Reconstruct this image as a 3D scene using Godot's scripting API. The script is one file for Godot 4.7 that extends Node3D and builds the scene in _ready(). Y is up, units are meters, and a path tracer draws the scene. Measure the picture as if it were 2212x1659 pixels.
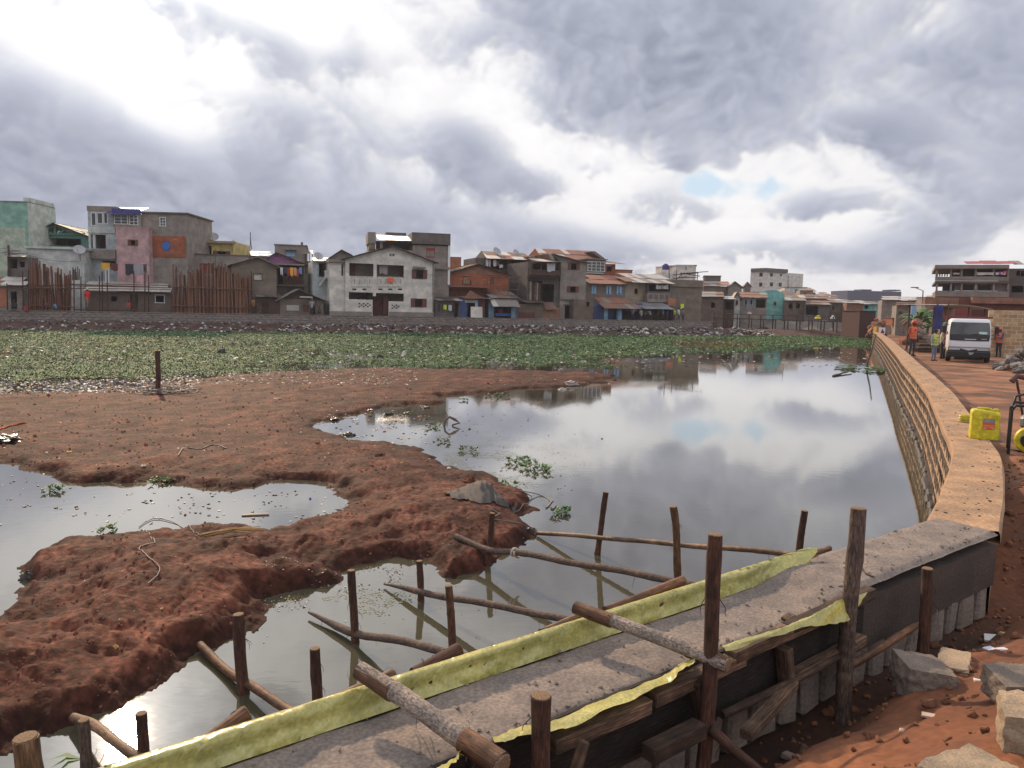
extends Node3D
# A flooded basin beside a retaining wall under construction, shanty houses on the far bank.
const PW := 2212.0      # measuring frame of the photograph
const PF := 1661.0
const EYE := 2.95       # camera above the water, which is y = 0
const TOP := 1.35       # top of the retaining wall

var cam_pos := Vector3(0, EYE, 0)
var cam_basis := Basis.IDENTITY
var sun_dir := Vector3.ZERO
var names := {}
var T := {}
var MT := {}
var rng := RandomNumberGenerator.new()

func ray(px: float, py: float) -> Vector3:
	return cam_basis * Vector3((px - 1106.0) / PF, (829.5 - py) / PF, -1.0)

func on(px: float, py: float, h := 0.0) -> Vector3:
	var r := ray(px, py)
	return cam_pos + r * ((h - EYE) / r.y)

func at(px: float, py: float, d: float) -> Vector3:
	var r := ray(px, py)
	return cam_pos + r * (d / -r.z)

func ll(px: float, py: float) -> Vector2:      # azimuth and elevation, in degrees, of something seen in the sky
	var r := ray(px, py).normalized()
	return Vector2(rad_to_deg(atan2(r.x, -r.z)), rad_to_deg(asin(r.y)))

# ---------------------------------------------------------------- meshes
class MB:
	var v := PackedVector3Array()
	var n := PackedVector3Array()
	var u := PackedVector2Array()
	var c := PackedColorArray()
	var use_c := false
	var col := Color.WHITE
	func tri(a: Vector3, b: Vector3, d: Vector3) -> void:
		var k := (d - a).cross(b - a).normalized()
		v.append_array([a, b, d])
		n.append_array([k, k, k])
		u.append_array([Vector2(a.x, a.y), Vector2(b.x, b.y), Vector2(d.x, d.y)])
		if use_c:
			c.append_array([col, col, col])
	func quad(a: Vector3, b: Vector3, d: Vector3, e: Vector3) -> void:   # clockwise seen from the front
		tri(a, b, d)
		tri(a, d, e)
	func tri_s(a: Vector3, b: Vector3, d: Vector3, na: Vector3, nb: Vector3, nd: Vector3, ua := Vector2.ZERO, ub := Vector2.ZERO, ud := Vector2.ZERO) -> void:
		v.append_array([a, b, d])
		n.append_array([na, nb, nd])
		u.append_array([ua, ub, ud])
		if use_c:
			c.append_array([col, col, col])
	func box(o: Vector3, s: Vector3, b := Basis.IDENTITY) -> void:        # centre, size
		var h := s * 0.5
		var p := []
		for i in 8:
			p.append(o + b * Vector3(h.x if i & 1 else -h.x, h.y if i & 2 else -h.y, h.z if i & 4 else -h.z))
		quad(p[4], p[6], p[7], p[5])
		quad(p[1], p[3], p[2], p[0])
		quad(p[5], p[7], p[3], p[1])
		quad(p[0], p[2], p[6], p[4])
		quad(p[6], p[2], p[3], p[7])
		quad(p[0], p[4], p[5], p[1])
	func bx(x0: float, x1: float, y0: float, y1: float, z0: float, z1: float) -> void:
		box(Vector3((x0 + x1) / 2, (y0 + y1) / 2, (z0 + z1) / 2), Vector3(absf(x1 - x0), absf(y1 - y0), absf(z1 - z0)))
	func cham(o: Vector3, s: Vector3, e: float, b := Basis.IDENTITY, jit := 0.0, r: RandomNumberGenerator = null) -> void:   # a box with bevelled edges, corners a little uneven
		var h := s * 0.5
		var q := {}
		for i in 8:
			var sg := Vector3(1 if i & 1 else -1, 1 if i & 2 else -1, 1 if i & 4 else -1)
			var k := sg * h
			if r:
				k += Vector3(r.randf_range(-jit, jit), r.randf_range(-jit, jit), r.randf_range(-jit, jit))
			q[i] = [o + b * (k - Vector3(0, sg.y, sg.z) * e), o + b * (k - Vector3(sg.x, 0, sg.z) * e), o + b * (k - Vector3(sg.x, sg.y, 0) * e)]
		for f in [[4, 6, 7, 5, 2], [1, 3, 2, 0, 2], [5, 7, 3, 1, 0], [0, 2, 6, 4, 0], [6, 2, 3, 7, 1], [0, 4, 5, 1, 1]]:
			quad(q[f[0]][f[4]], q[f[1]][f[4]], q[f[2]][f[4]], q[f[3]][f[4]])
		for ax in 3:
			var a1 := 1 << ((ax + 1) % 3)
			var a2 := 1 << ((ax + 2) % 3)
			var i1 := (ax + 1) % 3
			var i2 := (ax + 2) % 3
			for k2 in 4:
				var base := (a1 if k2 & 1 else 0) + (a2 if k2 & 2 else 0)
				var w := base | (1 << ax)
				if k2 == 0 or k2 == 3:
					quad(q[base][i1], q[w][i1], q[w][i2], q[base][i2])
				else:
					quad(q[base][i2], q[w][i2], q[w][i1], q[base][i1])
		for i in 8:
			tri(q[i][0], q[i][1], q[i][2])
	func tube(pts: Array, rad: Array, sides := 8, caps := true, wob := 0.0, r: RandomNumberGenerator = null) -> void:
		var rings := []
		var nrm := []
		var along := [0.0]
		var up := Vector3.UP
		for i in pts.size():
			var dir: Vector3 = (pts[mini(i + 1, pts.size() - 1)] - pts[maxi(i - 1, 0)]).normalized()
			if absf(dir.dot(up)) > 0.97:
				up = Vector3.RIGHT if absf(dir.x) < 0.9 else Vector3.FORWARD
			var sx := dir.cross(up).normalized()
			var sy := sx.cross(dir).normalized()
			up = sy
			var ring := []
			var nr := []
			for k in sides:
				var t := TAU * k / sides
				var k2 := sx * cos(t) + sy * sin(t)
				var rr: float = rad[i] * (1.0 + (r.randf_range(-wob, wob) if r else 0.0))
				ring.append(pts[i] + k2 * rr)
				nr.append(k2)
			rings.append(ring)
			nrm.append(nr)
			if i > 0:
				along.append(along[i - 1] + pts[i].distance_to(pts[i - 1]))
		for i in pts.size() - 1:
			for k in sides:
				var k1 := (k + 1) % sides
				var ua := Vector2(float(k) / sides, along[i])
				var ub := Vector2(float(k + 1) / sides, along[i])
				var uc := Vector2(float(k + 1) / sides, along[i + 1])
				var ud := Vector2(float(k) / sides, along[i + 1])
				tri_s(rings[i][k], rings[i][k1], rings[i + 1][k1], nrm[i][k], nrm[i][k1], nrm[i + 1][k1], ua, ub, uc)
				tri_s(rings[i][k], rings[i + 1][k1], rings[i + 1][k], nrm[i][k], nrm[i + 1][k1], nrm[i + 1][k], ua, uc, ud)
		if caps:
			var z := pts.size() - 1
			for k in range(1, sides - 1):
				tri(rings[0][0], rings[0][k + 1], rings[0][k])
				tri(rings[z][0], rings[z][k], rings[z][k + 1])
	func grid(p: Array, w: int, smooth := true) -> void:                 # rows of w points, laid out row after row
		var h := p.size() / w
		var nn := []
		if smooth:
			nn.resize(p.size())
			for j in h:
				for i in w:
					var ex: Vector3 = p[j * w + mini(i + 1, w - 1)] - p[j * w + maxi(i - 1, 0)]
					var ey: Vector3 = p[mini(j + 1, h - 1) * w + i] - p[maxi(j - 1, 0) * w + i]
					nn[j * w + i] = ex.cross(ey).normalized()
		for j in h - 1:
			for i in w - 1:
				var a := j * w + i
				if smooth:
					tri_s(p[a], p[a + w], p[a + w + 1], nn[a], nn[a + w], nn[a + w + 1], Vector2(i, j), Vector2(i, j + 1), Vector2(i + 1, j + 1))
					tri_s(p[a], p[a + w + 1], p[a + 1], nn[a], nn[a + w + 1], nn[a + 1], Vector2(i, j), Vector2(i + 1, j + 1), Vector2(i + 1, j))
				else:
					quad(p[a], p[a + w], p[a + w + 1], p[a + 1])
	func lathe(o: Vector3, prof: Array, sides := 12, b := Basis.IDENTITY) -> void:   # prof: Vector2(radius, height)
		for i in prof.size() - 1:
			for k in sides:
				var t0 := TAU * k / sides
				var t1 := TAU * (k + 1) / sides
				var sl: Vector2 = prof[i + 1] - prof[i]
				var nr := Vector2(sl.y, -sl.x).normalized()
				var q := []
				var qn := []
				for e in [[i, t0], [i, t1], [i + 1, t1], [i + 1, t0]]:
					var pr: Vector2 = prof[e[0]]
					q.append(o + b * Vector3(cos(e[1]) * pr.x, pr.y, sin(e[1]) * pr.x))
					qn.append(b * Vector3(cos(e[1]) * nr.x, nr.y, sin(e[1]) * nr.x))
				tri_s(q[0], q[1], q[2], qn[0], qn[1], qn[2])
				tri_s(q[0], q[2], q[3], qn[0], qn[2], qn[3])
	func poly(pts: Array, z0: float, z1: float) -> void:                   # an outline in x, y given thickness from z0 to z1
		var p2 := PackedVector2Array(pts)
		if Geometry2D.is_polygon_clockwise(p2):
			p2.reverse()
		var idx := Geometry2D.triangulate_polygon(p2)
		for i in range(0, idx.size(), 3):
			var a := p2[idx[i]]
			var b := p2[idx[i + 1]]
			var d := p2[idx[i + 2]]
			if (b - a).cross(d - a) < 0:
				var sw := b
				b = d
				d = sw
			tri(Vector3(a.x, a.y, z1), Vector3(d.x, d.y, z1), Vector3(b.x, b.y, z1))
			tri(Vector3(a.x, a.y, z0), Vector3(b.x, b.y, z0), Vector3(d.x, d.y, z0))
		for i in p2.size():
			var a := p2[i]
			var b := p2[(i + 1) % p2.size()]
			quad(Vector3(a.x, a.y, z1), Vector3(b.x, b.y, z1), Vector3(b.x, b.y, z0), Vector3(a.x, a.y, z0))
	func mesh() -> ArrayMesh:
		var arr := []
		arr.resize(Mesh.ARRAY_MAX)
		arr[Mesh.ARRAY_VERTEX] = v
		arr[Mesh.ARRAY_NORMAL] = n
		arr[Mesh.ARRAY_TEX_UV] = u
		if use_c:
			arr[Mesh.ARRAY_COLOR] = c
		var m := ArrayMesh.new()
		m.add_surface_from_arrays(Mesh.PRIMITIVE_TRIANGLES, arr)
		return m

func mb(col = null) -> MB:
	var m := MB.new()
	if col != null:
		m.use_c = true
		m.col = col
	return m

# ---------------------------------------------------------------- objects
func numbered(called: String) -> String:
	if not names.has(called):
		names[called] = 0
		return called
	names[called] += 1
	return "%s_%03d" % [called, names[called]]

func tag(o: Node3D, label: String, category: String, group := "") -> Node3D:
	o.set_meta("label", label)
	o.set_meta("category", category)
	if group:
		o.set_meta("group", group)
	return o

func thing(called: String, label: String, category: String, where := Vector3.ZERO, turn := 0.0, group := "") -> Node3D:
	var o := Node3D.new()
	o.name = numbered(called)
	add_child(o)
	o.position = where
	o.rotation.y = turn
	return tag(o, label, category, group)

func obj(called: String, m, material: Material, parent: Node3D = null, where := Vector3.ZERO) -> MeshInstance3D:
	var o := MeshInstance3D.new()
	o.mesh = m.mesh() if m is MB else m
	o.material_override = material
	o.position = where
	if parent == null:
		o.name = numbered(called)
		add_child(o)
	else:
		o.name = called
		parent.add_child(o, true)
	return o

func struct(called: String, m, material: Material) -> MeshInstance3D:
	var o := obj(called, m, material)
	o.set_meta("kind", "structure")
	o.set_meta("label", called.replace("_", " "))
	return o

# ---------------------------------------------------------------- textures and materials
func tex(key: String, kind: int, freq: float, oct: int, lo: float, hi: float, tint := Color(1, 1, 1), size := 512, warp := 0.0, seed_ := 1) -> Texture2D:
	if T.has(key):
		return T[key]
	var f := FastNoiseLite.new()
	f.seed = seed_
	f.noise_type = kind as FastNoiseLite.NoiseType
	f.frequency = freq
	f.fractal_octaves = oct
	f.fractal_gain = 0.55
	if kind == FastNoiseLite.TYPE_CELLULAR:
		f.cellular_return_type = FastNoiseLite.RETURN_DISTANCE2_SUB
	if warp > 0.0:
		f.domain_warp_enabled = true
		f.domain_warp_amplitude = warp
		f.domain_warp_frequency = freq
	var t := NoiseTexture2D.new()
	t.width = size
	t.height = size
	t.seamless = true
	t.noise = f
	var g := Gradient.new()
	g.set_color(0, Color(lo, lo, lo))
	g.set_color(1, Color(hi * tint.r, hi * tint.g, hi * tint.b))
	g.set_offset(0, 0.18)
	g.set_offset(1, 0.82)
	t.color_ramp = g
	T[key] = t
	return t

func ntex(key: String, kind: int, freq: float, oct: int, strength: float, size := 512, seed_ := 1) -> Texture2D:
	if T.has(key):
		return T[key]
	var f := FastNoiseLite.new()
	f.seed = seed_
	f.noise_type = kind as FastNoiseLite.NoiseType
	f.frequency = freq
	f.fractal_octaves = oct
	f.fractal_gain = 0.55
	var t := NoiseTexture2D.new()
	t.width = size
	t.height = size
	t.seamless = true
	t.noise = f
	t.as_normal_map = true
	t.bump_strength = strength
	T[key] = t
	return t

# colour is the real-world base colour (linear)
func mat(key: String, c: Color, rough := 0.9, tx: Texture2D = null, sc := Vector3.ONE, nt: Texture2D = null, ns := 1.0, coarse: Texture2D = null, cs := Vector3(0.1, 0.1, 0.1), world := false) -> StandardMaterial3D:
	if MT.has(key):
		return MT[key]
	var m := StandardMaterial3D.new()
	m.resource_name = key
	m.albedo_color = c.linear_to_srgb()
	m.roughness = rough
	if tx or nt:
		m.uv1_triplanar = true
		m.uv1_world_triplanar = world
		m.uv1_scale = sc
		m.albedo_texture = tx
	if nt:
		m.normal_enabled = true
		m.normal_texture = nt
		m.normal_scale = ns
	if coarse:
		m.detail_enabled = true
		m.detail_blend_mode = BaseMaterial3D.BLEND_MODE_MUL
		m.detail_albedo = coarse
		m.detail_uv_layer = BaseMaterial3D.DETAIL_UV_2
		m.uv2_triplanar = true
		m.uv2_world_triplanar = world
		m.uv2_scale = cs
	MT[key] = m
	return m

func plain(key: String, c: Color, rough := 0.8, metal := 0.0) -> StandardMaterial3D:
	var m := mat(key, c, rough)
	m.metallic = metal
	return m

func lin(r: float, g: float, b: float) -> Color:
	return Color(r, g, b)

func make_textures() -> void:
	var S := FastNoiseLite.TYPE_SIMPLEX_SMOOTH
	var P := FastNoiseLite.TYPE_PERLIN
	tex("fine", S, 0.03, 5, 0.78, 1.0)
	tex("blotch", S, 0.012, 4, 0.55, 1.0, Color(1, 1, 1), 512, 18.0, 5)
	tex("stain", S, 0.008, 5, 0.80, 1.0, Color(1, 0.98, 0.95), 512, 30.0, 9)
	tex("grain", P, 0.045, 4, 0.5, 1.0, Color(1, 0.97, 0.94), 512, 6.0, 12)
	tex("crack", FastNoiseLite.TYPE_CELLULAR, 0.03, 2, 0.45, 1.0, Color(1, 1, 1), 512, 10.0, 15)
	tex("earth", S, 0.016, 6, 0.5, 1.0, Color(1, 1.0, 1.0), 512, 12.0, 21)
	tex("dirt", S, 0.010, 5, 0.45, 1.0, Color(1, 1, 1), 512, 24.0, 31)
	ntex("n_fine", S, 0.035, 5, 3.0)
	ntex("n_earth", S, 0.02, 6, 6.0, 512, 4)
	ntex("n_grain", P, 0.05, 4, 4.0, 512, 7)
	ntex("n_water", S, 0.012, 3, 2.0, 512, 11)

func _ready() -> void:
	rng.seed = 4711
	# ---- camera
	cam_basis = Basis.from_euler(Vector3(deg_to_rad(-5.79), 0, deg_to_rad(1.25)))
	var cam := Camera3D.new()
	cam.name = "camera"
	cam.position = cam_pos
	cam.basis = cam_basis
	cam.fov = rad_to_deg(2.0 * atan(829.5 / PF))
	cam.near = 0.05
	cam.far = 4000.0
	add_child(cam)
	cam.current = true
	# ---- sky, sun, exposure
	var s := ray(270, 1600)
	sun_dir = Vector3(s.x, -s.y, s.z).normalized()          # the sun stands where its mirror image in the water says
	var env := Environment.new()
	env.background_mode = Environment.BG_SKY
	env.tonemap_mode = Environment.TONE_MAPPER_LINEAR
	env.tonemap_exposure = 1.0
	env.fog_enabled = true
	env.fog_density = 0.00035
	env.fog_light_color = Color(0.80, 0.80, 0.84)
	env.sdfgi_enabled = true
	env.ssao_enabled = true
	env.ssil_enabled = true
	var sky := Sky.new()
	var pano := PanoramaSkyMaterial.new()
	pano.panorama = make_sky()
	sky.sky_material = pano
	env.sky = sky
	var we := WorldEnvironment.new()
	we.name = "world_environment"
	we.environment = env
	add_child(we)
	var sun := DirectionalLight3D.new()
	sun.name = "sun"
	sun.light_energy = 1.35
	sun.light_color = Color(1.0, 0.87, 0.72)
	sun.light_angular_distance = 1.5
	sun.shadow_enabled = true
	add_child(sun)
	sun.look_at_from_position(Vector3.ZERO, -sun_dir)
	# ---- the place
	make_textures()
	make_materials()
	build_ground()
	build_walls()
	build_formwork()
	build_stakes()
	build_trench()
	build_shore_things()
	build_road_things()
	build_far_bank()
	build_houses()
	build_distance()

# ---------------------------------------------------------------- sky: a computed panorama of broken cloud
var _cl := []      # cloud masses: azimuth, elevation, half width, half height, turn, weight, softness
var _n1 := FastNoiseLite.new()
var _n2 := FastNoiseLite.new()
var _n3 := FastNoiseLite.new()

func cloud_mass(px: float, py: float, rx: float, ry: float, rot: float, w: float, soft := 0.5) -> void:
	var c := ll(px, py)
	var k := 1.0 / (PF * PI / 180.0)
	_cl.append([c.x, c.y, rx * k, ry * k, cos(deg_to_rad(rot)), sin(deg_to_rad(rot)), w, soft])

func cloud_field(d: Vector3, az: float, el: float) -> float:
	# noise of a cloud deck: stretched out level towards the horizon
	var lo := 1.0 + 1.6 * exp(-maxf(el, 0.0) / 7.0)
	var q := Vector3(d.x, d.y * 1.9 * lo, d.z)
	var w1 := _n1.get_noise_3dv(q * 4.0)
	var w2 := _n1.get_noise_3dv(q * 4.0 + Vector3(31, 7, 3))
	var f1 := _n2.get_noise_3dv(q * 8.0 + Vector3(w1, w2, w1) * 0.8)
	var f2 := _n3.get_noise_3dv(q * 22.0 + Vector3(w2, f1, w1) * 1.3)
	var ax := az + w1 * 2.2 + f1 * 1.5 + f2 * 0.6
	var ey := el + w2 * 0.9 + f2 * 0.6 + f1 * 0.7
	var sx := az + f1 * 0.9 + f2 * 1.1
	var sy := el + f1 * 0.5 + f2 * 0.9
	var clear := 1.0
	var gap := 0.0
	var inside := smoothstep(60.0, 38.0, absf(az)) * smoothstep(46.0, 24.0, el)
	var thick := lerpf(clampf(0.30 + 0.26 * exp(-pow((el - 13.0) / 9.0, 2.0)) + 0.8 * w1, 0.0, 0.8), 0.18, inside)
	for m in _cl:
		var small: bool = m[2] < 4.5
		var dx: float = (sx if small else ax) - m[0]
		if absf(dx) > m[2] * 2.4:
			continue
		var dy: float = m[1] - (sy if small else ey)
		var a: float = (dx * m[4] + dy * m[5]) / m[2]
		var b: float = (-dx * m[5] + dy * m[4]) / m[3]
		var r2 := a * a + b * b
		if r2 < 4.8:
			var soft: float = m[7]
			var g := lerpf(smoothstep(1.9, 0.35, r2), exp(-r2 * 0.9) - 0.013, soft)
			if m[6] > 0.0:
				clear *= 1.0 - m[6] * g * (0.92 if small else 0.74)
			else:
				gap = maxf(gap, -m[6] * g)
	thick = (1.0 - (1.0 - thick) * clear)
	thick = thick * (1.0 - 0.75 * gap * clear)
	return thick + (f1 * 0.27 + f2 * 0.22) * (0.6 + 0.6 * thick) + w1 * 0.06

func sky_color(d: Vector3, az: float, el: float, shade: bool) -> Color:
	if el < -1.0:
		return Color(0.23, 0.22, 0.22)
	var thick := cloud_field(d, az, el)
	var lit := 0.0
	if shade:            # the edge that faces the sun is bright, the far side of a billow darker
		var to := (d + (sun_dir - d * d.dot(sun_dir)).normalized() * 0.016).normalized()
		var t2 := cloud_field(to, rad_to_deg(atan2(to.x, -to.z)), rad_to_deg(asin(to.y)))
		lit = clampf((thick - t2) * 1.9, -0.5, 0.5)
	thick = clampf(thick, 0.0, 1.15)
	thick = lerpf(thick, smoothstep(0.16, 0.84, thick), 0.6)
	var hz := exp(-maxf(el, 0.0) / 4.5)
	thick = lerpf(thick, 0.34, hz * 0.22)
	var c: Color
	if thick < 0.18:
		c = Color(0.985, 0.98, 0.98).lerp(Color(0.93, 0.925, 0.935), thick / 0.18)
	elif thick < 0.42:
		c = Color(0.93, 0.925, 0.935).lerp(Color(0.815, 0.825, 0.86), (thick - 0.18) / 0.24)
	elif thick < 0.75:
		c = Color(0.815, 0.825, 0.86).lerp(Color(0.71, 0.728, 0.792), (thick - 0.42) / 0.33)
	else:
		c = Color(0.71, 0.728, 0.792).lerp(Color(0.595, 0.615, 0.685), (thick - 0.75) / 0.4)
	var sh := lit * smoothstep(0.05, 0.4, thick)
	c = Color(c.r + sh * 0.16, c.g + sh * 0.155, c.b + sh * 0.14)
	c = c.lerp(Color(0.87, 0.855, 0.855), hz * 0.2)
	# a rift of blue
	var rift := ll(1515, 402)
	var rr := Vector2((az - rift.x) / 4.8, (el - rift.y) / 1.15).length() + 0.9 * _n2.get_noise_3dv(d * 13.0) + 0.5 * _n3.get_noise_3dv(d * 30.0)
	c = c.lerp(Color(0.785, 0.87, 0.94), smoothstep(1.0, 0.35, rr) * smoothstep(0.26, 0.04, thick) * 0.9)
	var l := c.srgb_to_linear()
	# light behind the cloud round the sun
	var ang := rad_to_deg(acos(clampf(d.dot(sun_dir), -1.0, 1.0)))
	var thin := clampf(1.0 - thick * 1.1, 0.0, 1.0)
	var glow := 2.6 * exp(-ang * ang / 16.0) + 0.6 * exp(-ang * ang / 110.0) * (0.15 + 0.85 * thin)
	var k2 := 1.0 + 0.30 * exp(-ang / 26.0) * thin
	# cloud opposite the sun is lit from the front
	k2 *= 1.0 + 1.0 * smoothstep(70.0, 140.0, ang) * smoothstep(16.0, 34.0, el)
	return Color(l.r * k2 + glow, l.g * k2 + glow * 0.97, l.b * k2 + glow * 0.92)

func make_sky() -> ImageTexture:
	for e in [[_n1, 3, 4, 0.5], [_n2, 8, 5, 0.5], [_n3, 14, 4, 0.55]]:
		e[0].noise_type = FastNoiseLite.TYPE_SIMPLEX_SMOOTH
		e[0].seed = e[1]
		e[0].frequency = 1.0
		e[0].fractal_octaves = e[2]
		e[0].fractal_gain = e[3]
	# bright gaps first, then the masses
	cloud_mass(330, 235, 210, 55, 31, -1.0, 0.5)
	cloud_mass(90, 130, 240, 50, 14, -0.9, 0.6)
	cloud_mass(690, 70, 50, 80, 20, -0.9, 0.7)
	cloud_mass(1000, 230, 190, 60, 15, -0.75, 0.8)
	cloud_mass(1000, 15, 140, 30, 0, -0.8, 0.7)
	cloud_mass(1120, 290, 120, 50, 10, -0.8, 0.8)
	cloud_mass(1600, 390, 420, 60, 3, -0.95, 0.7)
	cloud_mass(1550, 470, 330, 50, 3, -0.9, 0.7)
	cloud_mass(1780, 200, 190, 50, -10, -0.6, 0.9)
	cloud_mass(1850, 240, 170, 50, 10, -0.95, 0.7)
	cloud_mass(1890, 105, 120, 18, -25, -0.8, 0.7)
	cloud_mass(1500, 500, 330, 45, 3, -0.65, 0.9)
	cloud_mass(110, 300, 350, 120, 29, 0.98, 0.45)
	cloud_mass(230, 400, 520, 70, 6, 0.78, 0.7)
	cloud_mass(500, 350, 175, 52, 14, 0.80, 0.6)
	cloud_mass(690, 285, 185, 62, 13, 0.80, 0.75)
	cloud_mass(760, 440, 640, 62, 5, 0.52, 0.8)
	cloud_mass(600, 560, 760, 60, 3, 0.52, 0.9)
	cloud_mass(830, 190, 150, 40, 12, -0.5, 0.9)
	cloud_mass(610, 215, 150, 30, 20, -0.5, 0.9)
	cloud_mass(620, 400, 200, 18, 8, -0.45, 0.9)
	cloud_mass(330, 330, 60, 30, 20, -0.3, 0.9)
	cloud_mass(300, 470, 420, 50, 4, 0.55, 0.8)
	cloud_mass(960, 490, 330, 42, 4, 0.74, 0.7)
	cloud_mass(1005, 330, 100, 72, 25, 0.78, 0.5)
	cloud_mass(1130, 395, 90, 32, 0, 0.70, 0.5)
	cloud_mass(1190, 60, 330, 70, 8, 0.55, 0.8)
	cloud_mass(1420, 110, 360, 135, 12, 0.74, 0.6)
	cloud_mass(1560, 60, 170, 120, 0, 0.80, 0.8)
	cloud_mass(1530, 260, 260, 110, 14, 0.66, 0.9)
	cloud_mass(1250, 260, 150, 50, 10, 0.36, 0.9)
	cloud_mass(2090, 100, 260, 190, 8, 0.72, 0.9)
	cloud_mass(2160, 260, 170, 100, 20, 0.72, 0.8)
	cloud_mass(1935, 310, 95, 48, 32, 0.74, 0.5)
	cloud_mass(1840, 275, 70, 26, 20, 0.60, 0.5)
	cloud_mass(1780, 437, 105, 27, -4, 0.76, 0.45)
	cloud_mass(1500, 458, 52, 26, 10, 0.70, 0.45)
	cloud_mass(1462, 352, 36, 34, 0, 0.64, 0.5)
	cloud_mass(1405, 425, 62, 32, -8, 0.62, 0.5)
	cloud_mass(1290, 366, 28, 18, 0, 0.60, 0.5)
	cloud_mass(1250, 520, 160, 40, 4, 0.5, 0.8)
	cloud_mass(2075, 408, 110, 45, -10, 0.76, 0.6)
	cloud_mass(2010, 505, 165, 45, -10, 0.70, 0.6)
	cloud_mass(1655, 535, 105, 24, 0, 0.66, 0.5)
	cloud_mass(1330, 548, 110, 26, 0, 0.5, 0.6)
	cloud_mass(560, 110, 330, 40, 18, 0.36, 0.9)
	cloud_mass(730, 130, 130, 40, 0, 0.42, 0.9)
	cloud_mass(320, 25, 320, 34, 6, 0.34, 0.9)
	# above the frame
	cloud_mass(1300, -330, 520, 150, 6, 0.72, 0.9)
	cloud_mass(300, -520, 500, 120, -8, 0.62, 0.9)
	cloud_mass(2000, -420, 330, 150, 10, 0.62, 0.9)
	var lw := 384
	var lh := 192
	var low := Image.create(lw, lh, false, Image.FORMAT_RGBF)
	for j in lh:
		var e := (0.5 - (j + 0.5) / lh) * PI
		for i in lw:
			var a := ((i + 0.5) / lw - 0.5) * TAU
			low.set_pixel(i, j, sky_color(Vector3(sin(a) * cos(e), sin(e), -cos(a) * cos(e)), rad_to_deg(a), rad_to_deg(e), false))
	var W := 2560
	var H := 1280
	low.resize(W, H, Image.INTERPOLATE_CUBIC)
	var x0 := int(W * (0.5 - 37.0 / 360.0))
	var x1 := int(W * (0.5 + 37.0 / 360.0))
	var y0 := int(H * (0.5 - 34.0 / 180.0))
	var y1 := int(H * (0.5 + 1.5 / 180.0))
	for j in range(y0, y1):
		var e := (0.5 - (j + 0.5) / H) * PI
		for i in range(x0, x1):
			var a := ((i + 0.5) / W - 0.5) * TAU
			low.set_pixel(i, j, sky_color(Vector3(sin(a) * cos(e), sin(e), -cos(a) * cos(e)), rad_to_deg(a), rad_to_deg(e), true))
	# straight ahead lies at the picture's left and right edges
	var turned := Image.create(W, H, false, Image.FORMAT_RGBF)
	turned.blit_rect(low, Rect2i(W / 2, 0, W / 2, H), Vector2i(0, 0))
	turned.blit_rect(low, Rect2i(0, 0, W / 2, H), Vector2i(W / 2, 0))
	return ImageTexture.create_from_image(turned)

# ---------------------------------------------------------------- materials
func make_materials() -> void:
	var w3 := Vector3.ONE
	mat("mud", lin(0.35, 0.130, 0.085), 0.82, T.earth, w3 * 1.1, T.n_earth, 1.0, T.blotch, w3 * 0.25, true)
	MT.mud.vertex_color_use_as_albedo = true
	MT.mud.metallic_specular = 0.25
	mat("road_dirt", lin(0.44, 0.190, 0.095), 0.95, T.fine, w3 * 0.9, T.n_earth, 0.25, T.blotch, w3 * 0.07, true)
	mat("town_ground", lin(0.22, 0.14, 0.10), 0.95, T.earth, w3 * 0.4, T.n_earth, 0.6, T.blotch, w3 * 0.05, true)
	mat("bank_dirt", lin(0.20, 0.095, 0.065), 0.95, T.earth, w3 * 0.5, T.n_earth, 1.0, T.blotch, w3 * 0.09, true)
	var wm := StandardMaterial3D.new()
	wm.albedo_color = lin(0.075, 0.07, 0.045).linear_to_srgb()
	wm.roughness = 0.03
	wm.metallic_specular = 1.0
	wm.metallic = 0.0
	wm.clearcoat_enabled = true
	wm.clearcoat = 0.6
	wm.clearcoat_roughness = 0.03
	wm.normal_enabled = true
	wm.normal_texture = T.n_water
	wm.normal_scale = 0.09
	wm.uv1_scale = Vector3(0.35, 1.1, 1)
	MT.water = wm

# ---------------------------------------------------------------- the basin: mud and water
var _shore: Array[PackedVector2Array] = []     # land outlines, then holes (plan x, z)
var _gw := 220
var _gh := 220
var _gd := PackedFloat32Array()
var _e1 := FastNoiseLite.new()
var _e2 := FastNoiseLite.new()
const D0 := 1.6
const D1 := 80.0

func plan(pts: Array, h := 0.0) -> PackedVector2Array:
	var o := PackedVector2Array()
	for i in range(0, pts.size(), 2):
		var p := on(pts[i], pts[i + 1], h)
		o.append(Vector2(p.x, p.z))
	return o

func edge_dist(p: Vector2, poly: PackedVector2Array) -> float:
	var best := 1e9
	var n := poly.size()
	var a := poly[n - 1]
	for i in n:
		var b := poly[i]
		var ab := b - a
		var t := clampf((p - a).dot(ab) / ab.length_squared(), 0.0, 1.0)
		var q := p - a - ab * t
		best = minf(best, q.length_squared())
		a = b
	return sqrt(best)

func shore_sdf(p: Vector2) -> float:            # > 0 on land
	var d := edge_dist(p, _shore[0])
	if not Geometry2D.is_point_in_polygon(p, _shore[0]):
		d = -d
	var e := edge_dist(p, _shore[1])
	if Geometry2D.is_point_in_polygon(p, _shore[1]):
		return minf(d, -e)
	return minf(d, e)

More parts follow.
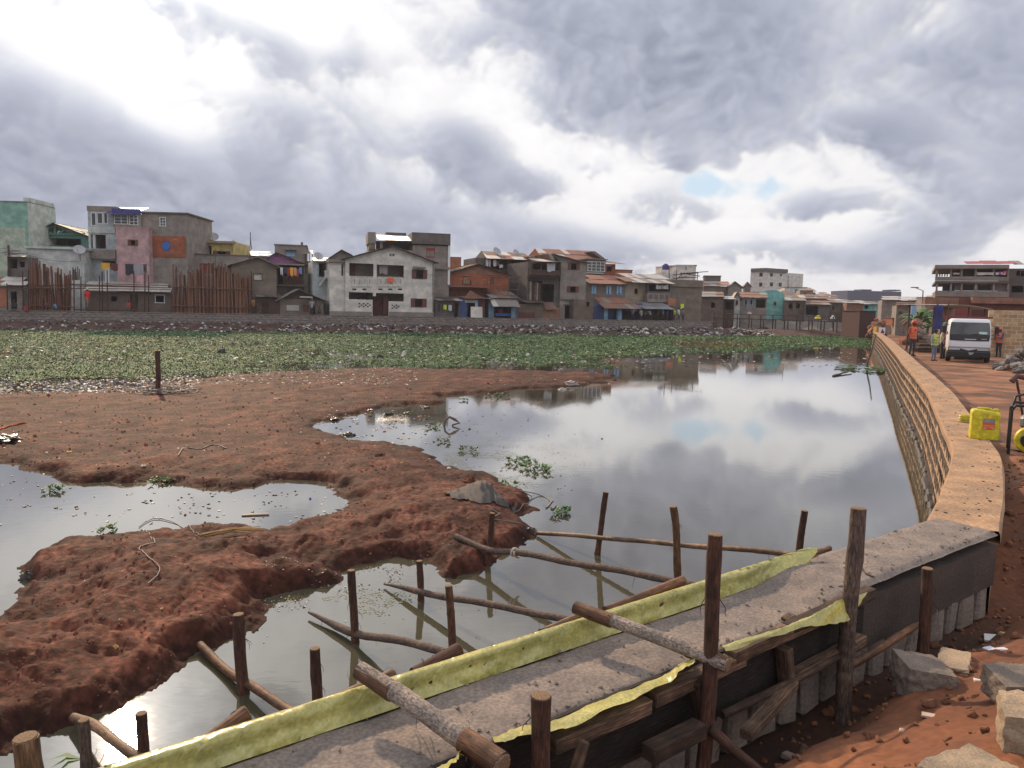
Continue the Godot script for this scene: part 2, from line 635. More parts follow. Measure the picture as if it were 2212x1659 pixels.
func sdf_at(x: float, dd: float) -> float:
	var v := clampf(log(dd / D0) / log(D1 / D0), 0.0, 1.0) * (_gh - 1)
	var u := clampf((x / dd + 1.1) / 1.8, 0.0, 1.0) * (_gw - 1)
	var i := mini(int(u), _gw - 2)
	var j := mini(int(v), _gh - 2)
	u -= i
	v -= j
	return lerpf(lerpf(_gd[j * _gw + i], _gd[j * _gw + i + 1], u), lerpf(_gd[(j + 1) * _gw + i], _gd[(j + 1) * _gw + i + 1], u), v)

func mud_h(x: float, dd: float) -> float:
	var w := 0.05 + 0.012 * dd
	var s := sdf_at(x, dd) + _e1.get_noise_2d(x * 1.6, dd * 1.6) * w * 1.6 + _e2.get_noise_2d(x * 6.0, dd * 6.0) * 0.06
	if s < 0.0:
		return -0.6 * smoothstep(0.0, 1.6, -s) - 0.02
	var lump := _e1.get_noise_2d(x * 0.9 + 40.0, dd * 0.9)
	var mid := _e2.get_noise_2d(x * 2.6, dd * 2.6 + 9.0)
	var fine := _e2.get_noise_2d(x * 9.0, dd * 9.0)
	var near := smoothstep(16.0, 7.0, dd)
	var rise := smoothstep(0.0, 0.22 + 0.25 * absf(lump), s)
	var h := rise * (0.07 + 0.10 * near) + smoothstep(0.1, 1.2, s) * (0.05 + 0.06 * near)
	h += smoothstep(0.0, 0.5, s) * (lump * (0.05 + 0.10 * near) + mid * (0.028 + 0.012 * near) - smoothstep(0.10, 0.0, absf(_e1.get_noise_2d(x * 1.7 + 90.0, dd * 2.3))) * 0.035 * near)
	h += fine * (0.009 + 0.004 * near) * smoothstep(0.0, 0.2, s)
	return maxf(h, 0.004 + 0.02 * rise)

func build_ground() -> void:
	_e1.noise_type = FastNoiseLite.TYPE_SIMPLEX_SMOOTH
	_e1.seed = 33
	_e1.frequency = 0.55
	_e1.fractal_octaves = 3
	_e2.noise_type = FastNoiseLite.TYPE_SIMPLEX_SMOOTH
	_e2.seed = 77
	_e2.frequency = 0.55
	_e2.fractal_octaves = 4
	_e2.fractal_gain = 0.55
	var land := plan([-700, 872, -300, 862, 0, 853, 150, 850, 330, 835, 480, 812, 600, 806, 760, 798, 1000, 796, 1150, 793, 1260, 790, 1300, 796, 1330, 812, 1290, 830, 1210, 838, 1120, 840, 1060, 848, 960, 858, 955, 872, 840, 880, 760, 900, 690, 913, 690, 925, 740, 945, 830, 958, 900, 972, 960, 1000, 1010, 1020, 1050, 1030, 1080, 1050, 1130, 1065, 1165, 1085, 1150, 1110, 1140, 1130, 1155, 1150, 1140, 1170, 1110, 1190, 1080, 1210, 1050, 1222, 1000, 1245, 960, 1250, 930, 1235, 900, 1218, 860, 1205, 800, 1220, 750, 1245, 740, 1262, 640, 1278, 580, 1298, 560, 1320, 565, 1345, 545, 1362, 500, 1378, 470, 1395, 430, 1408, 400, 1445, 360, 1475, 300, 1505, 240, 1535, 180, 1560, 100, 1585, 0, 1625, -250, 1700, -700, 1800])
	var pool := plan([-700, 985, -200, 985, 0, 1000, 60, 1015, 100, 1030, 170, 1045, 270, 1042, 340, 1040, 420, 1055, 480, 1062, 560, 1045, 650, 1035, 700, 1045, 740, 1065, 757, 1080])
	pool.append_array(plan([735, 1098, 680, 1112, 620, 1130, 560, 1136, 480, 1136, 390, 1136, 330, 1131, 280, 1141, 220, 1156, 140, 1158, 110, 1168, 70, 1192, 45, 1222, 35, 1256, 60, 1270, 40, 1290, 0, 1315, -300, 1400, -700, 1500], 0.1))
	_shore = [land, pool]
	_gd.resize(_gw * _gh)
	for j in _gh:
		var dd := D0 * pow(D1 / D0, float(j) / (_gh - 1))
		for i in _gw:
			var x := (float(i) / (_gw - 1) * 1.8 - 1.1) * dd
			_gd[j * _gw + i] = shore_sdf(Vector2(x, -dd))
	# mud, finer close by
	var rows := 430
	var cols := 500
	var idx := PackedInt32Array()
	var vs := PackedVector3Array()
	var cs := PackedColorArray()
	vs.resize(rows * cols)
	cs.resize(rows * cols)
	var keep := PackedByteArray()
	keep.resize(rows * cols)
	for j in rows:
		var dd := 1.9 * pow(34.0 / 1.9, float(j) / (rows - 1))
		for i in cols:
			var x := (float(i) / (cols - 1) * 1.40 - 1.04) * dd
			var h := mud_h(x, dd)
			vs[j * cols + i] = Vector3(x, h, -dd)
			keep[j * cols + i] = 1 if h > -0.5 else 0
			# wetter, darker soil close to the water line; paler crusts where it has dried
			var wet := smoothstep(0.16, 0.02, h)
			var dry := clampf(_e1.get_noise_2d(x * 0.5, dd * 0.5 + 70.0) * 0.8 + 0.2, 0.0, 1.0)
			var c := Color(0.62, 0.60, 0.62).lerp(Color(1.12, 1.06, 1.0), dry).lerp(Color(0.78, 0.80, 0.84), smoothstep(0.25, 0.55, _e2.get_noise_2d(x * 0.7 + 30.0, dd * 0.7))).lerp(Color(0.30, 0.33, 0.36), wet * 0.85)
			cs[j * cols + i] = c
	for j in rows - 1:
		for i in cols - 1:
			var a := j * cols + i
			if keep[a] or keep[a + 1] or keep[a + cols] or keep[a + cols + 1]:
				idx.append_array([a, a + cols, a + cols + 1, a, a + cols + 1, a + 1])
	struct("mud_bank", smooth_mesh(vs, idx, cs), MT.mud)
	# water
	var m := mb()
	var wx := 0.0
	m.tri_s(Vector3(-160, wx, 6), Vector3(-160, wx, -150), Vector3(90, wx, -150), Vector3.UP, Vector3.UP, Vector3.UP, Vector2(-160, 6), Vector2(-160, -150), Vector2(90, -150))
	m.tri_s(Vector3(-160, wx, 6), Vector3(90, wx, -150), Vector3(90, wx, 6), Vector3.UP, Vector3.UP, Vector3.UP, Vector2(-160, 6), Vector2(90, -150), Vector2(90, 6))
	struct("water", m, MT.water)

func smooth_mesh(vs: PackedVector3Array, idx: PackedInt32Array, cs: PackedColorArray) -> ArrayMesh:
	var ns := PackedVector3Array()
	ns.resize(vs.size())
	for k in range(0, idx.size(), 3):
		var n := (vs[idx[k + 2]] - vs[idx[k]]).cross(vs[idx[k + 1]] - vs[idx[k]])
		if n.y < 0.0:
			n = -n
			var sw := idx[k + 1]
			idx[k + 1] = idx[k + 2]
			idx[k + 2] = sw
		for e in 3:
			ns[idx[k + e]] += n
	for k in ns.size():
		ns[k] = ns[k].normalized() if ns[k].length_squared() > 0.0 else Vector3.UP
	var arr := []
	arr.resize(Mesh.ARRAY_MAX)
	arr[Mesh.ARRAY_VERTEX] = vs
	arr[Mesh.ARRAY_NORMAL] = ns
	if cs.size():
		arr[Mesh.ARRAY_COLOR] = cs
	arr[Mesh.ARRAY_INDEX] = idx
	var am := ArrayMesh.new()
	am.add_surface_from_arrays(Mesh.PRIMITIVE_TRIANGLES, arr)
	return am

# ---------------------------------------------------------------- retaining wall: plan points are Vector2(x, distance ahead)
var _wall := [Vector2(3.47, 5.75), Vector2(4.05, 6.62), Vector2(4.68, 7.6), Vector2(5.5, 8.95), Vector2(7.3, 12.6), Vector2(8.97, 16.0), Vector2(11.2, 20.9), Vector2(13.65, 26.4), Vector2(15.75, 31.0), Vector2(20.0, 40.5), Vector2(25.0, 51.7), Vector2(33.6, 71.5)]
const FD := Vector2(-0.793, -0.610)      # along the formwork, towards the camera's left
const FN := Vector2(0.610, -0.793)       # across it, towards the camera

func fw(s: float, t: float, y: float) -> Vector3:
	var p: Vector2 = _wall[0] + FD * s + FN * t
	return Vector3(p.x, y, -p.y)

func fbasis() -> Basis:                  # x along the formwork, y up, z across it
	return Basis(Vector3(FD.x, 0, -FD.y), Vector3.UP, Vector3(FN.x, 0, -FN.y))

func on_wall(px: float, py: float, t: float) -> Vector3:    # where a line of sight meets the upright plane t metres out from the formwork's middle
	var o := fw(0, t, 0)
	var n := Vector3(FN.x, 0, -FN.y)
	var r := ray(px, py)
	return cam_pos + r * ((o - cam_pos).dot(n) / r.dot(n))

func wall_path(step: float) -> Array:     # [point, direction] every step metres along the finished wall
	var o := []
	var c := Curve2D.new()
	for p in _wall:
		c.add_point(p)
	c.bake_interval = 0.2
	var L := c.get_baked_length()
	var s := 0.0
	while s < L:
		var p := c.sample_baked(s, true)
		var d := (c.sample_baked(minf(s + 0.4, L), true) - c.sample_baked(maxf(s - 0.4, 0), true)).normalized()
		o.append([p, d])
		s += step
	return o

func wx(d: float) -> float:              # the wall's middle, straight ahead by d
	if d < _wall[0].y:
		return _wall[0].x + 1.3 * (d - _wall[0].y)
	for i in _wall.size() - 1:
		if d < _wall[i + 1].y:
			return lerpf(_wall[i].x, _wall[i + 1].x, (d - _wall[i].y) / (_wall[i + 1].y - _wall[i].y))
	return _wall[-1].x + 0.434 * (d - _wall[-1].y)

func build_walls() -> void:
	var w3 := Vector3.ONE
	mat("coping", lin(0.58, 0.37, 0.225), 0.95, T.fine, w3 * 1.6, T.n_fine, 0.22, T.stain, w3 * 0.5, true)
	mat("mortar", lin(0.56, 0.39, 0.26), 0.95, T.fine, w3 * 1.5, T.n_fine, 0.8, T.stain, w3 * 0.3, true)
	for k in 4:
		mat("wall_stone_%d" % k, [lin(0.20, 0.13, 0.092), lin(0.25, 0.16, 0.11), lin(0.17, 0.115, 0.085), lin(0.225, 0.155, 0.115)][k], 0.95, T.earth, w3 * 2.0, T.n_earth, 1.0, T.blotch, w3 * 0.8, true)
	var wall := thing("retaining_wall", "long orange dusted masonry retaining wall with flat coping beside the water", "wall")
	var path := wall_path(0.5)
	# core with battered face and the coping slab on it
	var core := mb()
	var cop := mb()
	for i in path.size() - 1:
		var a: Vector2 = path[i][0]
		var b: Vector2 = path[i + 1][0]
		var na := Vector2(-path[i][1].y, path[i][1].x)           # to the water
		var nb := Vector2(-path[i + 1][1].y, path[i + 1][1].x)
		for side in [1, -1]:
			var p0 = a + na * 0.21 * side
			var p1 = b + nb * 0.21 * side
			var q0 = a + na * (0.27 if side == 1 else 0.21) * side
			var q1 = b + nb * (0.27 if side == 1 else 0.21) * side
			var t0 := Vector3(p0.x, TOP - 0.10, -p0.y)
			var t1 := Vector3(p1.x, TOP - 0.10, -p1.y)
			var b0 := Vector3(q0.x, -0.5, -q0.y)
			var b1 := Vector3(q1.x, -0.5, -q1.y)
			if side == 1:
				core.quad(t0, b0, b1, t1)
			else:
				core.quad(t1, b1, b0, t0)
		# coping: 10 cm slab, arrises knocked off and slightly wavy
		var prof := [Vector2(0.25, 0), Vector2(0.25, 0.075), Vector2(0.232, 0.10), Vector2(-0.232, 0.10), Vector2(-0.25, 0.075), Vector2(-0.25, 0)]
		for k in prof.size():
			var u: Vector2 = prof[k]
			var w: Vector2 = prof[(k + 1) % prof.size()]
			var wa := 0.004 * sin(i * 1.7 + k * 2.0) + 0.002 * sin(i * 3.1)
			var wb := 0.004 * sin((i + 1) * 1.7 + k * 2.0) + 0.002 * sin((i + 1) * 3.1)
			var wc := 0.004 * sin(i * 1.7 + (k + 1) % 6 * 2.0) + 0.002 * sin(i * 3.1)
			var wd := 0.004 * sin((i + 1) * 1.7 + (k + 1) % 6 * 2.0) + 0.002 * sin((i + 1) * 3.1)
			var A := a + na * (u.x + wa)
			var B := b + nb * (u.x + wb)
			var C := a + na * (w.x + wc)
			var D := b + nb * (w.x + wd)
			cop.quad(Vector3(A.x, TOP - 0.1 + u.y, -A.y), Vector3(B.x, TOP - 0.1 + u.y, -B.y), Vector3(D.x, TOP - 0.1 + w.y, -D.y), Vector3(C.x, TOP - 0.1 + w.y, -C.y))
	obj("mortar_core", core, MT.mortar, wall)
	obj("coping", cop, MT.coping, wall)
	# stones, five courses: the nearest 300 one by one
	var far := mb()
	var pitch := 0.36
	var cols := wall_path(pitch)
	var shared := []
	for k in 6:
		var m := mb()
		m.cham(Vector3.ZERO, Vector3(0.295 + 0.012 * (k % 3), 0.185 + 0.01 * (k % 2), 0.10), 0.010, Basis.IDENTITY, 0.009, rng)
		shared.append(m)
	var meshes := shared.map(func(m): return m.mesh())
	for i in range(1, cols.size()):
		for row in 5:
			var p: Vector2 = cols[i][0]
			var dr: Vector2 = cols[i][1]
			p += dr * (pitch * 0.5 * (row % 2) - 0.1)
			var n := Vector2(-dr.y, dr.x)
			var y := TOP - 0.225 - row * 0.245
			var off := 0.21 + (TOP - 0.1 - y) * 0.06 / (TOP + 0.4) - 0.043
			var o := Vector3(p.x + n.x * off, y, -(p.y + n.y * off))
			var bs := Basis(Vector3(dr.x, 0, -dr.y), Vector3.UP, Vector3(n.x, 0, -n.y))
			bs = bs * Basis.from_euler(Vector3(0.03, rng.randf_range(-0.015, 0.015), rng.randf_range(-0.03, 0.03)))
			if i <= 60:
				var s := obj("stone", meshes[rng.randi() % 6], MT["wall_stone_%d" % (rng.randi() % 4)], wall)
				s.transform = Transform3D(bs, o)
			else:
				far.box(o, Vector3(0.30, 0.20, 0.10), bs)
	var fs := obj("farther_stones", far, MT.wall_stone_0, wall)
	fs.set_meta("kind", "stuff")
	var grit := mb()
	for i in 160:
		var w := path[rng.randi() % mini(path.size(), 50)] as Array
		var p: Vector2 = w[0] + Vector2(-w[1].y, w[1].x) * rng.randf_range(-0.22, 0.22) + w[1] * rng.randf_range(0.0, 0.5)
		var e := rng.randf_range(0.003, 0.009)
		grit.box(Vector3(p.x, TOP + e * 0.2, -p.y), Vector3(e * 2.5, e, e * 2), Basis(Vector3.UP, rng.randf() * 6.0))
	var go := obj("grit", grit, MT.wall_stone_2, wall)
	go.set_meta("kind", "stuff")
	# dark wet footing at the water line
	var foot := mb()
	for i in range(0, path.size() - 1):
		var p: Vector2 = path[i][0]
		var n := Vector2(-path[i][1].y, path[i][1].x)
		var o := Vector3(p.x + n.x * 0.27, 0.0, -(p.y + n.y * 0.27))
		foot.cham(o, Vector3(0.56, 0.13 + rng.randf() * 0.06, 0.12 + rng.randf() * 0.05), 0.03, Basis(Vector3(path[i][1].x, 0, -path[i][1].y), Vector3.UP, Vector3(n.x, 0, -n.y)), 0.02, rng)
	obj("footing", foot, mat("wet_stone", lin(0.07, 0.06, 0.05), 0.6, T.earth, w3 * 2.0, T.n_earth, 1.0, null, w3, true), wall)

# ---------------------------------------------------------------- timber
func wood_mats() -> void:
	var g := Vector3(7, 0.55, 7)
	mat("bark_red", lin(0.21, 0.092, 0.06), 0.85, T.grain, g, T.n_grain, 1.2, T.blotch, Vector3(1.2, 0.5, 1.2))
	mat("bark_grey", lin(0.25, 0.18, 0.155), 0.9, T.grain, Vector3(5, 0.9, 5), T.n_grain, 1.4, T.stain, Vector3(1.0, 0.9, 1.0))
	mat("peeled", lin(0.36, 0.17, 0.085), 0.7, T.grain, g, T.n_grain, 0.8, T.blotch, Vector3(1.4, 0.6, 1.4))
	mat("peeled_pale", lin(0.44, 0.26, 0.15), 0.65, T.grain, g, T.n_grain, 0.8, T.blotch, Vector3(1.4, 0.5, 1.4))
	mat("sawn", lin(0.36, 0.225, 0.15), 0.85, T.grain, Vector3(6, 0.4, 6), T.n_grain, 0.6, T.blotch, Vector3(0.9, 0.5, 0.9))
	mat("sawn_dark", lin(0.16, 0.095, 0.065), 0.9, T.grain, Vector3(6, 0.4, 6), T.n_grain, 0.6, T.blotch, Vector3(0.9, 0.5, 0.9))
	mat("cut_end", lin(0.34, 0.22, 0.13), 0.9, T.grain, Vector3(9, 9, 9))
	mat("lichen", lin(0.60, 0.52, 0.48), 0.95, T.grain, Vector3(6, 3, 6), T.n_earth, 1.5, T.stain, Vector3(1.5, 1.5, 1.5))
	mat("lashing", lin(0.25, 0.18, 0.10), 0.9)

func along(a: Vector3, b: Vector3) -> Basis:      # y runs from a to b
	var y := (b - a).normalized()
	var x := y.cross(Vector3(0.13, 0.21, 0.97)).normalized()
	return Basis(x, y, x.cross(y))

# a round pole from a to b: bends through extra points, knots, split bark strips and a saw-cut end. Returns the thing.
func pole(called: String, label: String, cat: String, a: Vector3, b: Vector3, r0: float, r1: float, m: Material, group := "", mids := [], strips := 3, cut := true, point := false) -> Node3D:
	var bs := along(a, b)
	var L := a.distance_to(b)
	var pts := []
	var rad := []
	var inv := bs.transposed()
	var way := [Vector3.ZERO]
	for q in mids:
		way.append(inv * (q - a))
	way.append(Vector3(0, L, 0))
	var cv := Curve3D.new()
	for q in way:
		cv.add_point(q)
	for i in way.size():
		var t: Vector3 = (way[mini(i + 1, way.size() - 1)] - way[maxi(i - 1, 0)]) * 0.18
		cv.set_point_in(i, -t)
		cv.set_point_out(i, t)
	cv.bake_interval = 0.02
	var bl := cv.get_baked_length()
	var nseg := maxi(8, int(L / 0.09))
	for i in nseg + 1:
		var f := float(i) / nseg
		var knot := 0.10 * maxf(0.0, sin(f * L * 11.0 + r0 * 900.0)) ** 6
		var wob := Vector3(sin(f * L * 5.0 + r0 * 300.0), 0, cos(f * L * 4.1 + r1 * 500.0)) * r0 * 0.16
		pts.append(cv.sample_baked(f * bl) + wob)
		var rr := lerpf(r0, r1, f) * (1.0 + knot)
		if point and f < 0.16:
			rr *= 0.30 + 0.70 * f / 0.16
		rad.append(rr)
	var o := thing(called, label, cat, a, 0.0, group)
	o.basis = bs
	var t := mb()
	t.tube(pts, rad, 11, true, 0.05, rng)
	obj("shaft", t, m, o)
	if cut:
		var c := mb()
		c.lathe(pts[-1] + Vector3(0, 0.001, 0), [Vector2(rad[-1] * 0.93, 0.0), Vector2(rad[-1] * 0.9, 0.004), Vector2(0.0, 0.006)], 11)
		obj("cut_end", c, MT.cut_end, o)
	if strips > 0:
		var st := mb()
		for k in strips:
			var i := rng.randi_range(1, nseg - 1)
			var an := rng.randf() * TAU
			var nr := Vector3(cos(an), 0, sin(an))
			var p: Vector3 = pts[i] + nr * rad[i]
			var len := rng.randf_range(0.04, 0.13)
			var q := p + nr * rng.randf_range(0.01, 0.05) - inv * Vector3(0, len, 0) * 0.8
			st.tube([p, (p + q) / 2 + nr * 0.012, q], [0.0022, 0.0018, 0.0008], 4, false)
		obj("bark_fibres", st, MT.bark_red, o).set_meta("kind", "stuff")
	return o

func plank(called: String, label: String, cat: String, a: Vector3, b: Vector3, wide: float, thick: float, m: Material, group := "", roll := 0.0) -> Node3D:
	var o := thing(called, label, cat, a, 0.0, group)
	var y := (b - a).normalized()
	var x := y.cross(Vector3.UP)
	if x.length() < 0.2:
		x = Vector3(-FD.x, 0, FD.y)
	x = (x - y * x.dot(y)).normalized()
	o.basis = Basis(x, y, x.cross(y)).rotated(y, roll)
	var t := mb()
	var L := a.distance_to(b)
	t.cham(Vector3(0, L / 2, 0), Vector3(wide, L, thick), 0.004, Basis.IDENTITY, 0.002, rng)
	obj("board", t, m, o)
	return o

# ---------------------------------------------------------------- the fresh concrete capping in its formwork
func build_formwork() -> void:
	wood_mats()
	var w3 := Vector3.ONE
	var fb := fbasis()
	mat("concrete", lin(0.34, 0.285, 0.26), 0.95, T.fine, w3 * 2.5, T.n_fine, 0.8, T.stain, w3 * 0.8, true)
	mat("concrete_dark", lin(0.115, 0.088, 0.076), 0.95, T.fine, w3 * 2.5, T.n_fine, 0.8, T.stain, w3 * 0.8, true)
	var wall := thing("concrete_capping", "fresh grey concrete wall capping still lying between its timber boards", "wall")
	# top surface with real unevenness, crumbs and scuffs
	var p := []
	var hn := FastNoiseLite.new()
	hn.seed = 5
	hn.frequency = 1.0
	hn.fractal_octaves = 5
	var ns := 260
	var nt := 26
	for i in ns + 1:
		var s := -0.02 + 7.6 * i / ns
		var lvl := TOP + 0.012 - 0.062 * smoothstep(1.95, 2.35, s)
		for k in nt + 1:
			var t := -0.24 + 0.48 * k / nt
			var w := fw(s, t, 0)
			var h := lvl + hn.get_noise_2d(w.x * 2.0, w.z * 2.0) * 0.010 + hn.get_noise_2d(w.x * 22.0, w.z * 22.0) * 0.004
			h -= 0.02 * smoothstep(0.19, 0.24, absf(t))
			w.y = h
			p.append(w)
	var top := mb()
	top.grid(p, nt + 1)
	obj("top_surface", top, MT.concrete, wall)
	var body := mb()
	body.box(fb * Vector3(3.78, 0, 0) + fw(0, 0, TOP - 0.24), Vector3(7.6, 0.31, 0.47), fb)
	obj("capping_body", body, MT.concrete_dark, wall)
	# crumbs of mortar on top
	var cr := mb()
	for i in 260:
		var s := rng.randf_range(0.02, 6.0)
		var t := rng.randf_range(-0.21, 0.22) if rng.randf() < 0.6 else 0.2 + rng.randf_range(-0.05, 0.03)
		var e := rng.randf_range(0.003, 0.011) * (1.6 if rng.randf() < 0.06 else 1.0)
		cr.box(fw(s, t, TOP + 0.012 - 0.06 * smoothstep(1.95, 2.35, s) + e * 0.3), Vector3(e * 1.6, e, e), Basis.from_euler(Vector3(rng.randf(), rng.randf() * 6, rng.randf())))
	var co := obj("mortar_crumbs", cr, MT.concrete, wall)
	co.set_meta("kind", "stuff")
	# blockwork below the capping, on the trench side
	var back := mb()
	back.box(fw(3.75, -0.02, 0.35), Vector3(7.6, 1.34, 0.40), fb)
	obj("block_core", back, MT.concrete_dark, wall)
	mat("block", lin(0.42, 0.35, 0.31), 0.95, T.fine, w3 * 2.0, T.n_earth, 0.8, T.stain, w3 * 0.7, true)
	mat("block_b", lin(0.38, 0.31, 0.27), 0.95, T.fine, w3 * 2.0, T.n_earth, 0.8, T.stain, w3 * 0.7, true)
	for row in 1:
		var s := 0.06 + 0.1 * row
		while s < 7.2:
			var wd := rng.randf_range(0.15, 0.24)
			var bm := mb()
			var hh := 0.27 + rng.randf_range(-0.02, 0.02)
			bm.cham(Vector3.ZERO, Vector3(wd, hh, 0.12), 0.018, Basis.IDENTITY, 0.012, rng)
			var bo := obj("block", bm, MT.block if rng.randf() < 0.6 else MT.block_b, wall)
			bo.transform = Transform3D(fb * Basis.from_euler(Vector3(rng.randf_range(-0.06, 0.06), rng.randf_range(-0.06, 0.06), rng.randf_range(-0.05, 0.05))), fw(s + wd / 2, 0.165, TOP - 0.36 - 0.14 - row * 0.32))
			s += wd + rng.randf_range(0.035, 0.07)
	# inner board, wrapped in yellow sheet
	var ib := thing("inner_formwork_board", "long timber formwork board on the water side, wrapped in yellow plastic", "formwork board", fw(1.95, -0.265, TOP))
	ib.basis = fb
	var t1 := mb()
	for k in 3:
		t1.cham(Vector3(0.95 + 1.9 * k, -0.115, 0), Vector3(1.89, 0.26, 0.026), 0.004)
	obj("board", t1, MT.sawn, ib)
	mat("yellow_sheet", lin(0.74, 0.70, 0.23), 0.32, T.stain, w3 * 1.0, T.n_fine, 0.2, T.fine, w3 * 3.0, true)
	MT.yellow_sheet.backlight_enabled = true
	MT.yellow_sheet.backlight = Color(0.5, 0.5, 0.2)
	MT.yellow_sheet.cull_mode = BaseMaterial3D.CULL_DISABLED
	MT.yellow_sheet.metallic_specular = 0.6
	mat("yellow_thin", lin(0.66, 0.66, 0.26), 0.35, null)
	MT.yellow_thin.albedo_color.a = 0.55
	MT.yellow_thin.transparency = BaseMaterial3D.TRANSPARENCY_ALPHA
	MT.yellow_thin.cull_mode = BaseMaterial3D.CULL_DISABLED
	var sh := thing("yellow_plastic_sheet", "long yellow plastic sheet draped over the inner board on the water side", "plastic sheet")
	var g := []
	var cn := FastNoiseLite.new()
	cn.seed = 12
	cn.frequency = 1.0
	cn.fractal_octaves = 3
	var n2 := 300
	for i in n2 + 1:
		var s := 1.78 + 5.6 * i / n2
		var open := smoothstep(2.3, 1.8, s)
		for k in 13:
			var f := float(k) / 12.0
			var wr := cn.get_noise_2d(s * 3.0, f * 3.0) * 0.008 + cn.get_noise_2d(s * 14.0, f * 1.0) * 0.004 - smoothstep(0.12, 0.0, absf(cn.get_noise_2d(s * 7.0 + f * 2.0, f * 1.5 + 40.0))) * 0.006
			var t: float
			var y: float
			if k <= 3:
				t = -0.288 - 0.003
				y = TOP - 0.03 + 0.075 * k / 3.0
			elif k <= 6:
				t = -0.291 + 0.048 * (k - 3) / 3.0
				y = TOP + 0.047 + 0.004 * sin((k - 3) * 1.05) - 0.004 * (k - 3) / 3.0
			else:
				t = -0.243 + 0.022 * maxf(0.0, (k - 9) / 3.0)
				y = TOP + 0.042 - 0.100 * (k - 6) / 6.0
			# the loose end lifts and spreads over the concrete
			t += open * (0.03 + 0.16 * maxf(0.0, f - 0.45)) + wr * 1.4
			y += open * (0.03 * sin(f * PI) + 0.035 * maxf(0.0, f - 0.6)) + wr
			g.append(fw(s + wr * 2.0 + open * 0.10 * sin(f * 9.0), t, y))
	var gm := mb()
	gm.grid(g, 13)
	obj("sheet", gm, MT.yellow_sheet, sh)
	# outer side: walers, form panels and two loose strips of sheet
	var walers := [
		[1428, 1580, 1190, 1607, 1396, 1520], [1406, 1508, 1406, 1508, 1600, 1420],
		[1576, 1418, 1576, 1418, 1765, 1335], [1700, 1362, 1700, 1362, 1880, 1278]]
	var lab := ["sawn timber waler in front of the short thick post, lowest of the row", "sawn timber waler running behind the tall post with the log end on it", "sawn timber waler carrying the end of the loose yellow strip", "short sawn timber waler at the far end behind the tallest post"]
	for k in 4:
		var w: Array = walers[k]
		var a := on_wall(w[2], w[3], 0.315)
		var b := on_wall(w[4], w[5], 0.315)
		plank("timber_waler", lab[k], "timber batten", a, b, 0.075, 0.062, MT.sawn if k != 3 else MT.sawn_dark, "timber battens along the outside of the formwork")
	var fp := thing("outer_form_panel", "timber form panel on the trench side with its shade darkened into the colour", "formwork board", fw(1.95, 0.262, TOP))
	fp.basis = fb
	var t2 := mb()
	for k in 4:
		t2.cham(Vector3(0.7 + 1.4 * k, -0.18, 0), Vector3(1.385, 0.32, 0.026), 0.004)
	obj("board", t2, mat("form_panel", lin(0.045, 0.034, 0.03), 0.9, T.grain, Vector3(0.6, 6, 6), T.n_grain, 0.8, T.stain, w3 * 1.4), fp)  # shade on the panel is put into its very dark colour
	# loose strips, followed along their two edges
	var strip_pts := [
		[[1873, 1283, 1838, 1340, 0.0], [1806, 1303, 1806, 1352, 0.02], [1742, 1338, 1752, 1356, 0.02], [1660, 1368, 1680, 1378, 0.01], [1556, 1402, 1566, 1412, 0.0]],
		[[1494, 1428, 1500, 1432, 0.05], [1465, 1442, 1474, 1450, 0.03], [1430, 1464, 1442, 1480, 0.0], [1330, 1502, 1350, 1524, 0.0], [1200, 1560, 1220, 1580, 0.0], [1120, 1578, 1130, 1595, 0.0], [1060, 1600, 1066, 1612, 0.0]],
		[[997, 1630, 990, 1634, 0.0], [990, 1645, 984, 1652, 0.0], [960, 1662, 950, 1672, -0.02], [900, 1690, 890, 1705, -0.02]]]
	var slab := ["crumpled yellow plastic strip along the outer boards near the tallest post", "narrow yellow plastic strip along the outer boards between the posts", "torn yellow plastic end beside the near log at the bottom"]
	for k in 3:
		var o := thing("yellow_plastic_strip", slab[k], "plastic sheet", Vector3.ZERO, 0.0, "yellow plastic strips on the outer boards")
		var gg := []
		var m: Array = strip_pts[k]
		var nn := 14
		for i in (m.size() - 1) * nn + 1:
			var j := mini(i / nn, m.size() - 2)
			var f := (i - j * nn) / float(nn)
			var a := on_wall(lerpf(m[j][0], m[j + 1][0], f), lerpf(m[j][1], m[j + 1][1], f), 0.36 if k == 0 else 0.255)
			var b := on_wall(lerpf(m[j][2], m[j + 1][2], f), lerpf(m[j][3], m[j + 1][3], f), 0.40 if k == 0 else 0.365)
			for e in 7:
				var fe := e / 6.0
				var q := a.lerp(b, fe)
				q.y += 0.012 + sin(fe * PI) * 0.012 + cn.get_noise_2d(i * 0.10, fe * 3.0) * 0.010
				q += Vector3(FN.x, 0, -FN.y) * (cn.get_noise_2d(i * 0.08 + 50.0, fe * 2.0) * 0.012 + 0.004)
				gg.append(q)
		var sm := mb()
		sm.grid(gg, 7)
		obj("sheet", sm, MT.yellow_sheet, o)
	# logs across the form
	var lg := "round logs laid across the formwork"
	var l1 := pole("cross_log", "thick log with scaly grey bark across the formwork, nearest the camera", "log", on(778, 1449, TOP + 0.115), on(1085, 1652, TOP + 0.03), 0.034, 0.040, MT.lichen, lg, [], 6)
	var l2 := pole("cross_log", "log with pale flaking bark across the formwork, ending at the tall post", "log", on(1243, 1312, TOP + 0.11), on(1572, 1436, TOP + 0.06), 0.030, 0.032, MT.lichen, lg, [], 5)
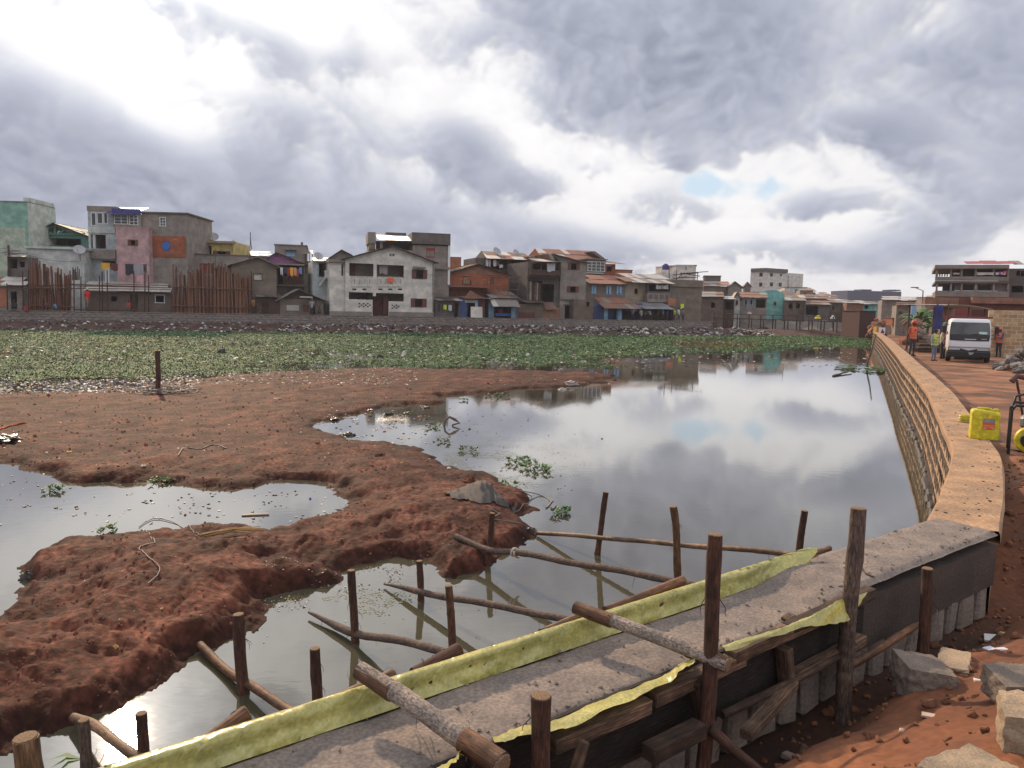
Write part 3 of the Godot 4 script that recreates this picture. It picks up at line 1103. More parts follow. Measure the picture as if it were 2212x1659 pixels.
	for l in [l1, l2]:                      # bare reddish wood where the bark has come off both ends
		var L := 0.0
		var sh2: MeshInstance3D = l.get_node("shaft")
		for q in sh2.mesh.surface_get_arrays(0)[Mesh.ARRAY_VERTEX]:
			L = maxf(L, q.y)
		for e in [[-0.002, 0.27], [0.76, 1.0]]:
			var bt := mb()
			var r0: float = 0.036 if l == l1 else 0.0315
			if e[0] > 0.5:
				r0 += 0.006 if l == l1 else 0.002
			bt.tube([Vector3(0, L * e[0], 0), Vector3(0, L * (e[0] + e[1]) / 2, 0), Vector3(0, L * e[1] - 0.004, 0)], [r0 * 1.02, r0 * 1.02, r0 * 1.06], 12, true, 0.05, rng)
			obj("bare_wood", bt, MT.peeled, l)
	var br := "short props behind the inner board"
	var props := [
		[533, 1543, 428, 1620, 0.034, "cut log prop behind the yellow sheet, leftmost of the props", MT.peeled], [848, 1463, 728, 1514, 0.034, "cut log prop with frayed end beside the near cross log", MT.peeled],
		[990, 1408, 893, 1459, 0.036, "thick reddish log prop in front of the stake with the flat top", MT.bark_red], [1255, 1330, 1168, 1367, 0.022, "split pale prop under the raised end of the second cross log", MT.peeled_pale],
		[1476, 1254, 1306, 1318, 0.026, "long split reddish prop along the top of the yellow sheet", MT.peeled], [1791, 1184, 1672, 1220, 0.020, "thin pole jutting past the far end of the yellow sheet", MT.peeled]]
	for q in props:
		pole("timber_prop", q[5], "log", on_wall(q[2], q[3], -0.345), on_wall(q[0], q[1], -0.37), q[4] * 0.9, q[4], q[6], br, [], 5)
	# a scrap of wood and a twig on the concrete
	var sc := thing("wood_offcut", "small pale wood offcut lying on the fresh concrete by the loose sheet", "offcut", on(1704, 1335, TOP - 0.03))
	sc.rotation = Vector3(0.1, 0.7, 0.15)
	var sm2 := mb()
	sm2.cham(Vector3.ZERO, Vector3(0.075, 0.02, 0.045), 0.004, Basis.IDENTITY, 0.006, rng)
	obj("chip", sm2, MT.peeled_pale, sc)
	pole("twig", "bent twig lying on the finished concrete behind the tallest post", "twig", on(1856, 1212, TOP + 0.06), on(1888, 1245, TOP + 0.015), 0.004, 0.005, MT.bark_grey, "", [on(1870, 1238, TOP + 0.02)], 1)

# ---------------------------------------------------------------- stakes and rails standing in the water
func in_plane(a: Vector3, b: Vector3, px: float, py: float) -> Vector3:    # a line of sight met by the upright plane through a and b
	var n := (b - a).cross(Vector3.UP).normalized()
	var r := ray(px, py)
	return cam_pos + r * ((a - cam_pos).dot(n) / r.dot(n))

func build_stakes() -> void:
	var g := "stakes driven into the water beside the wall"
	# top x, y, foot x, y at the water, radius, material, label
	var st := [
		[1310, 1064, 1289, 1197, 0.034, MT.bark_red, "leaning reddish stake beside the far rail, farthest out in the water"],
		[1064, 1109, 1052, 1221, 0.032, MT.bark_red, "thin reddish stake in front of the mud point"],
		[905, 1212, 909, 1296, 0.032, MT.bark_red, "shortest stake, by the scum in the small inlet"],
		[760, 1233, 766, 1387, 0.034, MT.bark_red, "reddish stake behind the rail with the pointed dark tip"],
		[970, 1266, 977, 1420, 0.032, MT.peeled, "flat topped stake rising behind the thick log prop"],
		[682, 1402, 688, 1580, 0.036, MT.bark_red, "split topped stake close behind the yellow sheet"],
		[514, 1327, 528, 1497, 0.042, MT.bark_red, "dark stake at the tip of the near mud bank"],
		[305, 1542, 312, 1700, 0.033, MT.bark_red, "purplish stake in the sun glare on the water"],
		[180, 1556, 190, 1720, 0.032, MT.bark_grey, "stake with a green leaf caught on it, left of the glare"],
		[1453, 1095, 1460, 1290, 0.037, MT.peeled, "bent pale streaked stake crossing the far rail"],
		[1739, 1104, 1718, 1262, 0.036, MT.bark_red, "short stake beside the far end of the yellow sheet"]]
	for q in st:
		var f := on(q[2], q[3], 0.0)
		var t := at(q[0], q[1], -f.z)
		var d := (f - t).normalized()
		var mid := []
		if q[0] == 1453:
			mid = [t.lerp(f, 0.4) + Vector3(0.035, 0, 0)]
		pole("stake", q[6], "stake", f + d * 0.55, t, q[4] * 1.08, q[4], q[5], g, mid, 7)
	# thick log end standing at the lower left
	var f2 := on_wall(100, 1700, -0.62)
	pole("stake", "thick pale log end standing at the lower left corner", "stake", f2 + Vector3(0.05, -0.9, 0), on_wall(60, 1592, -0.62), 0.040, 0.043, MT.peeled_pale, g, [], 5)
	# rails from the mud to the form: left end height, points, radii
	var rg := "round rails running from the mud to the formwork"
	var rails := [
		[0.04, 0.74, 1.2, [1161, 1151, 1296, 1161, 1462, 1176, 1594, 1186, 1731, 1200, 1822, 1208], 0.026, 0.030, MT.peeled_pale, "straight pale peeled rail, farthest of the rails"],
		[0.20, 0.59, 1.35, [984, 1160, 1052, 1186, 1117, 1194, 1213, 1211, 1312, 1228, 1403, 1245, 1503, 1263], 0.036, 0.030, MT.bark_grey, "curved grey rail with a rag knotted round it"],
		[0.03, 0.41, 1.3, [829, 1262, 915, 1280, 1030, 1301, 1144, 1322, 1224, 1337], 0.032, 0.030, MT.bark_grey, "grey rail with its dark tip in the small inlet"],
		[0.04, 0.35, 1.3, [667, 1324, 762, 1366, 877, 1387, 965, 1409, 1010, 1419], 0.036, 0.028, MT.bark_grey, "dark pointed rail with shredded bark in the middle"],
		[0.05, 0.26, 1.25, [431, 1394, 478, 1438, 540, 1478, 595, 1519, 639, 1543, 673, 1537], 0.034, 0.032, MT.peeled, "crooked orange brown rail from the tip of the near mud bank"],
		[0.06, 0.28, 1.3, [157, 1551, 205, 1570, 256, 1604, 297, 1632, 342, 1650], 0.032, 0.030, MT.peeled_pale, "short pale rail in the sun glare at lower left"]]
	for q in rails:
		var p: Array = q[3]
		var n := p.size() / 2
		var a := on(p[0], p[1], q[0])
		var b = on(p[n * 2 - 2], p[n * 2 - 1], q[1])
		var mids := []
		for i in range(1, n - 1):
			mids.append(in_plane(a, b, p[i * 2], p[i * 2 + 1]))
		mids.append(b)
		b = a + (b - a) * q[2]
		pole("rail", q[7], "rail", a, b, q[4], q[5], q[6], rg, mids, 10, true, p[0] == 829 or p[0] == 667)
	# rag tied round the second rail
	var r0 := on(984, 1160, 0.20)
	var r1 := on(1503, 1263, 0.59)
	var c := in_plane(r0, r1, 1113, 1193)
	var rag := thing("knotted_rag", "dirty white rag knotted round the grey rail", "rag", c)
	rag.basis = along(r0, r1)
	var m := mb()
	var pts := []
	var rad := []
	for i in 13:
		var f := i / 12.0 * TAU * 1.3
		pts.append(Vector3(cos(f) * 0.043, -0.03 + 0.005 * i, sin(f) * 0.043))
		rad.append(0.013 + 0.004 * sin(i * 2.3))
	m.tube(pts, rad, 7, true, 0.25, rng)
	m.tube([Vector3(0.04, 0.02, 0.02), Vector3(0.055, 0.01, -0.05), Vector3(0.03, -0.01, -0.09)], [0.014, 0.012, 0.004], 6, true, 0.3, rng)
	obj("cloth", m, plain("rag_cloth", lin(0.50, 0.44, 0.38), 0.95), rag)
	# black tarp lump holding the far rail's end
	crumple("black_plastic_lump", "crumpled black plastic on the mud at the far rail's end", "plastic bag", on(1146, 1143, 0.06), Vector3(0.16, 0.05, 0.10), plain("black_plastic", lin(0.018, 0.018, 0.022), 0.35), 3)

# a crumpled sheet or bag: a lump of given half sizes with sharp folds
func crumple(called: String, label: String, cat: String, where: Vector3, half: Vector3, m: Material, seed_: int, group := "", turn := 0.0) -> Node3D:
	var nz := FastNoiseLite.new()
	nz.seed = seed_
	nz.frequency = 1.0
	nz.fractal_octaves = 3
	nz.noise_type = FastNoiseLite.TYPE_CELLULAR
	nz.cellular_return_type = FastNoiseLite.RETURN_DISTANCE
	var t := mb()
	var p := []
	var w := 15
	for j in 9:
		var e := PI * 0.5 * (1.0 - j / 8.0) - 0.12
		for i in w:
			var a := -TAU * i / (w - 1)
			var d := Vector3(cos(a) * cos(e), sin(e), sin(a) * cos(e))
			var r := 0.72 + 0.55 * nz.get_noise_3dv(Vector3(cos(a) * cos(e), sin(e), sin(a) * cos(e)) * 2.2)
			if j == 8:
				r *= 1.12
			p.append(Vector3(d.x * half.x, d.y * half.y, d.z * half.z) * r)
	t.grid(p, w, false)
	var o := obj(called, t, m, null, where)
	o.rotation.y = turn
	tag(o, label, cat, group)
	return o

# ---------------------------------------------------------------- the right bank: trench, mound and road
func road_h(d: float) -> float:
	return lerpf(1.20, 0.52, smoothstep(5.0, 42.0, d)) if d < 42.0 else lerpf(0.52, 0.7, smoothstep(42.0, 90.0, d))

func bank_h(d: float, k: float) -> float:           # k: metres right of the wall's middle, straight across
	var x := wx(d) + k
	var t := k * (0.61 if d < 6.0 else lerpf(0.84, 0.915, smoothstep(6.0, 12.0, d)))
	var nz := _e1.get_noise_2d(x * 1.3, d * 1.3)
	var n2 := _e2.get_noise_2d(x * 5.0, d * 5.0)
	var near := smoothstep(7.6, 5.4, d)
	var trench := 0.70 - 0.10 * smoothstep(0.3, 1.2, k) * 0.0 + 0.36 * smoothstep(0.36, 0.86, t + nz * 0.07) + 0.34 * smoothstep(0.78, 1.6, t)
	trench += nz * 0.06 + n2 * 0.03
	var rd := road_h(d) + nz * 0.05 * smoothstep(0.2, 1.0, t) + n2 * 0.015 - 0.03
	rd += 0.14 * exp(-pow((t - 0.45) / 0.22, 2.0)) * (0.5 + nz)          # loose spoil along the wall
	return lerpf(rd, trench, near)

func build_trench() -> void:
	var rows := 240
	var cols := 110
	var vs := PackedVector3Array()
	var idx := PackedInt32Array()
	vs.resize(rows * cols)
	var cs := PackedColorArray()
	cs.resize(rows * cols)
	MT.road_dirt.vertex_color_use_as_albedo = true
	for j in rows:
		var f := float(j) / (rows - 1)
		var d := -1.5 + 9.0 * f * 2.0 if f < 0.5 else 7.5 * pow(110.0 / 7.5, (f - 0.5) * 2.0)
		for i in cols:
			var k := 0.15 + 3.0 * i / 70.0 if i < 70 else 3.15 * pow(60.0 / 3.15, (i - 69) / 40.0)
			var h := bank_h(d, k)
			vs[j * cols + i] = Vector3(wx(d) + k, h, -d)
			# shade of the trench is painted into the soil colour, dusty soil on top
			var trench_shade := smoothstep(7.6, 5.4, d) * smoothstep(0.72, 0.42, k * 0.61 + 0.1 * _e1.get_noise_2d(k * 2.0, d * 2.0))
			cs[j * cols + i] = Color(1, 1, 1).lerp(Color(0.98, 0.80, 0.68), smoothstep(9.0, 6.0, d)).lerp(Color(0.30, 0.27, 0.27), trench_shade) * (1.0 + 0.25 * _e1.get_noise_2d(wx(d) * 0.4 + k, d * 0.7))
	for j in rows - 1:
		for i in cols - 1:
			var a := j * cols + i
			idx.append_array([a, a + cols, a + cols + 1, a, a + cols + 1, a + 1])
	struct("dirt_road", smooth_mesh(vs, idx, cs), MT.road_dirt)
	var w3 := Vector3.ONE
	mat("pale_block", lin(0.50, 0.385, 0.275), 0.95, T.fine, w3 * 5.0, T.n_earth, 1.0, T.stain, w3 * 0.7, true)
	mat("grey_block", lin(0.30, 0.245, 0.21), 0.95, T.fine, w3 * 5.0, T.n_earth, 1.0, T.stain, w3 * 0.7, true)
	# posts on the trench side
	var pg := "posts standing on the trench side of the formwork"
	var posts := [
		[1172, 1506, 1166, 1700, 0.036, 0.40, MT.bark_red, "short thick post with a rough flat top at the bottom edge"],
		[1549, 1157, 1520, 1640, 0.032, 0.40, MT.bark_red, "tall slim reddish post with the second log end behind it"],
		[1852, 1099, 1822, 1500, 0.041, 0.38, MT.bark_grey, "tallest greyish post at the far end of the formwork"],
		[2003, 1229, 1992, 1400, 0.033, 0.40, MT.bark_red, "short reddish post against the finished concrete"]]
	for q in posts:
		var t := on_wall(q[0], q[1], q[5])
		var b := on_wall(q[2], q[3], q[5])
		var dd := (b - t).normalized()
		pole("post", q[7], "post", t + dd * ((t.y - 0.45) / -dd.y), t, q[4] * 1.05, q[4], q[6], pg, [], 6)
	# braces: px ends, plane offset at each end, width, thickness
	var bg := "timber braces leaning in the trench"
	plank("timber_brace", "upright sawn block under the waler beside the diagonal board", "timber brace", on_wall(1700, 1484, 0.33), on_wall(1693, 1398, 0.33), 0.075, 0.05, MT.sawn, bg)
	plank("timber_brace", "diagonal sawn board leaning from the block down into the trench", "timber brace", on_wall(1612, 1588, 0.50), on_wall(1712, 1478, 0.36), 0.062, 0.05, MT.sawn, bg)
	plank("timber_brace", "dark squared timber low in front of the tall slim post", "timber brace", on_wall(1400, 1628, 0.42), on_wall(1512, 1572, 0.42), 0.08, 0.07, MT.sawn_dark, bg)
	plank("timber_brace", "squared timber running behind the tallest post", "timber brace", on_wall(1712, 1462, 0.33), on_wall(1862, 1380, 0.33), 0.06, 0.06, MT.sawn, bg)
	plank("timber_brace", "upright dark board behind the tall slim post", "timber brace", on_wall(1515, 1575, 0.34), on_wall(1500, 1470, 0.34), 0.08, 0.04, MT.sawn_dark, bg)
	plank("timber_brace", "small end of a board rising from the trench floor at the bottom", "timber brace", on_wall(1722, 1680, 0.62), on_wall(1744, 1612, 0.62), 0.045, 0.03, MT.sawn, bg)
	plank("timber_brace", "short stub of wood at the bottom edge right of the thick post", "timber brace", on_wall(1238, 1680, 0.42), on_wall(1262, 1600, 0.42), 0.04, 0.03, MT.sawn, bg)
	pole("brace_pole", "straight round pole from the short post back past the tallest post", "pole", on_wall(1832, 1440, 0.38), on_wall(1978, 1352, 0.38), 0.022, 0.021, MT.peeled, "", [], 3)
	pole("brace_pole", "reddish pole slanting from the tall slim post to the bottom edge", "pole", on_wall(1535, 1575, 0.44), on_wall(1650, 1672, 0.66), 0.022, 0.022, MT.bark_red, "", [], 3)
	pole("brace_pole", "round pole lying low between the tall post and the diagonal board", "pole", on_wall(1560, 1545, 0.36), on_wall(1815, 1418, 0.36), 0.020, 0.020, MT.sawn_dark, "", [], 3)
	# rubble: px, py, size, height of its foot, label
	var rub := [
		[1990, 1482, Vector3(0.30, 0.17, 0.24), "large flat topped grey block on the trench floor", "grey_block", 0.5],
		[2060, 1432, Vector3(0.30, 0.035, 0.15), "thin broken slab lying beside the large grey block", "pale_block", 0.1],
		[2090, 1715, Vector3(0.36, 0.12, 0.20), "long pale stone on the sunlit edge at the bottom", "pale_block", -0.35],
		[2224, 1610, Vector3(0.22, 0.20, 0.20), "pale block cut by the right edge, lower of the two", "pale_block", 0.2],
		[2196, 1505, Vector3(0.20, 0.14, 0.22), "half buried pale block cut by the right edge, upper of the two", "grey_block", 0.6]]
	for q in rub:
		var p := ground_at(q[0], q[1])
		var b := mb()
		var sz: Vector3 = q[2]
		round_stone(b, sz, rub.find(q) + 5)
		var o := obj("stone_block", b, MT[q[4]], null, p + Vector3(0, sz.y * 0.28, 0))
		o.rotation = Vector3(rng.randf_range(-0.12, 0.12), q[5] + 0.9, rng.randf_range(-0.1, 0.1))
		tag(o, q[3], "block", "stone blocks on the right bank")
	# white paper and small scraps
	var sc := [
		[2140, 1380, 0.055, 0.010, "flat white packet lying in the trench", lin(0.62, 0.62, 0.64)], [2138, 1404, 0.035, 0.008, "torn white paper below the white packet", lin(0.6, 0.6, 0.72)], [2165, 1405, 0.03, 0.008, "smaller torn white paper at the shade's edge", lin(0.6, 0.6, 0.72)],
		[2112, 1474, 0.020, 0.012, "white crumpled scrap where shade meets sun", lin(0.62, 0.58, 0.52)], [2020, 1447, 0.016, 0.012, "small white scrap beside the grey block", lin(0.62, 0.6, 0.6)],
		[1948, 1582, 0.016, 0.010, "tiny pale pebble in the dark trench", lin(0.45, 0.36, 0.28)], [2005, 1548, 0.028, 0.008, "pale chip lying above the long pale stone", lin(0.5, 0.38, 0.3)], [2165, 1372, 0.022, 0.014, "yellowish pebble beside the white packet", lin(0.4, 0.28, 0.14)],
		[1700, 1547, 0.020, 0.016, "reddish stone chip under the diagonal board", lin(0.3, 0.16, 0.11)], [1705, 1640, 0.035, 0.02, "grey stone by the board end at the bottom", lin(0.26, 0.2, 0.17)]]
	for q in sc:
		var p := ground_at(q[0], q[1])
		var b := mb()
		b.cham(Vector3.ZERO, Vector3(q[2] * 2.0, q[3] * 1.5, q[2] * 1.4), q[3] * 0.3, Basis.IDENTITY, q[3] * 0.3, rng)
		var o := obj("litter_scrap", b, plain("scrap_%d" % sc.find(q), q[5], 0.8), null, p + Vector3(0, q[3] * 0.7, 0))
		o.rotation = Vector3(rng.randf_range(-0.2, 0.2), rng.randf() * 3.0, rng.randf_range(-0.2, 0.2))
		tag(o, q[4], "scrap")
	# clods and pebbles
	var cl := mb()
	for i in 1500:
		var d := rng.randf_range(1.5, 9.0)
		var k := 0.35 + 3.0 * pow(rng.randf(), 1.3)
		var e := rng.randf_range(0.005, 0.018) * (2.2 if rng.randf() < 0.05 else 1.0)
		cl.cham(Vector3(wx(d) + k, bank_h(d, k) + e * 0.25, -d), Vector3(e * 2, e * 1.5, e * 1.7), e * 0.35, Basis.from_euler(Vector3(rng.randf() * 3, rng.randf() * 6, rng.randf() * 3)), e * 0.25, rng)
	var co := obj("earth_clods", cl, MT.road_dirt)
	co.set_meta("kind", "stuff")
	tag(co, "crumbled red earth clods scattered over the right bank", "earth")

func ground_at(px: float, py: float) -> Vector3:     # where a line of sight meets the right bank
	var r := ray(px, py)
	var d := 1.2
	while d < 120.0:
		var p := cam_pos + r * (d / -r.z)
		if p.y < bank_h(d, p.x - wx(d)):
			return p
		d += 0.01 + d * 0.002
	return cam_pos + r * (d / -r.z)

# a squared stone with worn edges and an uneven skin
func round_stone(m: MB, sz: Vector3, seed_: int) -> void:
	var nz := FastNoiseLite.new()
	nz.seed = seed_
	nz.frequency = 1.0
	nz.fractal_octaves = 4
	var k := 15
	for ax in 3:
		for s in [-1.0, 1.0]:
			var p := []
			for j in k:
				for i in k:
					var v := Vector3.ZERO
					v[ax] = s
					v[(ax + 1) % 3] = (2.0 * i / (k - 1) - 1.0) * s
					v[(ax + 2) % 3] = 2.0 * j / (k - 1) - 1.0
					# pull the corners in: between a cube and a ball
					var ball := v.normalized()
					var q := v.lerp(ball * 1.16, 0.20 + 0.10 * nz.get_noise_3dv(ball * 1.5))
					q *= 1.0 + 0.13 * nz.get_noise_3dv(ball * 2.0) + 0.035 * nz.get_noise_3dv(ball * 9.0)
					p.append(q * sz * 0.5)
			m.grid(p, k)

# ---------------------------------------------------------------- far bank
const QA := Vector2(-46.0, 69.0)         # the quay wall runs from here ...
const QB := Vector2(24.5, 96.0)          # ... to here (x, distance ahead)
const PATH_Y := 1.45

func slope_h(p: Vector2) -> float:      # the dirt slope below the quay; p is (x, distance ahead)
	var dv := (QB - QA).normalized()
	var s := (p - QA).dot(dv)
	var t := (p - QA).dot(Vector2(dv.y, -dv.x))
	var e := smoothstep(66.0, 82.0, s)
	return lerpf(0.66, -0.35, smoothstep(0.0, 10.5 - 3.0 * e, t)) + _e1.get_noise_2d(p.x * 0.3, p.y * 0.3) * 0.28 * smoothstep(0, 2, t) + _e2.get_noise_2d(p.x, p.y) * 0.16

func qd(px: float) -> float:             # how far off the quay is in that direction
	var k := (px - 1106.0) / PF
	return 69.0 + 27.0 * (46.0 + 69.0 * k) / (70.5 - 27.0 * k)

# the measuring frames: enlarged parts of the photograph, each with its corner and scale
func zp(z: int, x: float, y: float) -> Vector2:
	match z:
		1: return Vector2(x * 0.25, 405.0 + y * 0.25)
		2: return Vector2(486.0 + 0.24414 * x, 459.0 + 0.24414 * y)
		3: return Vector2(945.0 + 0.24414 * x, 486.0 + 0.24414 * y)
		4: return Vector2(1458.0 + 0.1953 * x, 540.0 + 0.1953 * y)
		5: return Vector2(1836.0 + 0.16993 * x, 540.0 + 0.16993 * y)
	return Vector2(x, y)

# an upright plane: left end at (x, y) of frame z, d metres ahead, turned away by ang degrees, its zero at height base
func face(z: int, x: float, y: float, d: float, ang: float, base: float) -> Dictionary:
	var p := zp(z, x, y)
	var o := at(p.x, p.y, d)
	o.y = base
	var a := deg_to_rad(ang)
	return {"z": z, "o": o, "x": Vector3(cos(a), 0, -sin(a)), "n": Vector3(sin(a), 0, cos(a)), "turn": a}

func fuv(f: Dictionary, x: float, y: float, back := 0.0) -> Vector2:
	var p := zp(f.z, x, y)
	var r := ray(p.x, p.y)
	var o: Vector3 = f.o - f.n * back
	var n: Vector3 = f.n
	var q := cam_pos + r * ((o - cam_pos).dot(n) / r.dot(n))
	return Vector2((q - o).dot(f.x), q.y - o.y)

func house(f: Dictionary, called: String, label: String, group := "") -> Node3D:
	return thing(called, label, "house" if not called.contains("shack") and not called.contains("stall") else ("stall" if called.contains("stall") else "shack"), f.o, f.turn, group)

# a wall panel in x, y with openings, given thickness behind z
func panel(m: MB, u0: float, u1: float, v0: float, v1: float, holes: Array, z := 0.0, thick := 0.22) -> void:
	var xs := [u0, u1]
	var ys := [v0, v1]
	for h in holes:
		for e in [h.position.x, h.end.x]:
			if e > u0 + 0.01 and e < u1 - 0.01:
				xs.append(e)
		for e in [h.position.y, h.end.y]:
			if e > v0 + 0.01 and e < v1 - 0.01:
				ys.append(e)
	xs.sort()
	ys.sort()
	var open := func(x, y): return holes.any(func(h): return h.has_point(Vector2(x, y)))
	for j in ys.size() - 1:
		for i in xs.size() - 1:
			var a: float = xs[i]
			var b: float = xs[i + 1]
			var c: float = ys[j]
			var d: float = ys[j + 1]
			if b - a < 1e-4 or d - c < 1e-4 or open.call((a + b) / 2, (c + d) / 2):
				continue
			m.quad(Vector3(a, c, z), Vector3(a, d, z), Vector3(b, d, z), Vector3(b, c, z))
			m.quad(Vector3(b, c, z - thick), Vector3(b, d, z - thick), Vector3(a, d, z - thick), Vector3(a, c, z - thick))
			for s in [[a - 0.005, (c + d) / 2, 0], [b + 0.005, (c + d) / 2, 1], [(a + b) / 2, c - 0.005, 2], [(a + b) / 2, d + 0.005, 3]]:
				var out: bool = s[0] < u0 or s[0] > u1 or s[1] < v0 or s[1] > v1
				if out or open.call(s[0], s[1]):
					match s[2]:
						0: m.quad(Vector3(a, c, z - thick), Vector3(a, d, z - thick), Vector3(a, d, z), Vector3(a, c, z))
						1: m.quad(Vector3(b, c, z), Vector3(b, d, z), Vector3(b, d, z - thick), Vector3(b, c, z - thick))
						2: m.quad(Vector3(a, c, z - thick), Vector3(a, c, z), Vector3(b, c, z), Vector3(b, c, z - thick))
						3: m.quad(Vector3(a, d, z), Vector3(a, d, z - thick), Vector3(b, d, z - thick), Vector3(b, d, z))

# four walls; the front one has openings. wins: [x0, y0, x1, y1, kind] in frame pixels. back = how far behind the face's plane
func body(h: Node3D, f: Dictionary, xl: float, xr: float, yt: float, yb: float, depth: float, m: Material, wins := [], back := 0.0, called := "wall") -> Dictionary:
	var a := fuv(f, xl, yt, back)
	var b := fuv(f, xr, yt if yb > 9000 else yb, back)
	var t := (a.y + fuv(f, xr, yt, back).y) / 2.0
	var b0 := b.y if yb < 9000 else -0.3
	var holes := []
	var ws := []
	for w in wins:
		var p := fuv(f, w[0], w[1], back)
		var q := fuv(f, w[2], w[3], back)
		var r := Rect2(minf(p.x, q.x), minf(p.y, q.y), absf(q.x - p.x), absf(q.y - p.y))
		holes.append(r)
		ws.append([r, w[4], w[5] if w.size() > 5 else null])
	var mm := mb()
	panel(mm, a.x, b.x, b0, t, holes, -back)
	panel(mm, a.x, b.x, b0, t, [], -back - depth, 0.2)
	mm.bx(a.x, a.x + 0.2, b0, t - 0.002, -back - depth + 0.001, -back - 0.221)
	mm.bx(b.x - 0.2, b.x, b0, t - 0.002, -back - depth + 0.001, -back - 0.221)
	mm.bx(a.x + 0.201, b.x - 0.201, t - 0.16, t - 0.003, -back - depth + 0.001, -back - 0.222)     # ceiling
	mm.bx(a.x + 0.201, b.x - 0.201, b0, b0 + 0.1, -back - depth + 0.001, -back - 0.222)
	obj(called, mm, m, h)
	for w in ws:
		opening(h, w[0], w[1], -back, w[2])
	return {"u0": a.x, "u1": b.x, "v0": b0, "v1": t, "z": -back, "d": depth}

func opening(h: Node3D, r: Rect2, kind: String, z: float, tint = null) -> void:
	var wood: Material = tint if tint else MT.shutter
	match kind:
		"w", "s", "g", "c", "m":
			var fr := mb()
			var e := 0.06
			fr.bx(r.position.x, r.end.x, r.end.y - e, r.end.y, z - 0.12, z + 0.02)
			fr.bx(r.position.x - 0.05, r.end.x + 0.05, r.position.y - 0.02, r.position.y + e * 0.7, z - 0.12, z + 0.06)
			fr.bx(r.position.x, r.position.x + e, r.position.y + e * 0.7, r.end.y - e, z - 0.12, z + 0.02)
			fr.bx(r.end.x - e, r.end.x, r.position.y + e * 0.7, r.end.y - e, z - 0.12, z + 0.02)
			if kind == "g":
				var nx := maxi(2, int(r.size.x / 0.55))
				for i in range(1, nx):
					var x := r.position.x + r.size.x * i / nx
					fr.bx(x - 0.025, x + 0.025, r.position.y + e * 0.7, r.end.y - e, z - 0.09, z - 0.03)
				for i in [1, 2]:
					var y = r.position.y + r.size.y * i / 3.0
					fr.bx(r.position.x + e, r.end.x - e, y - 0.02, y + 0.02, z - 0.085, z - 0.035)
			var win := obj("window", fr, MT.white_frame if kind == "g" or kind == "m" else wood, h)
			if kind == "g" or kind == "m":
				var gl := mb()
				gl.bx(r.position.x + e, r.end.x - e, r.position.y + e * 0.7, r.end.y - e, z - 0.068, z - 0.06)
				obj("pane", gl, MT.glass, win)
			if kind == "s":
				for sd in [-1, 1]:
					var sm := mb()
					var x0 := r.position.x - r.size.x * 0.46 if sd < 0 else r.end.x + 0.01
					sm.bx(x0, x0 + r.size.x * 0.45, r.position.y, r.end.y, z + 0.015, z + 0.055)
					for k in 5:
						var y := r.position.y + r.size.y * (k + 0.7) / 5.4
						sm.bx(x0 + 0.05, x0 + r.size.x * 0.45 - 0.05, y - 0.03, y + 0.03, z + 0.056, z + 0.075)
					obj("shutter", sm, wood, win)
			if kind == "c":
				for sd in 2:
					var sm := mb()
					var hw := (r.size.x - 0.12) / 2.0
					sm.bx(r.position.x + 0.06 + hw * sd + 0.006, r.position.x + 0.06 + hw * (sd + 1) - 0.006, r.position.y + 0.05, r.end.y - 0.06, z - 0.07, z - 0.02)
					obj("shutter", sm, wood, win)
		"d":
			var dm := mb()
			dm.bx(r.position.x + 0.05, r.end.x - 0.05, r.position.y, r.end.y - 0.05, z - 0.14, z - 0.09)
			for k in 4:
				var x := r.position.x + r.size.x * (k + 0.5) / 4.0
				dm.bx(x - 0.012, x + 0.012, r.position.y + 0.05, r.end.y - 0.1, z - 0.089, z - 0.075)
			var door := obj("door", dm, wood, h)
			var fm := mb()
			fm.bx(r.position.x, r.position.x + 0.05, r.position.y, r.end.y, z - 0.15, z + 0.02)
			fm.bx(r.end.x - 0.05, r.end.x, r.position.y, r.end.y, z - 0.15, z + 0.02)
			fm.bx(r.position.x + 0.05, r.end.x - 0.05, r.end.y - 0.05, r.end.y, z - 0.15, z + 0.02)
			obj("frame", fm, wood, door)
		"p":          # boards nailed over the opening
			var n := maxi(2, int(r.size.x / 0.35))
			for i in n:
				var pm := mb()
				var x := r.position.x + r.size.x * i / n
				pm.bx(x + 0.015, x + r.size.x / n - 0.015, r.position.y + 0.02 + 0.05 * (i % 2), r.end.y - 0.03, z - 0.1, z - 0.06)
				obj("board", pm, wood, h)

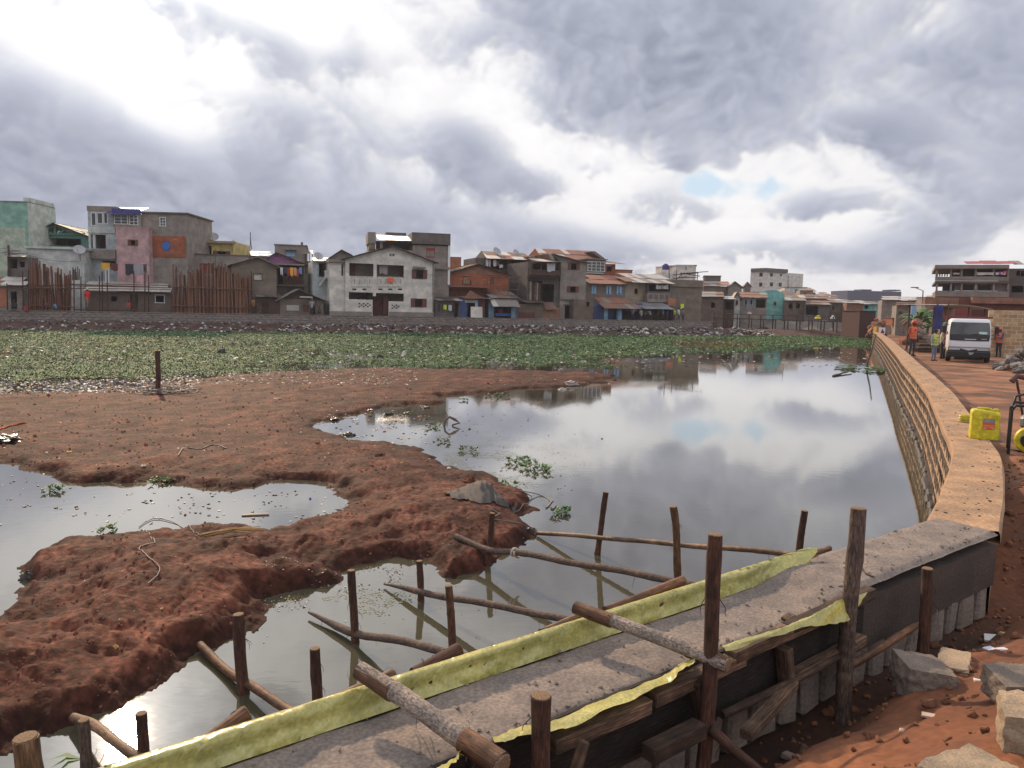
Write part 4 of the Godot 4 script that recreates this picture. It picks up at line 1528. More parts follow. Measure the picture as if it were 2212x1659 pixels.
# sheets of corrugated iron over the quad a (low left), b (low right), c (high right), d (high left), in the thing's own space
func sheets(h: Node3D, a: Vector3, b: Vector3, c: Vector3, d: Vector3, mats: Array, wide := 0.9, rows := 2) -> void:
	var nu := maxi(1, int(round(((b - a).length() + (c - d).length()) * 0.5 / wide)))
	var nv := rows
	for j in nv:
		for i in nu:
			var p := [float(i) / nu, float(i + 1) / nu, float(j) / nv, float(j + 1) / nv]
			var q := []
			for e in [[0, 2], [1, 2], [1, 3], [0, 3]]:
				q.append(a.lerp(b, p[e[0]]).lerp(d.lerp(c, p[e[0]]), p[e[1]]))
			var mid: Vector3 = (q[0] + q[1] + q[2] + q[3]) / 4.0
			var x: Vector3 = (q[1] - q[0] + q[2] - q[3]).normalized()
			var z: Vector3 = (q[0] - q[3] + q[1] - q[2])
			z = (z - x * z.dot(x)).normalized()
			var y := z.cross(x)
			var bs := Basis(x, y, z)
			var m := mb()
			var lx: float = (q[1].distance_to(q[0]) + q[2].distance_to(q[3])) / 2.0 + 0.05
			var lz: float = (q[3].distance_to(q[0]) + q[2].distance_to(q[1])) / 2.0 + 0.14
			m.box(Vector3.ZERO, Vector3(lx, 0.018, lz))
			var s := obj("roof_sheet", m, mats[rng.randi() % mats.size()], h)
			s.transform = Transform3D(bs * Basis.from_euler(Vector3(-0.012 - rng.randf() * 0.02, rng.randf_range(-0.012, 0.012), rng.randf_range(-0.015, 0.015))), mid + y * (0.02 + 0.016 * (i % 2) + 0.012 * rng.randf()))

# gable towards the camera: apex in frame pixels
func gable(h: Node3D, f: Dictionary, B: Dictionary, ax: float, ay: float, m: Material, mats: Array, over := 0.35, rows := 2, ridge_back := -1.0) -> void:
	var ap := fuv(f, ax, ay, -B.z)
	var g := mb()
	g.poly([Vector2(B.u0, B.v1 - 0.005), Vector2(B.u1, B.v1 - 0.005), Vector2(ap.x, ap.y)], B.z - 0.22, B.z - 0.002)
	obj("gable", g, m, h)
	var zb: float = B.z - (B.d if ridge_back < 0 else ridge_back) - over
	var zf: float = B.z + over
	var el := Vector3(B.u0 - over * 0.8, B.v1 - over * 0.8 * (ap.y - B.v1) / maxf(0.3, ap.x - B.u0), zf)
	var er := Vector3(B.u1 + over * 0.8, B.v1 - over * 0.8 * (ap.y - B.v1) / maxf(0.3, B.u1 - ap.x), zf)
	var tp := Vector3(ap.x, ap.y + 0.05, zf)
	var w := Vector3(0, 0, zb - zf)
	sheets(h, el + w, el, tp, tp + w, mats, 0.9, rows)
	sheets(h, er, er + w, tp + w, tp, mats, 0.9, rows)
	var v := mb()                           # barge boards
	for e in [el, er]:
		var bb := along(e, tp)
		v.box((e + tp) / 2 + Vector3(0, -0.07, -0.02), Vector3(0.05, e.distance_to(tp), 0.05), bb)
	obj("barge_board", v, MT.sawn_dark, h)

# a roof sloping down towards the camera, seen as a band from row y_low to y_high; the high edge lies deep behind
func slope_roof(h: Node3D, f: Dictionary, xl: float, xr: float, y_low: float, xl2: float, xr2: float, y_high: float, z_low: float, z_high: float, mats: Array, rows := 2, wide := 0.9) -> void:
	var a := fuv(f, xl, y_low, -z_low)
	var b := fuv(f, xr, y_low, -z_low)
	var c := fuv(f, xr2, y_high, -z_high)
	var d := fuv(f, xl2, y_high, -z_high)
	var y1 := (a.y + b.y) / 2
	var y2 := (c.y + d.y) / 2
	sheets(h, Vector3(a.x, y1, z_low), Vector3(b.x, y1, z_low), Vector3(c.x, y2, z_high), Vector3(d.x, y2, z_high), mats, wide, rows)

func flat_cap(h: Node3D, B: Dictionary, over := 0.15, high := 0.18, m: Material = null, called := "roof") -> void:
	var c := mb()
	c.bx(B.u0 - over, B.u1 + over, B.v1, B.v1 + high, B.z - B.d - over, B.z + over)
	obj(called, c, m if m else MT.plaster_dark, h)

func slab(h: Node3D, f: Dictionary, x0: float, y0: float, x1: float, y1: float, z0: float, z1: float, called: String, m: Material) -> MeshInstance3D:   # a block between frame pixels, from depth z0 to z1 in front of the face
	var a := fuv(f, x0, y0, -maxf(z0, z1))
	var b := fuv(f, x1, y1, -maxf(z0, z1))
	var q := mb()
	q.bx(minf(a.x, b.x), maxf(a.x, b.x), minf(a.y, b.y), maxf(a.y, b.y), z0, z1)
	return obj(called, q, m, h)

func town_mats() -> void:
	var w3 := Vector3.ONE
	var pl := func(k, c): return mat(k, c, 0.95, T.fine, w3 * 0.8, T.n_fine, 0.6, T.stain, w3 * 0.22, true)
	pl.call("plaster_grey", lin(0.384, 0.339, 0.314))
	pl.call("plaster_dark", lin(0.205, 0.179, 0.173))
	pl.call("plaster_brown", lin(0.294, 0.237, 0.198))
	pl.call("plaster_white", lin(0.950, 0.910, 0.870))
	pl.call("plaster_beige", lin(0.486, 0.410, 0.307))
	pl.call("turquoise", lin(0.346, 0.640, 0.550))
	pl.call("pale_green", lin(0.602, 0.717, 0.602))
	pl.call("pale_side", lin(0.742, 0.845, 0.794))
	pl.call("teal", lin(0.128, 0.320, 0.275))
	pl.call("white_wash", lin(0.794, 0.832, 0.832))
	pl.call("pale_blue", lin(0.589, 0.666, 0.717))
	pl.call("pink", lin(0.704, 0.461, 0.486))
	pl.call("purple", lin(0.474, 0.218, 0.461))
	pl.call("brick_red", lin(0.512, 0.160, 0.083))
	pl.call("brick_orange", lin(0.640, 0.256, 0.154))
	pl.call("brick_dull", lin(0.384, 0.205, 0.147))
	pl.call("yellow_paint", lin(0.794, 0.512, 0.077))
	pl.call("yellow_pale", lin(0.768, 0.627, 0.256))
	pl.call("blue_paint", lin(0.109, 0.160, 0.384))
	pl.call("blue_pale", lin(0.256, 0.422, 0.589))
	pl.call("aqua", lin(0.282, 0.717, 0.691))
	pl.call("far_blue", lin(0.065, 0.085, 0.20))
	pl.call("mud_wall", lin(0.243, 0.186, 0.154))
	pl.call("near_black", lin(0.050, 0.042, 0.040))  # stands for the shade inside vents, slots and windows
	pl.call("wood_dark", lin(0.128, 0.079, 0.064))
	pl.call("wood_red", lin(0.205, 0.077, 0.058))
	pl.call("quay_stone", lin(0.33, 0.29, 0.275))
	mat("pole_red", lin(0.30, 0.125, 0.085), 0.85, T.grain, Vector3(3, 0.5, 3))
	mat("pole_tan", lin(0.42, 0.215, 0.125), 0.85, T.grain, Vector3(3, 0.5, 3))
	mat("rust_dark", lin(0.085, 0.036, 0.033), 0.85, T.stain, Vector3.ONE)
	plain("shutter", lin(0.14, 0.055, 0.045), 0.8)
	plain("shutter_blue", lin(0.03, 0.13, 0.42), 0.7)
	plain("shutter_sky", lin(0.22, 0.40, 0.60), 0.7)
	plain("red_door", lin(0.26, 0.04, 0.035), 0.7)
	plain("white_frame", lin(0.66, 0.66, 0.66), 0.6)
	plain("blue_tarp", lin(0.035, 0.04, 0.19), 0.5)
	var gl := plain("glass", lin(0.05, 0.055, 0.06), 0.06)
	gl.albedo_color.a = 0.35
	gl.transparency = BaseMaterial3D.TRANSPARENCY_ALPHA
	# corrugated iron
	var im := Image.create(64, 8, false, Image.FORMAT_RGB8)
	for x in 64:
		var s := -cos(TAU * x / 16.0) * 0.75
		var n := Vector3(s, 0, 1).normalized()
		for y in 8:
			im.set_pixel(x, y, Color(n.x * 0.5 + 0.5, 0.5, n.z * 0.5 + 0.5))
	T.corrugated = ImageTexture.create_from_image(im)
	var ir := func(k, c, rough, metal):
		var m := mat(k, c, rough, T.stain, Vector3(1.6, 1.6, 1.6), T.corrugated, 0.9, null)
		m.metallic = metal
		return m
	ir.call("iron_pale", lin(0.62, 0.60, 0.58), 0.5, 0.25)
	ir.call("iron_white", lin(0.80, 0.78, 0.76), 0.4, 0.3)
	ir.call("iron_grey", lin(0.30, 0.28, 0.27), 0.55, 0.3)
	ir.call("iron_brown", lin(0.25, 0.15, 0.11), 0.75, 0.1)
	ir.call("iron_rust", lin(0.32, 0.14, 0.09), 0.8, 0.0)
	ir.call("iron_red", lin(0.36, 0.15, 0.11), 0.8, 0.0)
	ir.call("iron_dark", lin(0.12, 0.095, 0.085), 0.75, 0.1)
	ir.call("iron_blue", lin(0.28, 0.33, 0.40), 0.5, 0.2)

func build_far_bank() -> void:
	town_mats()
	var dirv := (QB - QA).normalized()
	var toward := Vector2(dirv.y, -dirv.x)          # towards the camera
	# dirt slope between the weeds and the quay
	var vs := PackedVector3Array()
	var idx := PackedInt32Array()
	var cs := PackedColorArray()
	var nu := 300
	var nv := 26
	for i in nu:
		var s := -40.0 + 150.0 * i / (nu - 1)
		for j in nv:
			var t := 13.0 * j / (nv - 1) - 1.0
			var p := QA + dirv * s + toward * t
			var e := smoothstep(66.0, 82.0, s)
			var h := slope_h(p)
			vs.append(Vector3(p.x, h, -p.y))
			var rd := clampf(_e1.get_noise_2d(p.x * 0.12 + 9.0, p.y * 0.12) + 0.6 - e * 0.5, 0.0, 1.0)
			cs.append(Color(1.0, 1.15, 1.25).lerp(Color(1.9, 1.2, 1.0), smoothstep(0.3, 0.8, rd)))
	for i in nu - 1:
		for j in nv - 1:
			var a := i * nv + j
			idx.append_array([a, a + 1, a + nv + 1, a, a + nv + 1, a + nv])
	MT.bank_dirt.vertex_color_use_as_albedo = true
	struct("far_bank_slope", smooth_mesh(vs, idx, cs), MT.bank_dirt)
	# town ground and the ground beyond, each its own sheet
	var g := mb()
	var a0 := QA - dirv * 140.0
	var a1 := QB + dirv * 1.0
	var far := Vector2(-dirv.y, dirv.x) * 26.0
	g.quad(Vector3(a0.x, PATH_Y, -a0.y), Vector3(a0.x + far.x, PATH_Y, -a0.y - far.y), Vector3(a1.x + far.x, PATH_Y, -a1.y - far.y), Vector3(a1.x, PATH_Y, -a1.y))
	struct("path", g, MT.town_ground)
	var g2 := mb()
	g2.quad(Vector3(-900, 0.30, -104), Vector3(-900, 0.30, -1500), Vector3(1100, 0.30, -1500), Vector3(1100, 0.30, -104))
	struct("ground", g2, MT.town_ground)
	# quay wall, its stones in rough courses, and a coping
	var q := thing("quay_wall", "long low grey stone quay wall along the far bank below the houses", "wall")
	var core := mb()
	var bs := Basis(Vector3(dirv.x, 0, -dirv.y), Vector3.UP, Vector3(toward.x, 0, -toward.y))
	var L := QA.distance_to(QB) + 40.0
	var mid := QA + dirv * (L / 2 - 40.0)
	core.box(Vector3(mid.x, 0.8, -mid.y), Vector3(L, 1.5, 0.4), bs)
	obj("masonry", core, MT.quay_stone, q)
	var cap := mb()
	var s := -40.0
	while s < L - 40.0:
		var c := QA + dirv * (s + 1.0)
		cap.cham(Vector3(c.x, 1.56 + rng.randf_range(-0.015, 0.015), -c.y), Vector3(1.98, 0.10, 0.5), 0.02, bs)
		s += 2.0
	obj("coping", cap, mat("quay_cap", lin(0.25, 0.22, 0.205), 0.95, T.fine, Vector3.ONE, T.n_fine, 0.6, T.stain, Vector3.ONE * 0.3, true), q)
	var st := mb()
	s = -14.0
	while s < QA.distance_to(QB):
		for row in 3:
			var c := QA + dirv * (s + 0.3 * (row % 2)) + toward * 0.2
			st.cham(Vector3(c.x, 1.40 - row * 0.26, -c.y), Vector3(rng.randf_range(0.4, 0.62), 0.22, 0.09), 0.03, bs, 0.03, rng)
		s += 0.66
	var so := obj("stones", st, MT.quay_stone, q)
	so.set_meta("kind", "stuff")

# ---------------------------------------------------------------- houses along the far bank, left to right
func railing(h: Node3D, f: Dictionary, x0: float, x1: float, yt: float, yb: float, z: float, m: Material, n: int) -> void:
	var a := fuv(f, x0, yt, -z)
	var b := fuv(f, x1, yb, -z)
	var r := mb()
	r.bx(a.x, b.x, a.y - 0.06, a.y, z - 0.04, z + 0.04)
	r.bx(a.x, b.x, b.y, b.y + 0.06, z - 0.04, z + 0.04)
	obj("rail", r, m, h)
	for i in n:
		var x := lerpf(a.x + 0.05, b.x - 0.05, i / float(n - 1))
		var k := mb()
		k.bx(x - 0.035, x + 0.035, b.y + 0.06, a.y - 0.06, z - 0.02, z + 0.02)
		obj("baluster", k, m, h)

func dish(f: Dictionary, x: float, y: float, back: float, rad: float, label: String) -> void:
	var uv := fuv(f, x, y, back)
	var o := thing("satellite_dish", label, "satellite dish", f.o + f.x * uv.x - f.n * back + Vector3(0, uv.y, 0), f.turn, "satellite dishes on the roofs")
	var m := mb()
	m.lathe(Vector3.ZERO, [Vector2(0, -0.12 * rad), Vector2(rad * 0.5, -0.07 * rad), Vector2(rad, 0.14 * rad), Vector2(rad * 0.98, 0.19 * rad), Vector2(rad * 0.5, -0.02 * rad), Vector2(0, -0.08 * rad)], 16, Basis.from_euler(Vector3(0.95, 0.35, 0)))
	obj("reflector", m, plain("dish_grey", lin(0.34, 0.34, 0.36), 0.5), o)
	var p := mb()
	p.tube([Vector3(0, -0.05, -0.1), Vector3(0, -rad * 1.0, -0.15), Vector3(0, -rad * 1.9, -0.15)], [0.03, 0.03, 0.03], 6)
	p.tube([Vector3(0, -rad * 0.7, 0.2), Vector3(0, 0.1, rad * 0.9)], [0.02, 0.02], 5)
	obj("mast", p, MT.plaster_dark, o)

var _cloth := {}
func cloth(f: Dictionary, x0: float, y0: float, x1: float, y1: float, z: float, c: Color, label: String, group: String) -> void:
	var a := fuv(f, x0, y0, -z)
	var b := fuv(f, x1, y1, -z)
	var w := absf(b.x - a.x)
	var hh := absf(a.y - b.y)
	var o := obj("hanging_garment", MB.new(), null) if false else MeshInstance3D.new()
	o.name = numbered("hanging_garment")
	add_child(o)
	var m := mb()
	var p := []
	for side in [1, -1]:
		for j in 7:
			for i in 9:
				var fx := i / 8.0
				var fy := j / 6.0
				var k := fx if side == 1 else 1.0 - fx
				p.append(Vector3((k - 0.5) * w * (1.0 - 0.10 * fy * sin(hh * 9.0)), -fy * hh * (1.0 - 0.10 * sin(k * PI * 2.0 + w * 20.0)), sin(k * 9.0 + w * 30.0) * 0.05 * fy + 0.012 * side))
	m.grid(p.slice(0, 63), 9)
	m.grid(p.slice(63), 9)
	o.mesh = m.mesh()
	var key := "cloth_%s" % c.to_html()
	o.material_override = mat(key, c, 0.95)
	o.position = f.o + f.x * (a.x + b.x) / 2 + f.n * z + Vector3(0, maxf(a.y, b.y), 0)
	o.rotation.y = f.turn
	tag(o, label, "laundry", group)

func wire(label: String, a: Vector3, b: Vector3, sag: float, r := 0.012, called := "clothes_line", cat := "line") -> void:
	var m := mb()
	var pts := []
	var rad := []
	for i in 11:
		var f := i / 10.0
		pts.append(a.lerp(b, f) - Vector3(0, sag * 4.0 * f * (1 - f), 0))
		rad.append(r)
	m.tube(pts, rad, 5)
	tag(obj(called, m, plain("line_dark", lin(0.05, 0.05, 0.05), 0.8)), label, cat)

func fpt(f: Dictionary, x: float, y: float, z := 0.0) -> Vector3:
	var u := fuv(f, x, y, -z)
	return f.o + f.x * u.x + f.n * z + Vector3(0, u.y, 0)

func build_houses() -> void:
	var B := {}
	var f := {}
	var h: Node3D
	var PY := PATH_Y
	# ---- left group
	f = face(1, -160, 700, 84, 3, PY)
	h = house(f, "apartment_block", "tall turquoise block with a pale right side at the left edge")
	B = body(h, f, -160, 235, 124, 9999, 5.4, MT.turquoise, [])
	var lo := mb()
	lo.bx(B.u0 + 0.01, B.u1 - 0.3, 0.0, fuv(f, 0, 345).y, 0.004, 0.05)
	obj("lower_band", lo, MT.pale_green, h)
	var sd := mb()
	sd.bx(B.u1 + 0.002, B.u1 + 0.06, 0.0, B.v1, -5.4, 0.0)
	obj("side_wall", sd, MT.pale_side, h)
	flat_cap(h, B, 0.06, 0.12, MT.plaster_grey)
	var par := mb()
	par.bx(B.u1 - 0.5, B.u1 + 0.07, B.v1 + 0.12, B.v1 + 0.55, -5.3, -0.2)
	obj("parapet", par, MT.pale_side, h)

	f = face(1, 312, 600, 88, 6, PY)
	h = house(f, "teal_house", "teal house with open truss gable and shaded balcony")
	B = body(h, f, 312, 745, 405, 9999, 7.0, MT.teal, [[415, 436, 700, 508, "o"], [320, 470, 370, 500, "o"]])
	gable(h, f, B, 475, 312, MT.teal, [MT.iron_dark, plain("teal_roof", lin(0.06, 0.14, 0.12), 0.7)], 0.5, 2)
	for tr in [[475, 330, 475, 405, 0.10], [395, 360, 455, 405, 0.08], [560, 362, 500, 405, 0.08], [330, 402, 735, 402, 0.12]]:
		var a := fuv(f, tr[0], tr[1], -0.06)
		var b := fuv(f, tr[2], tr[3], -0.06)
		var m := mb()
		m.box(Vector3((a.x + b.x) / 2, (a.y + b.y) / 2, 0.06), Vector3(tr[4] * 2.0, a.distance_to(b), 0.1), along(Vector3(a.x, a.y, 0), Vector3(b.x, b.y, 0)))
		obj("truss_beam", m, MT.aqua if false else MT.teal, h)
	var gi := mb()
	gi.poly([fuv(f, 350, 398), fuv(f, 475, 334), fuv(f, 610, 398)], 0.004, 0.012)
	obj("gable_shade", gi, MT.near_black, h)  # flat dark patch painted for the shade inside the open gable
	var orn := mb()
	for k in 8:
		var t := k / 8.0 * TAU
		orn.bx(fuv(f, 515 + 12 * cos(t), 392).x - 0.05, fuv(f, 515 + 12 * cos(t), 392).x + 0.05, fuv(f, 515, 392 + 14 * sin(t)).y - 0.05, fuv(f, 515, 392 + 14 * sin(t)).y + 0.05, 0.03, 0.09)
	obj("gable_ornament", orn, MT.white_frame, h)

	f = face(1, 245, 700, 76, 10, PY)
	h = house(f, "white_house", "low whitewashed house with flat roof between the turquoise block and the pole stack")
	B = body(h, f, 245, 722, 532, 9999, 5.0, MT.white_wash, [])
	flat_cap(h, B, 0.25, 0.22, MT.white_wash)
	dish(f, 685, 540, -0.6, 0.55, "grey satellite dish on the low white house")
	for k in 5:
		var p := zp(1, 75 + k * 35.0, 690)
	pole("utility_pole", "dark wooden utility pole in front of the turquoise block", "pole", fpt(f, 75, 800, 2.0), fpt(f, 75, 500, 2.0), 0.11, 0.09, MT.wood_dark, "", [], 0, false)
	wire("sagging black cable across the front of the low white house", fpt(f, 78, 520, 2.0), fpt(f, 720, 635, 1.0), 0.5, 0.015, "cable", "cable")
	wire("upper black cable from the utility pole to the left", fpt(f, 78, 515, 2.0), fpt(f, -60, 505, 1.0), 0.2, 0.015, "cable", "cable")
	f = face(1, 62, 740, 74, 6, PY)
	h = house(f, "dark_shack", "dark cluttered shack roof below the turquoise block")
	B = body(h, f, 62, 240, 600, 9999, 3.0, MT.plaster_dark, [[85, 620, 150, 700, "o"], [170, 640, 215, 690, "o"]])
	slope_roof(h, f, 40, 260, 600, 60, 250, 545, 0.5, -3.2, [MT.iron_dark, MT.iron_grey], 2)

	# three storeys, white and blue
	f = face(1, 757, 640, 79, 4, PY)
	h = house(f, "narrow_house", "narrow pale three storey house with glazed top floor and open loggia")
	B = body(h, f, 757, 998, 205, 9999, 6.0, MT.pale_blue, [[785, 216, 832, 330, "m"], [836, 216, 890, 312, "m"], [894, 216, 932, 312, "m"], [782, 405, 916, 530, "o"], [880, 630, 1000, 690, "o"]])
	flat_cap(h, B, 0.05, 0.5, MT.plaster_grey)
	slab(h, f, 757, 338, 998, 395, 0.004, 0.12, "white_panel", MT.white_wash)
	slab(h, f, 757, 532, 998, 618, 0.004, 0.5, "balcony_parapet", MT.plaster_grey)
	slab(h, f, 800, 400, 826, 530, -0.3, -0.1, "column", MT.white_wash)
	slab(h, f, 862, 452, 916, 530, -1.6, -1.5, "door", MT.wood_dark)
	f = face(1, 972, 640, 78, 2, PY)
	h = house(f, "pink_house", "faded pink house with one shuttered window and a glazed loggia on top")
	B = body(h, f, 1000, 1283, 350, 9999, 7.0, MT.pink, [[1125, 450, 1172, 502, "s"]])
	flat_cap(h, B, 0.04, 0.08, MT.pink)
	var B2 := body(h, f, 975, 1218, 228, 345, 5.0, MT.plaster_grey, [[985, 232, 1105, 318, "g"], [1115, 235, 1195, 325, "g"]], 0.6, "loggia_wall")
	slope_roof(h, f, 962, 1222, 232, 968, 1212, 176, -0.2, -3.5, [MT.blue_tarp], 1, 5.0)
	slab(h, f, 966, 180, 1205, 232, -0.75, -0.45, "tarpaulin", MT.blue_tarp)
	f = face(1, 1225, 640, 79, 2, PY)
	h = house(f, "grey_house", "grey house with red brick middle floor and round blue shutter")
	B = body(h, f, 1225, 1613, 226, 9999, 7.0, MT.plaster_grey, [[1378, 255, 1434, 335, "g"], [1412, 468, 1468, 545, "c", MT.shutter_blue]])
	flat_cap(h, B, 0.2, 0.14, MT.plaster_dark)
	var bp := fuv(f, 1295, 415)
	var bq := fuv(f, 1608, 606)
	var brk := mb()
	var hole := Rect2(fuv(f, 1410, 546).x, fuv(f, 1410, 546).y, fuv(f, 1470, 466).x - fuv(f, 1410, 546).x, fuv(f, 1470, 466).y - fuv(f, 1410, 546).y)
	panel(brk, bp.x, bq.x, bq.y, bp.y, [hole], 0.06, 0.058)
	obj("brick_storey", brk, MT.brick_red, h)
	var bh := 0
	for row in int((bp.y - bq.y) / 0.19):
		for c in int((bq.x - bp.x) / 0.42):
			if bh >= 240 or rng.randf() < 0.12:
				continue
			var x: float = bp.x + 0.42 * (c + 0.5 * (row % 2)) + 0.22
			var y: float = bq.y + 0.19 * row + 0.1
			if x > bq.x - 0.25 or hole.grow(0.25).has_point(Vector2(x, y)):
				continue
			var bm := mb()
			bm.box(Vector3(x, y, 0.066), Vector3(0.37, 0.15, 0.02))
			obj("brick", bm, [MT.brick_red, MT.brick_orange, MT.brick_dull][0 if rng.randf() < 0.7 else rng.randi() % 3], h)
			bh += 1
	var rs := mb()
	rs.lathe(Vector3(fuv(f, 1440, 505).x, fuv(f, 1440, 505).y, 0.10), [Vector2(0, 0), Vector2(0.42, 0), Vector2(0.42, 0.04), Vector2(0, 0.04)], 18, Basis.from_euler(Vector3(PI / 2, 0, 0)))
	obj("round_shutter", rs, MT.shutter_blue, h)

	f = face(1, 1618, 640, 88, 4, PY)
	h = house(f, "yellow_house", "orange yellow house with flat parapet behind the grey house")
	B = body(h, f, 1560, 1712, 418, 9999, 6.0, MT.yellow_paint, [[1616, 455, 1640, 512, "c", MT.shutter_sky]])
	slab(h, f, 1612, 380, 1705, 415, -1.0, -0.1, "roof_parapet", MT.plaster_beige)
	f = face(1, 1645, 640, 85, 4, PY)
	h = house(f, "pale_yellow_house", "pale yellow house with a balcony and grey garden wall")
	B = body(h, f, 1666, 2022, 462, 9999, 6.0, MT.yellow_pale, [[1688, 500, 1828, 575, "o"], [1878, 548, 1955, 583, "s"]])
	slab(h, f, 1660, 455, 2030, 485, -0.1, 0.35, "cornice", MT.plaster_beige)
	slab(h, f, 1800, 540, 1828, 578, -1.5, -1.4, "door", MT.red_door)
	slab(h, f, 2008, 455, 2020, 580, 0.0, 0.2, "column", MT.yellow_pale)
	var fg := face(1, 1645, 700, 81, 12, PY)
	h = house(fg, "low_wall_house", "long grey low house with a dark red door behind the pole screen")
	B = body(h, fg, 1645, 2135, 585, 9999, 4.0, MT.plaster_grey, [[1725, 655, 1845, 745, "d", MT.red_door]])
	flat_cap(h, B, 0.1, 0.1, MT.plaster_dark)
	dish(f, 1742, 425, 1.0, 0.42, "small grey satellite dish on the yellow house's roof")
	dish(f, 1845, 427, 1.0, 0.55, "large grey satellite dish on the pale yellow house's roof")
	f = face(1, 2040, 640, 90, 6, PY)
	h = house(f, "shed_house", "long low shed with a pale sheet roof behind the thin antenna mast")
	B = body(h, f, 2042, 2330, 590, 9999, 5.0, MT.plaster_grey, [])
	slope_roof(h, f, 2040, 2330, 590, 2060, 2320, 552, 0.3, -5.0, [MT.iron_pale, MT.iron_grey], 2)
	# low hut with pale roof in front, and the shack at the far left
	f = face(1, 740, 1075, qd(185) + 1.6, 20.9, PY)
	h = house(f, "mud_shack", "long low mud shack with a bright sheet iron roof between the pole stacks")
	B = body(h, f, 740, 1482, 905, 9999, 4.0, MT.mud_wall, [[1122, 925, 1196, 1068, "d", MT.wood_dark], [1338, 925, 1424, 998, "w", MT.white_frame], [960, 940, 1010, 985, "o"]])
	slope_roof(h, f, 735, 1490, 900, 760, 1440, 818, 0.4, -4.3, [MT.iron_white, MT.iron_pale, MT.iron_white], 2)
	f = face(1, -60, 1065, qd(-15) + 1.2, 20.9, PY)
	h = house(f, "board_shack", "board shack with a pale roof and an orange panel at the left edge")
	B = body(h, f, -60, 190, 850, 9999, 3.5, MT.plaster_grey, [[92, 900, 150, 1050, "o"]])
	slab(h, f, -60, 870, 60, 1030, 0.004, 0.06, "orange_panel", MT.brick_orange)
	slope_roof(h, f, -80, 250, 845, -60, 200, 775, 0.5, -3.5, [MT.iron_pale, MT.iron_white, MT.iron_rust], 2)

	# ---- middle group
	f = face(2, 60, 715, qd(500) + 2.0, 20.9, PY)
	h = house(f, "gabled_house", "brown rendered gabled house with a pale curtained window beside the pole screen")
	B = body(h, f, 60, 455, 465, 9999, 7.0, MT.plaster_brown, [[250, 535, 333, 602, "w", MT.wood_dark]])
	gable(h, f, B, 290, 398, MT.plaster_brown, [MT.iron_pale, MT.iron_grey, MT.iron_white], 0.4)
	slab(h, f, 256, 540, 328, 598, -0.2, -0.16, "curtain", MT.plaster_white)
	f = face(2, 325, 640, qd(565) + 6.0, 20, PY)
	h = house(f, "purple_house", "purple gabled house with a laundry hung balcony")
	B = body(h, f, 325, 700, 448, 9999, 6.5, MT.plaster_brown, [[468, 470, 690, 640, "o"]])
	gable(h, f, B, 455, 357, MT.purple, [MT.iron_dark, MT.iron_grey], 0.5)
	slab(h, f, 445, 368, 452, 392, 0.0, 0.03, "vent", MT.near_black)
	slab(h, f, 459, 368, 466, 392, 0.0, 0.03, "vent", MT.near_black)
	slab(h, f, 460, 450, 705, 470, -0.1, 0.9, "balcony_beam", MT.plaster_grey)
	slab(h, f, 450, 640, 715, 655, -0.1, 0.9, "balcony_floor", MT.plaster_dark)
	railing(h, f, 512, 684, 562, 638, 0.8, MT.sawn, 12)
	var lg := "washing on the purple house's balcony"
	var cc := [[488, 485, 514, 552, lin(0.6, 0.6, 0.6), "white shirt, leftmost"], [520, 482, 546, 540, lin(0.05, 0.05, 0.09), "dark cloth"], [548, 490, 572, 560, lin(0.35, 0.04, 0.05), "dark red cloth"], [574, 486, 606, 562, lin(0.75, 0.42, 0.04), "yellow cloth"], [608, 488, 634, 560, lin(0.62, 0.3, 0.2), "orange pink cloth"], [634, 500, 652, 590, lin(0.4, 0.06, 0.05), "long red cloth"], [654, 486, 682, 545, lin(0.16, 0.26, 0.5), "blue shirt, rightmost"]]
	for c in cc:
		cloth(f, c[0], c[1], c[2], c[3], 0.75, c[4], "%s drying on the purple house's balcony" % c[5], lg)
	f = face(2, 440, 560, 94, 14, PY)
	h = house(f, "grey_tower_house", "grey flat roofed house with blue window and wooden side balcony")
	B = body(h, f, 440, 722, 292, 9999, 7.0, MT.plaster_grey, [[540, 345, 618, 388, "c", MT.shutter_sky]])
	flat_cap(h, B, 0.1, 0.12, MT.plaster_grey)
	slab(h, f, 530, 326, 632, 336, 0.0, 0.5, "window_hood", MT.plaster_dark)
	slab(h, f, 670, 262, 690, 284, -1.4, -0.6, "water_tank", MT.plaster_dark)
	slope_roof(h, f, 700, 800, 372, 700, 760, 332, 0.6, -3.0, [MT.iron_dark, MT.iron_grey], 1)
	for px in [710, 742, 770]:
		slab(h, f, px, 370, px + 8, 530, 0.3, 0.42, "balcony_post", MT.wood_dark)
	slab(h, f, 705, 430, 778, 470, 0.25, 0.5, "balcony_front", MT.wood_dark)
	slab(h, f, 705, 470, 778, 900, -3.0, 0.2, "annex_wall", MT.plaster_dark)
	f = face(2, 775, 900, qd(675) + 4.0, 20, PY)
	h = house(f, "blue_shanty", "pale blue shanty with a whitewashed outside stair")
	B = body(h, f, 775, 940, 432, 9999, 5.0, MT.pale_blue, [[830, 445, 905, 570, "o"]])
	slope_roof(h, f, 770, 950, 432, 780, 935, 402, 0.5, -5.0, [MT.iron_blue, MT.iron_pale], 2)
	for k in 9:
		slab(h, f, 882 - k * 6.2, 574 + k * 8.0, 896 - k * 6.2, 582 + k * 8.0, 0.3, 1.2, "stair_step", MT.white_wash)
	slab(h, f, 880, 514, 938, 522, 0.2, 0.9, "rail_top", MT.white_frame)
	railing(h, f, 880, 938, 522, 574, 0.9, MT.white_frame, 7)
	slab(h, f, 880, 575, 940, 583, 0.0, 1.0, "landing", MT.white_wash)
	dish(f, 826, 388, 0.0, 0.5, "tilted satellite dish on the pale blue shanty")
	f = face(2, 268, 905, qd(551) + 1.2, 20.9, PY)
